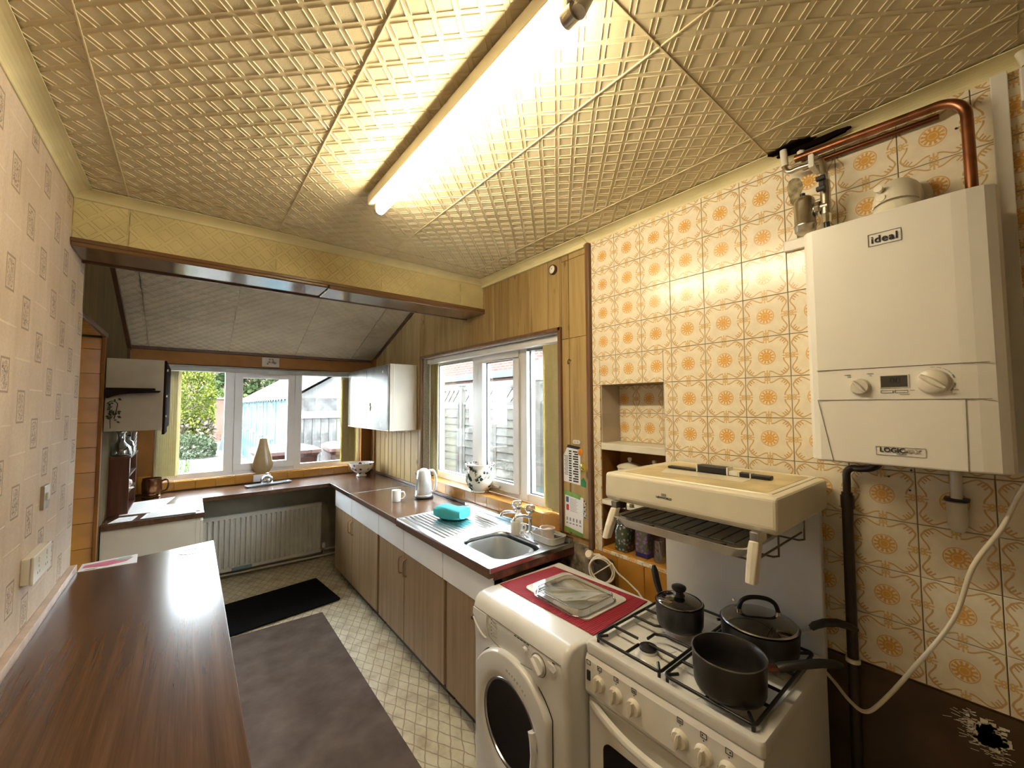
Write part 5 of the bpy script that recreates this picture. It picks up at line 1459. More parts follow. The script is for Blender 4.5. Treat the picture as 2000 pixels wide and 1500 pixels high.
# floral footed bowl in the corner
def floral(name, base, spots, scale, thr=0.36, cluster=0):
    mt, nt, b = new_mat(name, 0.15, 0, 0.5); co = coords(nt)
    vo = nt.nodes.new('ShaderNodeTexVoronoi'); vo.inputs['Scale'].default_value = scale; vo.inputs['Randomness'].default_value = 1.0
    nt.links.new(co, vo.inputs['Vector'])
    n_ = X(noise(nt, co, scale * 2.2, 2))
    f = (X(vo.outputs['Distance']) + (n_ - 0.5) * 0.5).sm(thr - 0.04, thr + 0.04, 1, 0)
    if cluster: f = f * X(noise(nt, co, cluster, 1)).sm(0.46, 0.54)
    nt.links.new(mixc(nt, f, base, spots), b.inputs['Base Color'])
    return mt
t = thing('footed_bowl', 'white footed bowl with dark flower pattern in the worktop corner', 'bowl', (1.475, 4.445, WZ))
MB().lathe([(0, 0), (0.052, 0), (0.054, 0.004), (0.044, 0.018), (0.042, 0.030), (0.070, 0.042), (0.108, 0.075), (0.124, 0.115), (0.130, 0.140), (0.126, 0.141), (0.104, 0.078), (0.066, 0.050), (0, 0.044)], (1.475, 4.445, WZ + 0.001), (0, 0, 1), 40).build('bowl', floral('bowl_flowers', (0.74, 0.72, 0.70), (0.05, 0.045, 0.06), 19, 0.30), t)
# jardiniere on the sill
t = thing('jardiniere', 'white china plant pot with dark green leaf pattern on the window sill', 'plant pot', (1.745, 2.56, 0.9645))
MB().lathe([(0, 0), (0.066, 0), (0.071, 0.006), (0.068, 0.014), (0.092, 0.038), (0.108, 0.082), (0.110, 0.118), (0.103, 0.168), (0.100, 0.184), (0.111, 0.202), (0.113, 0.210), (0.107, 0.211), (0.094, 0.184), (0.102, 0.11), (0.080, 0.034), (0, 0.022)], (1.738, 2.56, 0.965), (0, 0, 1), 44).build('pot', floral('ivy_pattern', (0.72, 0.64, 0.55), (0.018, 0.040, 0.030), 34, 0.52, 9), t)
for s_ in (-1, 1):
    MB().tube(smooth_path([(1.738, 2.56 + s_ * 0.104, 1.120), (1.738, 2.56 + s_ * 0.126, 1.112), (1.738, 2.56 + s_ * 0.122, 1.088), (1.738, 2.56 + s_ * 0.107, 1.080)], 4), 0.006, 8).build('lug_handle', M['cream'], t)

# ================================================================== CABLE COIL AND PIPES BEHIND THE MACHINE
t = thing('cable_coil', 'coiled cream cable with a plug behind the washing machine', 'cable', (1.60, 1.30, 0.80))
cp = []
cd = Vector((0.30, -0.954, 0)); cc = Vector((1.556, 1.262, 0.828))
for i in range(58):
    a = 2.0 - i * 0.30; r = 0.058 + 0.007 * math.sin(i * 0.37)
    cp.append(cc + cd * r * math.cos(a) + Vector((0, 0, r * 1.02 * math.sin(a))) + Vector((-0.8, -0.6, 0)) * 0.008 * math.sin(i * 0.21))
cp += [(1.560, 1.205, 0.878), (1.572, 1.185, 0.840), (1.578, 1.13, 0.812), (1.572, 1.075, 0.79), (1.560, 1.035, 0.765), (1.548, 1.01, 0.74)]
MB().tube(cp, 0.0042, 8).build('cable', M['cable'], t)
MB().lathe([(0, 0), (0.018, 0), (0.021, 0.004), (0.021, 0.022), (0.016, 0.030), (0, 0.031)], (1.566, 1.338, 0.876), (-0.8, -0.2, 0.5), 18).build('plug', M['cable'], t)
MB().tube([(1.566, 1.325, 0.884), (1.570, 1.290, 0.892), (1.560, 1.265, 0.890)], 0.006, 10).build('plug_neck', M['cable'], t)
tag(MB().cyl((1.634, 1.312, 0.0), (1.634, 1.312, 0.838), 0.048, n=28, caps=False).build('waste_pipe', plain('grey_brown_pipe', (0.12, 0.10, 0.075), 0.45)), 'open grey-brown waste pipe standing behind the washing machine', 'pipe')
for i, (y, x, r, z1) in enumerate(((1.440, 1.655, 0.010, 0.86), (1.420, 1.640, 0.008, 0.84))):
    tag(MB().cyl((x, y, 0.0), (x, y, z1), r, n=12).build('supply_pipe', plain('old_pipe_%d' % i, (0.34, 0.31, 0.26), 0.5)), ('thicker' if i == 0 else 'thinner') + ' old supply pipe on the bare wall beside the sink end', 'pipe')

# ================================================================== NICHE CONTENTS
def lidded_pot(y, label, s_=1.0):
    t = thing('storage_pot', label, 'pot', (1.77, y, 1.1305))
    MB().lathe([(0, 0), (0.055 * s_, 0), (0.058 * s_, 0.006), (0.060 * s_, 0.16), (0.055 * s_, 0.165), (0, 0.165)], (1.77, y, 1.1308), (0, 0, 1), 28).build('pot', M['cream'], t)
    MB().lathe([(0.064 * s_, 0.0), (0.064 * s_, 0.006), (0.052 * s_, 0.014), (0.02, 0.024), (0.008, 0.027), (0.007, 0.033), (0.0115, 0.040), (0.0105, 0.049), (0, 0.053)], (1.77, y, 1.2958), (0, 0, 1), 28).build('lid', M['cream'], t)
lidded_pot(1.245, 'cream lidded storage pot in the niche, nearer the noticeboard')
lidded_pot(1.105, 'cream lidded storage pot in the niche, mostly hidden by the grill canopy', 0.97)
tin_m = floral('purple_flower_tin', (0.075, 0.085, 0.045), (0.17, 0.09, 0.26), 62, 0.42)
blue = plain('deep_blue_tin', (0.018, 0.014, 0.11), 0.3)
t = thing('flower_tin', 'tall blue tin with purple flower print in the lower niche', 'tin', (1.745, 1.150, 0.887))
def trect(z, w_, cx=1.745, cy=1.150, r=0.012): return [(cx + a, cy + b, z) for a, b in rrect(w_, w_, r, 4)]
MB().loft([trect(0.8875, 0.072), trect(0.908, 0.072)], True, True, True, False).build('base_band', blue, t)
MB().loft([trect(0.908, 0.0715), trect(1.045, 0.0715)], True, True, True, False).build('body', tin_m, t)
MB().loft([trect(1.045, 0.0725), trect(1.060, 0.0725), trect(1.066, 0.062), trect(1.082, 0.060)], True, True, True, False).build('lid', blue, t)
gt = floral('green_lavender_label', (0.060, 0.075, 0.040), (0.24, 0.24, 0.30), 55, 0.36)
t = thing('clip_jar', 'dark green glass jar with wire clip in the lower niche', 'jar', (1.735, 1.265, 0.887))
def jrect(z, w_): return [(1.735 + a, 1.262 + b, z) for a, b in rrect(w_, w_, w_ * 0.28, 3)]
MB().loft([jrect(0.8875, 0.072), jrect(0.892, 0.078), jrect(0.985, 0.078), jrect(1.008, 0.058), jrect(1.020, 0.054)], True, True, True, True).build('jar', gt, t)
MB().loft([jrect(1.020, 0.058), jrect(1.034, 0.058), jrect(1.040, 0.045)], True, True, True, True).build('lid', plain('grey_glass_lid', (0.10, 0.10, 0.10), 0.1), t)
MB().tube(arc((1.700, 1.262, 1.030), 0.018, 0, 2 * PI, 18, (0, 1, 0), (0, 0, 1)), 0.0018, 6).build('wire_clip', M['steel'], t)
t = tag(MB().lathe([(0, 0), (0.026, 0), (0.030, 0.006), (0.028, 0.10), (0.026, 0.101), (0.027, 0.01), (0, 0.008)], (1.730, 1.062, 0.8875), (0, 0, 1), 20).build('drinking_glass', M['glass']), 'clear drinking glass beside the flower tin in the niche', 'glass')

# ================================================================== NOTICES ON THE PLANKS
nx = 1.6785
def sheet(name, label, y0, y1, z0, z1, skew, mat, cat='paper', x=nx):
    o = MB().add([(x, y1, z0), (x, y0, z0 + skew), (x, y0, z1 + skew), (x, y1, z1), (x + 0.0008, y1, z0), (x + 0.0008, y0, z0 + skew), (x + 0.0008, y0, z1 + skew), (x + 0.0008, y1, z1)], [(0, 1, 2, 3), (7, 6, 5, 4), (0, 4, 5, 1), (1, 5, 6, 2), (2, 6, 7, 3), (3, 7, 4, 0)])
    return o
t = thing('calendar_sheet', 'white printed sheet with black heading pinned to the planks', 'paper', (nx, 1.56, 1.18))
MB().prism([(1.624, 1.186), (1.498, 1.178), (1.498, 1.372), (1.594, 1.380), (1.624, 1.330)], 'x', nx - 0.001, nx + 0.001).build('sheet', M['paper'], t)
MB().prism([(1.597, 1.378), (1.500, 1.370), (1.498, 1.386), (1.590, 1.394)], 'x', nx - 0.0014, nx + 0.001).build('heading', M['ink'], t)
pr = MB()
for k in range(13):
    z = 1.358 - k * 0.0135
    pr.box(nx - 0.0014, nx, 1.562, 1.582, z - 0.004, z + 0.004); pr.box(nx - 0.0014, nx, 1.512, 1.551 - 0.01 * (k % 3 == 1), z - 0.005, z + 0.003)
for k in range(14):
    z = 1.33 - k * 0.008; pr.box(nx - 0.0014, nx, 1.588, 1.618 - 0.004 * (k % 3), z - 0.0012, z + 0.0012)
pr.build('print', M['ink'], t, kind='stuff')
t = thing('green_leaflet', 'white leaflet with green borders and red and blue boxes on the planks', 'paper', (nx, 1.55, 0.93))
gm = plain('leaflet_green', (0.16, 0.34, 0.06), 0.5)
MB().prism([(1.618, 0.918), (1.484, 0.905), (1.480, 1.112), (1.614, 1.122)], 'x', nx - 0.001, nx + 0.001).build('sheet', M['paper'], t)
MB().prism([(1.618, 0.915), (1.484, 0.902), (1.484, 0.922), (1.618, 0.937)], 'x', nx - 0.0014, nx).build('green_footer', gm, t)
MB().prism([(1.622, 1.112), (1.500, 1.100), (1.500, 1.124), (1.622, 1.138)], 'x', nx - 0.0014, nx).build('green_header', gm, t)
MB().box(nx - 0.0014, nx, 1.587, 1.607, 1.072, 1.102).build('blue_box', plain('print_blue', (0.02, 0.06, 0.16), 0.5), t)
MB().box(nx - 0.0014, nx, 1.586, 1.606, 1.028, 1.060).build('red_box', plain('print_red', (0.50, 0.025, 0.03), 0.5), t)
pr = MB()
for k in range(12):
    z = 1.095 - k * 0.0062; pr.box(nx - 0.0014, nx, 1.530 - 0.01 * (k % 3 == 2), 1.578, z - 0.0008, z + 0.0008)
for k in range(5):
    y = 1.600 - k * 0.024; pr.box(nx - 0.0014, nx, y - 0.005, y + 0.005, 0.972, 0.990); pr.box(nx - 0.0014, nx, y - 0.007, y + 0.007, 0.955, 0.962)
pr.build('print', M['greyink'], t, kind='stuff')
tag(MB().lathe([(0, 0.005), (0.014, 0.0045), (0.020, 0.0), (0, 0)], (nx, 1.500, 1.358), (-1, 0, 0), 22).build('badge', plain('orange_badge', (0.70, 0.24, 0.02), 0.3)), 'shiny orange round badge beside the calendar sheet', 'badge')
tag(MB().prism([(1.494, 1.175), (1.462, 1.172), (1.462, 1.200), (1.478, 1.222), (1.494, 1.208)], 'x', nx - 0.001, nx + 0.001).build('house_sticker', plain('sticker_green', (0.03, 0.26, 0.10), 0.4)), 'green house-shaped sticker on the planks', 'sticker')
tag(MB().lathe([(0, 0.0015), (0.024, 0.001), (0.025, 0), (0, 0)], (nx, 1.480, 1.278), (-1, 0, 0), 22).build('round_sticker', floral('yellow_green_sticker', (0.42, 0.32, 0.04), (0.05, 0.12, 0.02), 90)), 'yellow and green round sticker below the orange badge', 'sticker')
tag(MB().prism([(1.480, 1.10), (1.462, 1.10), (1.462, 1.004), (1.480, 1.004)], 'x', nx - 0.001, nx + 0.001).build('label_strip', floral('bitten_label', (0.50, 0.45, 0.36), (0.05, 0.04, 0.03), 70)), 'narrow brown and white label strip beside the green leaflet', 'label')
t = thing('hook_rail', 'small clear double hook on the planks above the calendar sheet', 'hook', (nx, 1.53, 1.41))
MB().prism(rrect(0.052, 0.022, 0.010, 5, 1.522, 1.412), 'x', nx - 0.004, nx + 0.001).build('plate', M['white_plastic'], t)
for y in (1.534, 1.511): MB().tube(arc((nx - 0.005, y, 1.410), 0.006, 0, 2 * PI, 14, (0, 1, 0), (0, 0, 1)), 0.0015, 6).build('ring', M['silver'], t)
tag(MB().tube(smooth_path([(nx - 0.002, 1.572, 1.855), (nx - 0.012, 1.570, 1.850), (nx - 0.018, 1.566, 1.862), (nx - 0.016, 1.560, 1.874), (nx - 0.008, 1.558, 1.870), (nx - 0.002, 1.558, 1.868)], 4), 0.0025, 8).build('coat_hook', M['brownpipe']), 'small brown twisted hook screwed into the pine plank', 'hook')
t = thing('sounder', 'small round cream sounder with dark rim on the planks under the coving', 'sounder', (1.66, 1.69, 2.42))
MB().lathe([(0.024, 0), (0.030, 0), (0.030, 0.016), (0.026, 0.020), (0.024, 0.018)], (1.680, 1.690, 2.424), (-1, 0, 0), 30).build('rim', M['darktrim'], t)
MB().lathe([(0.026, 0.0), (0.026, 0.014), (0.020, 0.019), (0, 0.020)], (1.680, 1.690, 2.424), (-1, 0, 0), 30).build('face', M['cream'], t)
MB().cyl((1.6605, 1.690, 2.428), (1.6590, 1.690, 2.428), 0.003, n=10).build('led', M['ink'], t)

# ================================================================== VERTICAL BLINDS
def slat(mb_axis, c, w_, z0, z1, ang, name, parent, mat=M['blind']):
    d = Vector((math.cos(ang), math.sin(ang), 0)); n_ = Vector((-d.y, d.x, 0))
    c = Vector(c); m_ = MB(); secp = []
    for i in range(5):
        s_ = -1 + i / 2; secp.append(c + d * s_ * w_ / 2 + n_ * 0.004 * (1 - s_ * s_))
    back = [p + n_ * 0.0008 for p in reversed(secp)]
    rg = secp + back
    m_.loft([[p + Vector((0, 0, z)) for p in rg] for z in (z0, z1)], True, True, True, False)
    return m_.build(name, mat, parent)
t = thing('vertical_blind', 'cream vertical blind bunched left of the far window', 'blind', (-0.13, 4.755, 0.95), 'bunched vertical blinds')
for k in range(11): slat('y', (-0.215 + k * 0.0145, 4.748, 0), 0.060, 0.995, 1.938, 1.20 + 0.03 * math.sin(k * 2.1), 'slat', t)
for k in range(11): MB().box(-0.217 + k * 0.0145, -0.213 + k * 0.0145, 4.738, 4.758, 0.982, 0.996).build('chain_clip', M['blind'], t)
t = thing('vertical_blind', 'cream vertical blind bunched right of the far window', 'blind', (1.45, 4.755, 0.95), 'bunched vertical blinds')
for k in range(9): slat('y', (1.375 + k * 0.012, 4.748, 0), 0.085, 0.985, 1.938, 0.10 + 0.04 * math.sin(k * 1.7), 'slat', t)
t = thing('vertical_blind', 'cream vertical blind bunched at the kettle end of the side window', 'blind', (1.75, 3.30, 0.97), 'bunched vertical blinds')
for k in range(9): slat('x', (1.750, 3.270 + k * 0.014, 0), 0.080, 0.985, 1.995, 1.35 + 0.05 * math.sin(k * 1.3), 'slat', t)
t = thing('vertical_blind', 'cream vertical blind bunched at the noticeboard end of the side window', 'blind', (1.75, 1.74, 0.97), 'bunched vertical blinds')
for k in range(9): slat('x', (1.750, 1.700 + k * 0.0145, 0), 0.085, 0.985, 1.995, 1.75 + 0.05 * math.sin(k * 1.9), 'slat', t)
for k in range(9): MB().box(1.742, 1.758, 1.698 + k * 0.0145, 1.702 + k * 0.0145, 0.972, 0.986).build('chain_clip', M['blind'], t)

# ================================================================== WALL CABINETS
t = thing('wall_cabinet', 'wall cabinet with cream end panel and grey doors right of the far window', 'cabinet', (1.54, 4.10, 1.385))
MB().box(1.412, 1.676, 3.534, 4.690, 1.388, 1.995).build('carcass', M['offwhite'], t, 0.002)
MB().box(1.412, 1.676, 3.528, 3.5335, 1.385, 1.998).build('end_panel', M['offwhite'], t, 0.002)
MB().box(1.446, 1.452, 3.5268, 3.5285, 1.385, 1.998).box(1.655, 1.660, 3.5268, 3.5285, 1.385, 1.998).build('end_edging', M['cream'], t)
dm = plain('worn_grey_door', (0.16, 0.15, 0.13), 0.30, 0.2, 0.4, 0.3, 5)
for (a, b) in ((3.538, 4.090), (4.094, 4.688)):
    d_ = MB().box(1.396, 1.411, a, b, 1.396, 1.990).build('door', dm, t, 0.002)
    MB().box(1.3955, 1.412, a, b, 1.386, 1.3955).build('door_lip', M['offwhite'], d_)
mb = MB(); rd = random.Random(8)
for (y, z, q) in ((4.30, 1.70, 0.018), (4.34, 1.64, 0.02), (4.42, 1.66, 0.012), (4.46, 1.60, 0.008), (3.70, 1.44, 0.03), (3.69, 1.47, 0.02), (3.66, 1.93, 0.014), (3.82, 1.72, 0.012)):
    mb.add([(1.3956, y + q * math.cos(2 * PI * i / 9) * rd.uniform(.5, 1.2), z + q * math.sin(2 * PI * i / 9) * rd.uniform(.6, 1.3)) for i in range(9)], [tuple(range(9))])
mb.build('glue_marks', M['paper'], t)
sp5 = []
for i in range(10):
    r = 0.034 if i % 2 == 0 else 0.011
    a = PI / 2 + i * PI / 5 + 0.2; sp5.append((3.985 + r * math.cos(a) * 0.8, 1.602 + r * math.sin(a) * 1.2))
MB().prism(sp5, 'x', 1.388, 1.396).build('star_sticker', M['silver'], t)
for k in range(7):
    y = 3.56 + k * 0.075
    nth = ('first', 'second', 'third', 'fourth', 'fifth', 'sixth', 'seventh')[k]
    tag(MB().tube(smooth_path([(1.60, y, 1.386), (1.60, y, 1.372), (1.592, y, 1.360), (1.580, y, 1.360), (1.574, y, 1.370)], 4), 0.002, 6).build('cup_hook', M['silver']), nth + ' cup hook under the right wall cabinet counted from the side window', 'hook', 'cup hooks in a row under the cabinet')

t = thing('wall_cabinet', 'wall cabinet with plain beige end panel left of the far window', 'cabinet', (-0.28, 3.95, 1.46))
MB().box(-0.421, -0.142, 3.632, 4.40, 1.462, 1.930).build('carcass', M['offwhite'], t, 0.002)
MB().box(-0.421, -0.140, 3.624, 3.6315, 1.460, 1.932).build('end_panel', plain('beige_panel', (0.40, 0.36, 0.29), 0.5, 0, 0.3, 0.05), t, 0.002)
cdm = plain('matt_dark_door', (0.020, 0.010, 0.006), 1.0, 0, 0.02)
d_ = MB().box(-0.1415, -0.127, 3.632, 4.02, 1.428, 1.930).build('door', cdm, t, 0.002)
MB().box(-0.1415, -0.127, 4.024, 4.398, 1.462, 1.930).build('door', cdm, t, 0.002)
for z in (1.55, 1.69, 1.87): MB().cyl((-0.127, 3.70, z), (-0.120, 3.70, z), 0.008, n=10).build('screw_cover', M['cream'], d_)
t = thing('corbel_shelf', 'dark carved bracket shelf fixed to the left cabinet end panel', 'shelf', (-0.28, 3.58, 1.65))
MB().box(-0.410, -0.180, 3.540, 3.6225, 1.726, 1.738).build('board', M['bracketwood'], t, 0.002)
MB().prism([(-0.408, 1.726), (-0.152, 1.722), (-0.160, 1.712), (-0.30, 1.704), (-0.352, 1.698), (-0.385, 1.686), (-0.408, 1.674)], 'y', 3.545, 3.6225).build('bracket', M['bracketwood'], t, 0.002)

# ================================================================== LEFT BASE UNIT AND ITS CLUTTER
t = thing('corner_base_unit', 'low cupboard with cream end panel under the papers', 'cabinet', (-0.16, 4.1, 0.0))
MB().box(-0.420, 0.086, 3.694, 4.70, 0.0, WZ - 0.037).build('carcass', M['offwhite'], t)
MB().box(-0.420, 0.086, 3.684, 3.6935, 0.0, WZ - 0.037).build('end_panel', M['offwhite'], t, 0.002)
MB().box(0.087, 0.102, 3.690, 4.22, 0.05, 0.800).build('door', M['offwhite'], t, 0.002)
MB().box(0.060, 0.0635, 3.6825, 3.6845, 0.0, 0.822).build('panel_groove', M['paleink'], t)
def paper(name, label, pts, z, lines=None, grp=None):
    t = thing(name, label, 'paper', (pts[0][0], pts[0][1], z), grp)
    MB().prism(pts, 'z', z, z + 0.0012).build('sheet', M['paper'], t)
    if lines:
        a, b, c, d = [Vector((p[0], p[1], z + 0.0015)) for p in pts[:4]]
        m_ = MB(); n_, f0, f1 = lines
        for k in range(n_):
            v = 0.12 + 0.76 * k / max(1, n_ - 1)
            p0 = a.lerp(d, v); p1 = b.lerp(c, v)
            q0 = p0.lerp(p1, f0); q1 = p0.lerp(p1, f1)
            m_.bar(q0, q1, 0.006, 0.0004)
        m_.build('print', M['paleink'], t, kind='stuff')
    return t
z0 = WZ + 0.0008
paper('newspaper', 'open printed newspaper sheet on the corner worktop', [(-0.36, 3.92), (-0.16, 3.90), (-0.07, 4.43), (-0.33, 4.38)], z0, (14, 0.08, 0.92))
paper('letter', 'white letter lying across the corner worktop', [(-0.215, 3.80), (0.085, 3.735), (0.10, 4.06), (-0.13, 4.12)], z0 + 0.002, (12, 0.08, 0.85))
paper('letter', 'second white letter at the front of the corner worktop', [(-0.235, 3.70), (0.060, 3.682), (0.062, 3.84), (-0.21, 3.86)], z0 + 0.004, (7, 0.06, 0.94))
paper('envelope', 'small blue-grey envelope on the corner worktop by the shelf unit', [(-0.39, 3.69), (-0.275, 3.69), (-0.255, 3.83), (-0.35, 3.84)], z0 + 0.002, (3, 0.2, 0.8))
# little shelf unit
t = thing('shelf_unit', 'small mahogany shelf unit standing on the corner worktop', 'shelf unit', (-0.375, 4.15, WZ))
MB().box(-0.422, -0.318, 3.952, 3.966, WZ, 1.252).build('side_panel', M['shelfwood'], t, 0.002)
MB().box(-0.422, -0.318, 4.440, 4.454, WZ, 1.252).build('side_panel', M['shelfwood'], t, 0.002)
MB().box(-0.422, -0.312, 3.946, 4.460, 1.252, 1.266).build('top_board', M['shelfwood'], t, 0.002)
for z in (WZ, 1.000, 1.115): MB().box(-0.422, -0.320, 3.966, 4.440, z + 0.001, z + 0.013).build('shelf_board', M['shelfwood'], t, 0.001)
MB().box(-0.424, -0.418, 3.952, 4.454, WZ, 1.26).build('back_board', M['shelfwood'], t)
for k, (c, h) in enumerate((((0.62, 0.58, 0.40), 0.11), ((0.68, 0.64, 0.50), 0.10), ((0.55, 0.50, 0.34), 0.115))):
    bk = thing('book', ('%s cream-spined book on the upper shelf of the small shelf unit' % ('nearest', 'middle', 'farthest')[k]), 'book', (-0.36, 3.99 + k * 0.03, 1.128))
    MB().box(-0.415, -0.324, 3.978 + k * 0.030, 4.004 + k * 0.030, 1.1285, 1.1285 + h).build('cover', plain('book_%d' % k, c, 0.5), bk, 0.001)
    MB().box(-0.413, -0.326, 3.980 + k * 0.030, 4.002 + k * 0.030, 1.1283 + h, 1.1295 + h).build('pages', M['paper'], bk)
t = thing('china_ornament', 'white china ornament on the lower shelf of the small shelf unit', 'ornament', (-0.335, 4.12, 1.0145))
MB().lathe([(0, 0), (0.040, 0), (0.045, 0.006), (0.020, 0.014), (0.034, 0.036), (0.030, 0.060), (0.012, 0.070), (0.014, 0.078), (0, 0.082)], (-0.345, 4.12, 1.0145), (0, 0, 1), 22).build('body', floral('china_print', (0.74, 0.70, 0.62), (0.14, 0.12, 0.12), 60, 0.3), t)
# crystal on the shelf unit
def cut_glass(x, y, z, prof, label, name='decanter', n=14):
    t = thing(name, label, name.replace('_', ' '), (x, y, z))
    MB().lathe(prof, (x, y, z), (0, 0, 1), n).build('glass', M['crystal'], t)
    return t
t = cut_glass(-0.375, 4.03, 1.2665, [(0, 0), (0.060, 0), (0.064, 0.006), (0.055, 0.060), (0.030, 0.088), (0.022, 0.10), (0.020, 0.155), (0.026, 0.170), (0.046, 0.186), (0.046, 0.188), (0.022, 0.172), (0.016, 0.12), (0.024, 0.09), (0.048, 0.05), (0, 0.012)], 'cut crystal decanter with flared neck on the small shelf unit')
cut_glass(-0.352, 4.175, 1.2665, [(0, 0), (0.040, 0), (0.043, 0.006), (0.044, 0.055), (0.030, 0.090), (0.012, 0.105), (0.014, 0.125), (0, 0.130)], 'squat cut crystal bottle on the shelf unit behind the decanter')
t = thing('glass_stack', 'stack of tumblers at the far end of the shelf unit', 'glasses', (-0.345, 4.30, 1.2665))
for k in range(5): MB().lathe([(0, 0), (0.030, 0), (0.036, 0.030), (0.033, 0.030), (0.027, 0.004)], (-0.345, 4.30, 1.2668 + k * 0.031), (0, 0, 1), 16).build('tumbler', M['crystal'], t)
# trailing plant on the cabinet end
t = thing('trailing_plant', 'dried dark trailing plant hanging at the left cabinet', 'plant', (-0.395, 3.60, 1.50))
rd = random.Random(21)
MB().tube(smooth_path([(-0.408, 3.61, 1.640), (-0.385, 3.60, 1.655), (-0.360, 3.595, 1.640), (-0.362, 3.592, 1.60), (-0.372, 3.595, 1.54)], 4), 0.0022, 6).build('stem', M['bracketwood'], t)
MB().tube(smooth_path([(-0.408, 3.61, 1.642), (-0.395, 3.60, 1.63), (-0.392, 3.595, 1.58), (-0.388, 3.60, 1.48)], 4), 0.0018, 6).build('stem', M['bracketwood'], t)
lf = plain('dried_leaf', (0.035, 0.035, 0.018), 0.6)
for k in range(22):
    c = Vector((rd.uniform(-0.402, -0.352), rd.uniform(3.59, 3.612), rd.gauss(1.585, 0.035)))
    d = Vector((rd.uniform(-1, 1), rd.uniform(-.3, .3), rd.uniform(-1.2, .2))).normalized(); s_ = Vector((0.3, 1, 0.2)).cross(d).normalized()
    L = rd.uniform(0.016, 0.030)
    MB().add([c, c + d * L * 0.5 + s_ * L * 0.3, c + d * L, c + d * L * 0.5 - s_ * L * 0.3], [(0, 1, 2, 3)]).build('leaf', lf, t)
# copper tankard
t = thing('tankard', 'copper brown tankard behind the papers by the far window', 'tankard', (-0.225, 4.560, WZ))
MB().lathe([(0, 0), (0.062, 0), (0.064, 0.006), (0.056, 0.018), (0.066, 0.05), (0.068, 0.12), (0.062, 0.150), (0.064, 0.156), (0.060, 0.157), (0.060, 0.02), (0, 0.012)], (-0.225, 4.56, WZ + 0.001), (0, 0, 1), 30).build('cup', plain('tankard_copper', (0.17, 0.075, 0.03), 0.22, 0.8, 0.5, 0.25), t)
MB().tube(smooth_path([(-0.162, 4.545, 0.99), (-0.130, 4.535, 1.000), (-0.118, 4.53, 0.965), (-0.130, 4.535, 0.915), (-0.162, 4.545, 0.905)], 5), 0.0065, 8).build('handle', bpy.data.materials['tankard_copper'], t)

# ================================================================== FAR SILL
t = thing('lamp_vase', 'tall tapering beige vase on the far window sill', 'vase', (0.594, 4.765, 0.9445))
MB().lathe([(0, 0), (0.050, 0), (0.062, 0.008), (0.088, 0.060), (0.092, 0.090), (0.080, 0.150), (0.056, 0.235), (0.040, 0.300), (0.034, 0.345), (0.030, 0.345), (0.036, 0.30), (0.05, 0.235), (0, 0.2)], (0.594, 4.760, 0.9448), (0, 0, 1), 36, sx=1.0, sy=0.5).build('body', plain('beige_vase', (0.34, 0.24, 0.115), 0.28, 0, 0.5, 0.08), t)
t = thing('long_tray', 'long narrow grey tray on the far worktop', 'tray', (0.62, 4.53, WZ))
def lring(z, w_, h_): return [(0.622 + a * 0.986 - b * 0.165, 4.532 + a * 0.165 + b * 0.986, z) for a, b in rrect(w_, h_, 0.006, 3)]
MB().loft([lring(WZ + 0.001, 0.36, 0.075), lring(WZ + 0.016, 0.39, 0.10), lring(WZ + 0.0165, 0.385, 0.095), lring(WZ + 0.005, 0.35, 0.066)], True, True, True, False).build('tray', plain('grey_tray', (0.34, 0.34, 0.35), 0.25, 0.3), t)
t = thing('glass_pot', 'lidded cut glass sugar pot on the long grey tray', 'pot', (0.605, 4.535, WZ + 0.006))
MB().lathe([(0, 0), (0.040, 0), (0.052, 0.012), (0.054, 0.045), (0.048, 0.062), (0, 0.063)], (0.605, 4.535, WZ + 0.007), (0, 0, 1), 12).build('pot', M['crystal'], t)
MB().lathe([(0.050, 0), (0.040, 0.014), (0.012, 0.026), (0.010, 0.034), (0.016, 0.044), (0, 0.052)], (0.605, 4.535, WZ + 0.070), (0, 0, 1), 12).build('lid', M['glass'], t)

# ================================================================== RADIATOR
t = thing('radiator', 'cream ribbed panel radiator below the far worktop', 'radiator', (0.62, 4.62, 0.08))
prof = []
x = 0.118
prof.append((x, 4.620)); 
nr = 24; pw = (1.118 - 0.118) / nr
for k in range(nr):
    a = 0.118 + k * pw
    prof += [(a + pw * 0.12, 4.600), (a + pw * 0.62, 4.600), (a + pw * 0.74, 4.612), (a + pw * 0.98, 4.612)]
prof.append((1.118, 4.620))
m_ = MB()
zs = [0.092, 0.120, 0.130, 0.560, 0.572, 0.598]
rows_ = []
for i, z in enumerate(zs):
    flat = i in (0, 1, 4, 5)
    rows_.append([(px, (4.603 if flat else py), z) for px, py in prof])
m_.loft(rows_, False, False, False, False)
m_.box(0.118, 1.118, 4.615, 4.640, 0.092, 0.598)
m_.build('panel', M['radiator'], t)
m_ = MB().box(0.118, 1.118, 4.598, 4.645, 0.595, 0.606).build('top_rail', M['radiator'], t, 0.003)
for x in (0.30, 0.95): MB().box(x - 0.015, x + 0.015, 4.638, 4.724, 0.30, 0.55).build('wall_bracket', M['radiator'], t)
MB().tube([(1.118, 4.622, 0.115), (1.150, 4.622, 0.115), (1.150, 4.622, 0.052)], 0.009, 10).build('tail_pipe', M['silver'], t)
MB().lathe([(0, 0), (0.018, 0), (0.021, 0.012), (0.020, 0.045), (0.014, 0.055), (0, 0.056)], (1.150, 4.622, 0.125), (0, 0, 1), 18).build('valve_head', M['white_plastic'], t)
tag(MB().tube([(0.10, 4.690, 0.100), (1.150, 4.690, 0.085), (1.64, 4.69, 0.085)], 0.011, 12).build('heating_pipe', M['radiator']), 'upper cream heating pipe along the wall under the radiator', 'pipe')
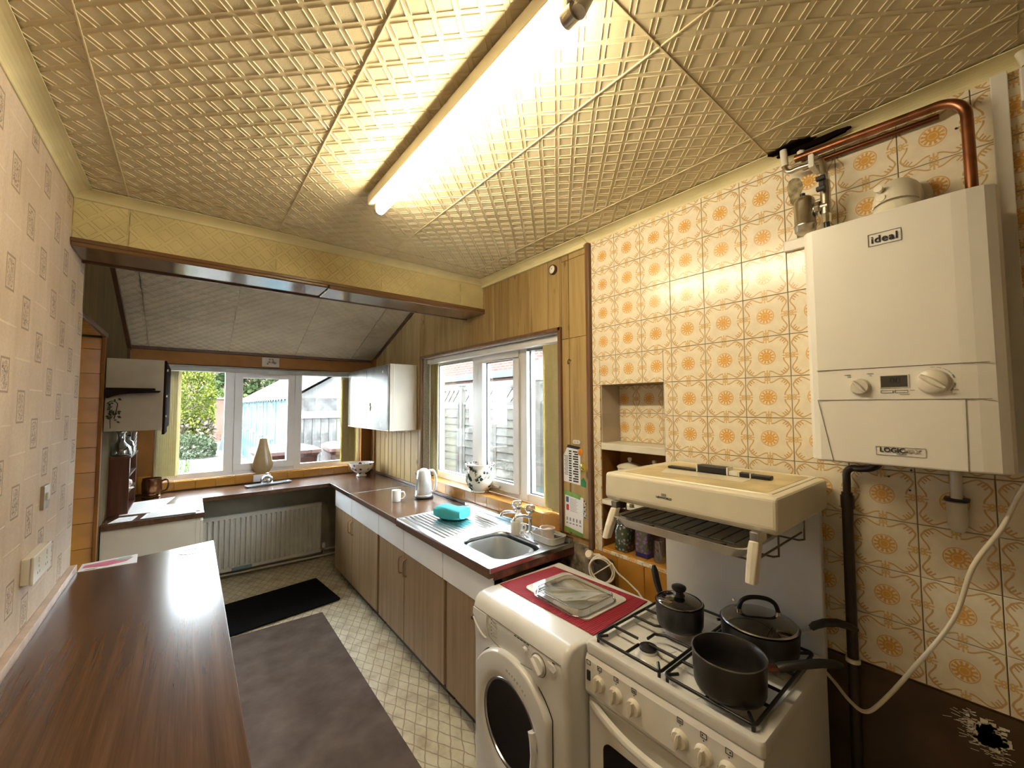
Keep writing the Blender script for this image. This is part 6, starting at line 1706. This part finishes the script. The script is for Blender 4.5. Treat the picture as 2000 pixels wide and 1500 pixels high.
tag(MB().tube([(0.10, 4.660, 0.050), (1.15, 4.645, 0.040), (1.64, 4.645, 0.040)], 0.010, 12).build('heating_pipe', M['radiator']), 'lower cream heating pipe just above the floor under the radiator', 'pipe')
tag(MB().box(0.35, 0.51, 4.598, 4.612, 0.088, 0.118).build('blue_cloth', plain('blue_cloth', (0.16, 0.24, 0.27), 0.9), None, 0.003), 'strip of blue cloth caught under the radiator', 'cloth')

# ================================================================== FLOOR COVERINGS
tag(MB().prism([(0.20, 0.55), (0.853, 0.55), (0.860, 3.46), (0.20, 3.49)], 'z', 0.0006, 0.006).build('runner_rug', M['rug'], None, 0.002), 'long brown carpet runner on the cream vinyl floor', 'rug')
tag(MB().prism([(0.215, 3.515), (0.26, 3.498), (1.02, 3.575), (1.032, 3.59), (0.972, 4.135), (0.955, 4.145), (0.21, 4.06)], 'z', 0.0065, 0.0150).build('door_mat', M['mat'], None, 0.003), 'black doormat lying in front of the radiator', 'mat')

# ================================================================== LEFT PENINSULA
t = thing('breakfast_worktop', 'long glossy brown laminate worktop along the wallpapered wall', 'worktop', (-0.14, 1.6, 0.84))
MB().prism([(-0.378, 0.45), (0.121, 0.45), (0.129, 2.838), (-0.20, 2.765), (-0.378, 2.715)], 'z', 0.842, 0.870).build('top', M['worktop'], t, 0.002)
MB().box(-0.404, -0.379, 0.45, 2.716, 0.842, 0.898).build('wall_strip', plain('pinkish_strip', (0.50, 0.38, 0.30), 0.45, 0, 0.4, 0.15, 12), t, 0.002)
MB().tube(arc((0.030, 2.690, 0.8705), 0.040, 0, 2 * PI, 30, (1.25, 0, 0), (0, 1.1, 0)), 0.0015, 4).build('cup_ring', M['paleink'], t)
t = thing('left_base_unit', 'brown base cupboards under the long left worktop', 'cabinet', (-0.16, 1.6, 0.0))
MB().box(-0.402, 0.075, 0.48, 2.70, 0.0, 0.841).build('carcass', M['door'], t)
for k in range(4): MB().box(0.0755, 0.090, 0.485 + k * 0.553, 1.034 + k * 0.553, 0.10, 0.83).build('door', M['door'], t, 0.002)
t = thing('flyer', 'pink and white printed flyer at the far end of the left worktop', 'flyer', (-0.28, 2.74, 0.8705))
MB().prism([(-0.374, 2.685), (-0.174, 2.668), (-0.182, 2.815), (-0.374, 2.800)], 'z', 0.8706, 0.8722).build('sheet', M['paper'], t)
MB().prism([(-0.365, 2.730), (-0.28, 2.700), (-0.215, 2.725), (-0.195, 2.775), (-0.27, 2.785), (-0.362, 2.765)], 'z', 0.8722, 0.8730).build('pink_print', plain('print_pink', (0.62, 0.14, 0.24), 0.4), t)
MB().prism([(-0.262, 2.760), (-0.212, 2.750), (-0.200, 2.800), (-0.245, 2.795)], 'z', 0.8730, 0.8735).build('green_print', plain('print_green', (0.30, 0.46, 0.36), 0.4), t)
MB().prism([(-0.355, 2.692), (-0.32, 2.688), (-0.31, 2.699), (-0.345, 2.702)], 'z', 0.8722, 0.8731).build('dark_print', M['greyink'], t)

# ================================================================== LEFT WALL FITTINGS
t = thing('double_socket', 'white double socket plate low on the wallpapered wall', 'socket', (-0.395, 2.12, 1.08))
MB().box(LX, LX + 0.022, 2.000, 2.205, 1.048, 1.132).build('back_box', M['white_plastic'], t, 0.003)
MB().box(LX + 0.022, LX + 0.030, 1.997, 2.208, 1.045, 1.135).build('plate', M['white_plastic'], t, 0.003)
for y in (2.055, 2.150):
    MB().box(LX + 0.030, LX + 0.033, y - 0.008, y + 0.008, 1.105, 1.122).build('rocker', M['white_plastic'], t, 0.001)
    for (dy, dz) in ((0, 1.092), (-0.011, 1.072), (0.011, 1.072)): MB().box(LX + 0.0298, LX + 0.0304, y + dy - 0.0025, y + dy + 0.0025, dz - 0.004, dz + 0.004).build('pin_slot', M['greyink'], t)
t = thing('switch_plate', 'small metal-look switch plate on the wallpaper near the alcove', 'switch', (-0.395, 2.27, 1.28))
MB().box(LX, LX + 0.010, 2.185, 2.258, 1.250, 1.335).build('plate', M['silver'], t, 0.002)
MB().box(LX + 0.010, LX + 0.015, 2.210, 2.235, 1.282, 1.308).build('rocker', M['white_plastic'], t, 0.001)
# ================================================================== OUTSIDE
GR = 0.20
OW = plain('old_white_paint', (0.18, 0.1775, 0.1725), 0.7, 0, 0.2, 0.15, 4)
paving = plain('pale_concrete', (0.1, 0.095, 0.0875), 0.9, 0, 0.1, 0.15, 2)
struct(box('garden_ground', paving, None, -14, 18, 4.95, 40, GR - 0.1, GR - 0.012))
struct(box('side_ground', paving, None, 1.95, 18, -8, 4.95, GR - 0.1, GR - 0.012))
# paving slabs by the window
slab_m = plain('paving_slab', (0.11, 0.1025, 0.0925), 0.9, 0, 0.1, 0.18, 3)
sl = MB().box(-0.42, 0.42, -0.42, 0.42, -0.012, 0.0).mesh('slab', slab_m)
ground = bpy.data.objects['garden_ground']
for i in range(3):
    for j in range(14): place(sl, 'paving_slab', (0.05 + i * 0.86 - 0.5, 7.6 + j * 0.87, GR + 0.004 * ((i + j) % 2)), ground)
# lawn
rd = random.Random(31)
mb = MB()
for k in range(5200):
    x, y = rd.uniform(-3.2, 0.05), rd.uniform(9.5, 13.4); h = rd.uniform(0.03, 0.07); a = rd.uniform(0, PI)
    dx, dy = 0.008 * math.cos(a), 0.008 * math.sin(a)
    mb.add([(x - dx, y - dy, GR - 0.012), (x + dx, y + dy, GR - 0.012), (x + rd.uniform(-.02, .02), y + rd.uniform(-.02, .02), GR + h)], [(0, 1, 2)])
mb.add([(-3.2, 9.5, GR - 0.004), (0.05, 9.5, GR - 0.004), (0.05, 13.4, GR - 0.004), (-3.2, 13.4, GR - 0.004)], [(0, 1, 2, 3)])
lawn = mb.build('lawn', plain('lawn_green', (0.045, 0.08, 0.0125), 0.9, 0, 0.1, 0.3, 4)); lawn['kind'] = 'stuff'; tag(lawn, 'patch of green lawn beyond the far window', 'lawn')

def foliage(c, rx, ry, rz, n, size, mat, t, seed, shape='egg', name='foliage'):
    rd = random.Random(seed); m_ = MB()
    for k in range(n):
        while True:
            p = Vector((rd.uniform(-1, 1), rd.uniform(-1, 1), rd.uniform(-1, 1)))
            L = p.length
            if 0.55 < L < 1.0: break
        if shape == 'cone':
            f = 1.0 - 0.45 * max(0, p.z); p.x *= f; p.y *= f
        bump_ = 1 + 0.12 * math.sin(5 * p.x + 3 * p.z) * math.cos(4 * p.y - 2 * p.z)
        q = Vector((c[0] + p.x * rx * bump_, c[1] + p.y * ry * bump_, c[2] + p.z * rz * bump_))
        d = (p + Vector((rd.gauss(0, .6), rd.gauss(0, .6), rd.gauss(0.2, .6)))).normalized()
        s_ = d.cross(Vector((rd.gauss(0, 1), rd.gauss(0, 1), rd.gauss(0, 1)))).normalized(); L = size * rd.uniform(0.6, 1.4)
        m_.add([q, q + d * L * 0.5 + s_ * L * 0.32, q + d * L, q + d * L * 0.5 - s_ * L * 0.32], [(0, 1, 2, 3)])
    o = m_.build(name, mat, t); o['kind'] = 'stuff'
    return o
def leafm(name, a, b):
    mt, nt, bb = new_mat(name, 0.7, 0, 0.2); co = coords(nt)
    nt.links.new(mixc(nt, X(noise(nt, co, 3.5, 4)).sm(0.35, 0.65), a, b), bb.inputs['Base Color'])
    bb.inputs['Subsurface Weight'].default_value = 0.0
    return mt
t = thing('golden_conifer', 'tall golden green conifer standing by the garden wall', 'tree', (0.12, 17.0, GR))
foliage((0.12, 17.0, 2.10), 0.62, 0.65, 1.80, 9000, 0.085, leafm('golden_leaf', (0.035, 0.05, 0.004), (0.11, 0.125, 0.0125)), t, 1, 'cone')
MB().cyl((0.12, 17.0, GR - 0.05), (0.14, 17.0, 1.4), 0.10, 0.06, 10).build('trunk', M['bracketwood'], t)
foliage((0.10, 16.8, 0.75), 0.62, 0.5, 0.5, 700, 0.13, leafm('dead_twig', (0.05, 0.04, 0.03), (0.13, 0.11, 0.075)), t, 2, 'egg', 'bare_skirt')
t = thing('low_shrub', 'low rounded grey green shrub in front of the conifer', 'shrub', (0.05, 14.2, GR))
foliage((0.06, 14.2, 0.45), 0.60, 0.55, 0.36, 2200, 0.075, leafm('shrub_leaf', (0.025, 0.0375, 0.015), (0.07, 0.085, 0.045)), t, 3)
MB().cyl((0.06, 14.2, GR - 0.05), (0.06, 14.2, 0.5), 0.03, n=8).build('stem', M['bracketwood'], t)
# garden end wall
brick = None
mt, nt, b = new_mat('old_brickwork', 0.9, 0, 0.1); co = coords(nt)
bt = nt.nodes.new('ShaderNodeTexBrick'); mp = nt.nodes.new('ShaderNodeMapping'); mp.inputs['Rotation'].default_value = (PI / 2, 0, 0)
nt.links.new(co, mp.inputs[0]); nt.links.new(mp.outputs[0], bt.inputs['Vector'])
bt.inputs['Scale'].default_value = 1.0; bt.inputs['Brick Width'].default_value = 0.23; bt.inputs['Row Height'].default_value = 0.078; bt.inputs['Mortar Size'].default_value = 0.008
bt.inputs['Color1'].default_value = (0.1, 0.0425, 0.0275, 1); bt.inputs['Color2'].default_value = (0.12, 0.06, 0.04, 1); bt.inputs['Mortar'].default_value = (0.14, 0.125, 0.11, 1)
nt.links.new(bt.outputs['Color'], b.inputs['Base Color']); M['brick_y'] = mt
t = thing('garden_wall', 'rendered brick wall at the end of the garden', 'wall', (1.5, 20.5, GR))
MB().box(-4.0, 5.0, 20.4, 20.6, GR - 0.05, 1.90).build('brickwork', plain('rendered_wall', (0.085, 0.055, 0.0425), 0.9, 0, 0.1, 0.3, 1.2), t)
for k in range(12): MB().box(-4.0 + k * 0.75, -3.26 + k * 0.75, 20.34, 20.66, 1.90, 1.96).build('coping_stone', plain('coping', (0.13, 0.125, 0.12), 0.9) if k == 0 else bpy.data.materials['coping'], t)
for r_ in range(4):
    for k in range(14): MB().box(0.1 + k * 0.235 - 0.115 * (r_ % 2), 0.32 + k * 0.235 - 0.115 * (r_ % 2), 20.385, 20.41, GR + r_ * 0.08, GR + r_ * 0.08 + 0.068).build('brick', plain('garden_brick', (0.12, 0.0625, 0.0425), 0.9) if 'garden_brick' not in bpy.data.materials else bpy.data.materials['garden_brick'], t)
# far house
t = thing('brick_house', 'red brick house with white window beyond the garden wall', 'house', (1.5, 30, GR))
MB().box(-6, 8, 30, 36, GR - 0.1, 5.0).build('walls', M['brick_y'], t)
MB().prism([(29.6, 4.9), (33, 6.6), (36.4, 4.9)], 'x', -6.4, 8.4).build('roof', plain('roof_slate', (0.11, 0.11, 0.12), 0.8), t)
for (x0, x1, z0_, z1_) in ((0.2, 1.15, 3.7, 4.6), (0.35, 1.5, 2.55, 2.95), (-3.0, -1.6, 3.4, 4.6), (4.0, 5.2, 3.4, 4.6)):
    wn = MB().box(x0, x1, 29.93, 30.02, z0_, z1_).build('window', OW, t)
    MB().box(x0 + 0.08, x1 - 0.08, 29.91, 29.94, z0_ + 0.08, z1_ - 0.08).build('pane', plain('far_pane', (0.125, 0.14, 0.15), 0.1) if 'far_pane' not in bpy.data.materials else bpy.data.materials['far_pane'], wn)
MB().cyl((1.75, 29.9, GR), (1.75, 29.9, 4.9), 0.09, n=10).build('drainpipe', M['black'], t)
t = thing('garden_trees', 'dark leafy tree rising behind the blue shed', 'tree', (2.4, 24, GR))
foliage((2.7, 24.0, 3.3), 1.9, 1.2, 1.5, 3600, 0.24, leafm('tree_leaf', (0.0125, 0.0225, 0.006), (0.0375, 0.0575, 0.015)), t, 5)
MB().cyl((2.7, 24, GR - 0.05), (2.7, 24, 3.0), 0.14, 0.08, 10).build('trunk', M['bracketwood'], t)
t = thing('hedge_bush', 'light green bush spilling over the garden wall', 'shrub', (1.1, 21.6, GR))
foliage((1.2, 21.5, 1.85), 0.9, 0.5, 0.45, 1200, 0.13, leafm('hedge_leaf', (0.03, 0.0475, 0.0075), (0.07, 0.09, 0.02)), t, 6)
MB().cyl((1.2, 21.5, GR - 0.05), (1.2, 21.5, 1.8), 0.05, n=8).build('stem', M['bracketwood'], t)
# shed
SXW, SYF, SYB, EZ = 1.26, 6.95, 14.8, 1.74
t = thing('garden_shed', 'long weathered blue timber shed with a corrugated roof', 'shed', (2.5, 10.9, GR))
mt, nt, b = new_mat('flaking_blue_paint', 0.85, 0, 0.15); co = coords(nt)
nt.links.new(ramp(nt, noise(nt, co, 9, 5, (1, 1, 0.35)), [(0.35, (0.035, 0.085, 0.11)), (0.52, (0.065, 0.135, 0.155)), (0.62, (0.15, 0.18, 0.18))]), b.inputs['Base Color']); bl = mt
n_b = 44; bw_ = (SYB - SYF) / n_b
bm_ = MB().box(-0.012, 0.012, -bw_ / 2 + 0.004, bw_ / 2 - 0.004, 0, EZ - GR).mesh('board', bl)
for k in range(n_b): place(bm_, 'side_board', (SXW + 0.004 * (k % 3), SYF + bw_ * (k + 0.5), GR), t)
MB().box(SXW + 0.02, SXW + 2.0, SYF + 0.03, SYB, GR - 0.05, EZ - 0.02).build('frame', plain('shed_dark', (0.05, 0.045, 0.04), 0.9), t)
grey = plain('weathered_board', (0.085, 0.0825, 0.08), 0.9, 0, 0.1, 0.3, 8)
gb = MB().box(-0.058, 0.058, -0.012, 0.012, 0, 1.42 - GR).mesh('board', grey)
for k in range(16): place(gb, 'front_board', (SXW + 0.02 + 0.122 * (k + 0.5), SYF + 0.004 * (k % 2), GR), t)
MB().box(SXW - 0.02, SXW + 2.03, SYF - 0.03, SYF + 0.02, 1.42, 1.53).build('cross_rail', OW, t)
MB().box(SXW, SXW + 2.0, SYF - 0.012, SYF + 0.012, 1.53, EZ + 0.0).build('weathered_band', grey, t)
RZ = EZ + 0.62
MB().prism([(SXW, EZ), (SXW + 2.0, EZ), (SXW + 1.0, RZ)], 'y', SYF - 0.005, SYF + 0.015).build('gable', plain('pale_gable', (0.15, 0.15, 0.1475), 0.8, 0, 0.1, 0.12), t)
def roof_side(sgn, name):
    m_ = MB(); rows_ = []
    n_ = 120
    x_e = SXW - 0.14 if sgn < 0 else SXW + 2.14; x_r = SXW + 1.0
    for i in range(n_ + 1):
        y = SYF - 0.16 + (SYB - SYF + 0.3) * i / n_
        dz = 0.022 * math.sin(i * PI / 2)
        rows_.append([(x_e, y, EZ - 0.03 + dz), (x_r, y, RZ + 0.05 + dz), (x_r, y, RZ + 0.07 + dz), (x_e, y, EZ - 0.012 + dz)])
    m_.loft(rows_, True, True, True, False)
    m_.build(name, plain('corrugated_sheet', (0.08, 0.08, 0.0825), 0.8, 0, 0.2, 0.25, 2) if 'corrugated_sheet' not in bpy.data.materials else bpy.data.materials['corrugated_sheet'], t)
roof_side(-1, 'roof_sheet'); roof_side(1, 'roof_sheet')
for k in range(5):
    yy = 7.7 + k * 1.35
    wn = MB().box(SXW - 0.030, SXW - 0.008, yy - 0.26, yy + 0.26, 1.02, 1.66).build('window_frame', OW, t)
    for s_ in (-1, 1): MB().box(SXW - 0.034, SXW - 0.028, yy + s_ * 0.13 - 0.105, yy + s_ * 0.13 + 0.105, 1.06, 1.62).build('pane', plain('shed_pane', (0.08, 0.09, 0.095), 0.2) if 'shed_pane' not in bpy.data.materials else bpy.data.materials['shed_pane'], wn)
    MB().box(SXW - 0.07, SXW - 0.008, yy - 0.30, yy + 0.30, 0.98, 1.02).build('sill_board', OW, wn)
# wheelie bins under the window
def bin_(x, y, label, rot, lidc):
    t = thing('wheelie_bin', label, 'bin', (x, y, GR), 'wheelie bins outside the far window')
    def R(px, py, z): 
        c, s_ = math.cos(rot), math.sin(rot); return (x + px * c - py * s_, y + px * s_ + py * c, z)
    body_m = plain('bin_brown', (0.04, 0.014, 0.012), 0.5) if 'bin_brown' not in bpy.data.materials else bpy.data.materials['bin_brown']
    lid_m = plain('bin_lid_' + label[:6], lidc, 0.4, 0, 0.5, 0.15)
    MB().loft([[R(a * 0.85, b * 0.85, GR + 0.05) for a, b in rrect(0.50, 0.58, 0.05, 4)], [R(a, b, 1.02) for a, b in rrect(0.54, 0.66, 0.05, 4)], [R(a, b, 1.06) for a, b in rrect(0.58, 0.72, 0.06, 4)]], True, True, True, False).build('body', body_m, t)
    MB().loft([[R(a, b, 1.062) for a, b in rrect(0.60, 0.76, 0.06, 4)], [R(a, b, 1.10) for a, b in rrect(0.60, 0.76, 0.07, 4)], [R(a, b, 1.135) for a, b in rrect(0.50, 0.60, 0.10, 4)]], True, True, True, True).build('lid', lid_m, t)
    MB().tube([R(-0.22, 0.40, 1.05), R(0.22, 0.40, 1.05)], 0.016, 8).build('handle_bar', body_m, t)
    for s_ in (-1, 1): MB().cyl(R(s_ * 0.24, 0.28, GR + 0.10), R(s_ * 0.29, 0.28, GR + 0.10), 0.10, n=16).build('wheel', M['black'], t)
bin_(0.92, 5.55, 'maroon wheelie bin with pinkish lid, left of two outside the far window', 0.15, (0.11, 0.055, 0.05))
bin_(1.66, 5.50, 'maroon wheelie bin with faded lid, right of two outside the far window', -0.1, (0.09, 0.045, 0.04))
# bucket and leaning plank
t = thing('metal_bucket', 'grey metal bucket standing on the garden path', 'bucket', (0.93, 13.6, GR))
MB().lathe([(0, 0), (0.12, 0), (0.17, 0.30), (0.178, 0.305), (0.165, 0.305), (0.115, 0.012)], (0.93, 13.6, GR + 0.004), (0, 0, 1), 22).build('pail', plain('galvanised', (0.1, 0.115, 0.125), 0.5, 0.4), t)
MB().tube(arc((0.93, 13.6, GR + 0.30), 0.168, 0, PI, 14, (0.8, 0.6, 0), (0, -0.3, 0.55)), 0.007, 6).build('bail', M['steel'], t)
tag(MB().bar((0.86, 15.6, GR + 0.02), (1.16, 15.7, 1.75), 0.22, 0.04, (0, 1, 0)).build('leaning_plank', plain('dark_plank', (0.07, 0.085, 0.09), 0.8)), 'dark plank leaning against the far end of the shed', 'plank')
# ---- side passage: lap fence with trellis, neighbour's roofs
FX = 3.55
wood_g = plain('silvered_timber', (0.075, 0.0725, 0.065), 0.9, 0, 0.1, 0.22, 5)
wood_p = plain('pale_timber', (0.095, 0.09, 0.0825), 0.9, 0, 0.1, 0.15, 5)
slat_me = MB().add([(-0.022, -0.88, 0), (-0.022, 0.88, 0), (-0.004, 0.88, 0.135), (-0.004, -0.88, 0.135), (-0.004, -0.88, 0), (-0.004, 0.88, 0), (0.006, 0.88, 0.135), (0.006, -0.88, 0.135)], [(0, 1, 2, 3), (4, 7, 6, 5), (0, 4, 5, 1), (3, 2, 6, 7), (0, 3, 7, 4), (1, 5, 6, 2)]).mesh('slat', wood_g)
names = ('nearest the camera', 'second from the camera', 'farthest from the camera')
for k in range(3):
    yc = 2.90 + k * 1.90
    t = thing('lap_fence', 'horizontal lap fence panel with lattice top, ' + names[k], 'fence', (FX, yc, GR), 'fence panels beyond the side window')
    for j in range(11): place(slat_me, 'slat', (FX, yc, GR + 0.03 + j * 0.118), t)
    MB().box(FX - 0.03, FX + 0.02, yc - 0.885, yc + 0.885, 1.625, 1.665).build('rail', wood_p, t)
    MB().box(FX - 0.02, FX + 0.02, yc - 0.885, yc + 0.885, 1.865, 1.90).build('top_rail', wood_p, t)
    for y in (-0.86, 0.0, 0.86): MB().box(FX - 0.028, FX - 0.005, yc + y - 0.02, yc + y + 0.02, GR, 1.64).build('batten', wood_g, t)
    for j in range(14):
        y0 = yc - 1.0 + j * 0.15
        for s_ in (-1, 1):
            a, b_ = y0, y0 + 0.20
            ya, yb = (a, b_) if s_ > 0 else (b_, a)
            lo, hi = yc - 0.88, yc + 0.88
            if min(ya, yb) < lo or max(ya, yb) > hi: continue
            MB().bar((FX + 0.006 * s_, ya, 1.665), (FX + 0.006 * s_, yb, 1.866), 0.010, 0.018, (1, 0, 0)).build('lattice_strip', wood_p, t)
for k in range(4):
    y = 1.95 + k * 1.90
    tt = thing('fence_post', 'timber fence post, number %s along from the camera' % ('one', 'two', 'three', 'four', 'five')[k], 'post', (FX, y, GR), 'fence posts beyond the side window')
    MB().box(FX - 0.04, FX + 0.04, y - 0.04, y + 0.04, GR - 0.05, 1.93).build('shaft', wood_p, tt, 0.004)
    MB().box(FX - 0.05, FX + 0.05, y - 0.05, y + 0.05, 1.93, 1.955).build('cap', wood_p, tt, 0.004)
# neighbour: brick upstand above dark fascia and white frame, tiled roof behind
mt, nt, b = new_mat('neighbour_brick', 0.9, 0, 0.1); co = coords(nt)
bt = nt.nodes.new('ShaderNodeTexBrick'); mp = nt.nodes.new('ShaderNodeMapping'); mp.inputs['Rotation'].default_value = (0, PI / 2, PI / 2); 
x_, y_, z_ = sep(nt, co); cb = nt.nodes.new('ShaderNodeCombineXYZ'); nt.links.new(y_.k, cb.inputs[0]); nt.links.new(z_.k, cb.inputs[1])
nt.links.new(cb.outputs[0], bt.inputs['Vector']); bt.inputs['Scale'].default_value = 1.0; bt.inputs['Brick Width'].default_value = 0.23; bt.inputs['Row Height'].default_value = 0.078; bt.inputs['Mortar Size'].default_value = 0.009
bt.inputs['Color1'].default_value = (0.11, 0.0375, 0.0275, 1); bt.inputs['Color2'].default_value = (0.095, 0.045, 0.0375, 1); bt.inputs['Mortar'].default_value = (0.13, 0.11, 0.1, 1)
nt.links.new(bt.outputs['Color'], b.inputs['Base Color'])
t = thing('neighbour_extension', 'flat-roofed brick extension behind the fence', 'building', (7.4, 11.5, GR))
MB().box(6.9, 10.5, 7.9, 17.0, GR - 0.1, 2.55).build('lower_wall', mt, t)
MB().box(7.3, 10.5, 7.9, 17.0, 2.55, 3.12).build('parapet', mt, t)
MB().box(6.72, 7.32, 7.8, 17.1, 2.38, 2.58).build('fascia', plain('dark_fascia', (0.025, 0.03, 0.035), 0.6), t)
wn = MB().box(6.86, 6.92, 8.3, 14.2, 1.5, 2.30).build('window', OW, t)
for k in range(4): MB().box(6.84, 6.87, 8.45 + k * 1.45, 9.72 + k * 1.45, 1.62, 2.16).build('pane', bpy.data.materials['far_pane'], wn)
for k in range(9): MB().cyl((8.2, 8.4 + k * 0.95, 3.12), (8.2, 8.4 + k * 0.95, 3.2 + 0.06 * (k % 3)), 0.10, n=8).build('coping_lump', plain('parapet_moss', (0.12, 0.1, 0.09), 0.9) if k == 0 else bpy.data.materials['parapet_moss'], t)
t = thing('neighbour_roof', 'grey tiled roof of the house next door', 'house', (8.0, 4.6, GR))
slate = plain('slate_grey', (0.045, 0.0475, 0.0525), 0.7, 0, 0.3, 0.2, 3)
MB().box(6.6, 12, -2, 7.55, GR - 0.1, 2.30).build('walls', mt, t)
for k in range(13):
    x0, z0_ = 6.4 + k * 0.26, 2.30 + k * 0.19
    MB().add([(x0, -2.2, z0_), (x0, 7.7, z0_), (x0 + 0.30, 7.7, z0_ + 0.215), (x0 + 0.30, -2.2, z0_ + 0.215), (x0, -2.2, z0_ - 0.03), (x0, 7.7, z0_ - 0.03), (x0 + 0.30, 7.7, z0_ + 0.18), (x0 + 0.30, -2.2, z0_ + 0.18)], [(0, 1, 2, 3), (4, 7, 6, 5), (0, 4, 5, 1), (3, 2, 6, 7), (0, 3, 7, 4), (1, 5, 6, 2)]).build('slate_course', slate, t)
MB().box(6.3, 6.42, -2.2, 7.75, 2.16, 2.32).build('gutter_board', OW, t)
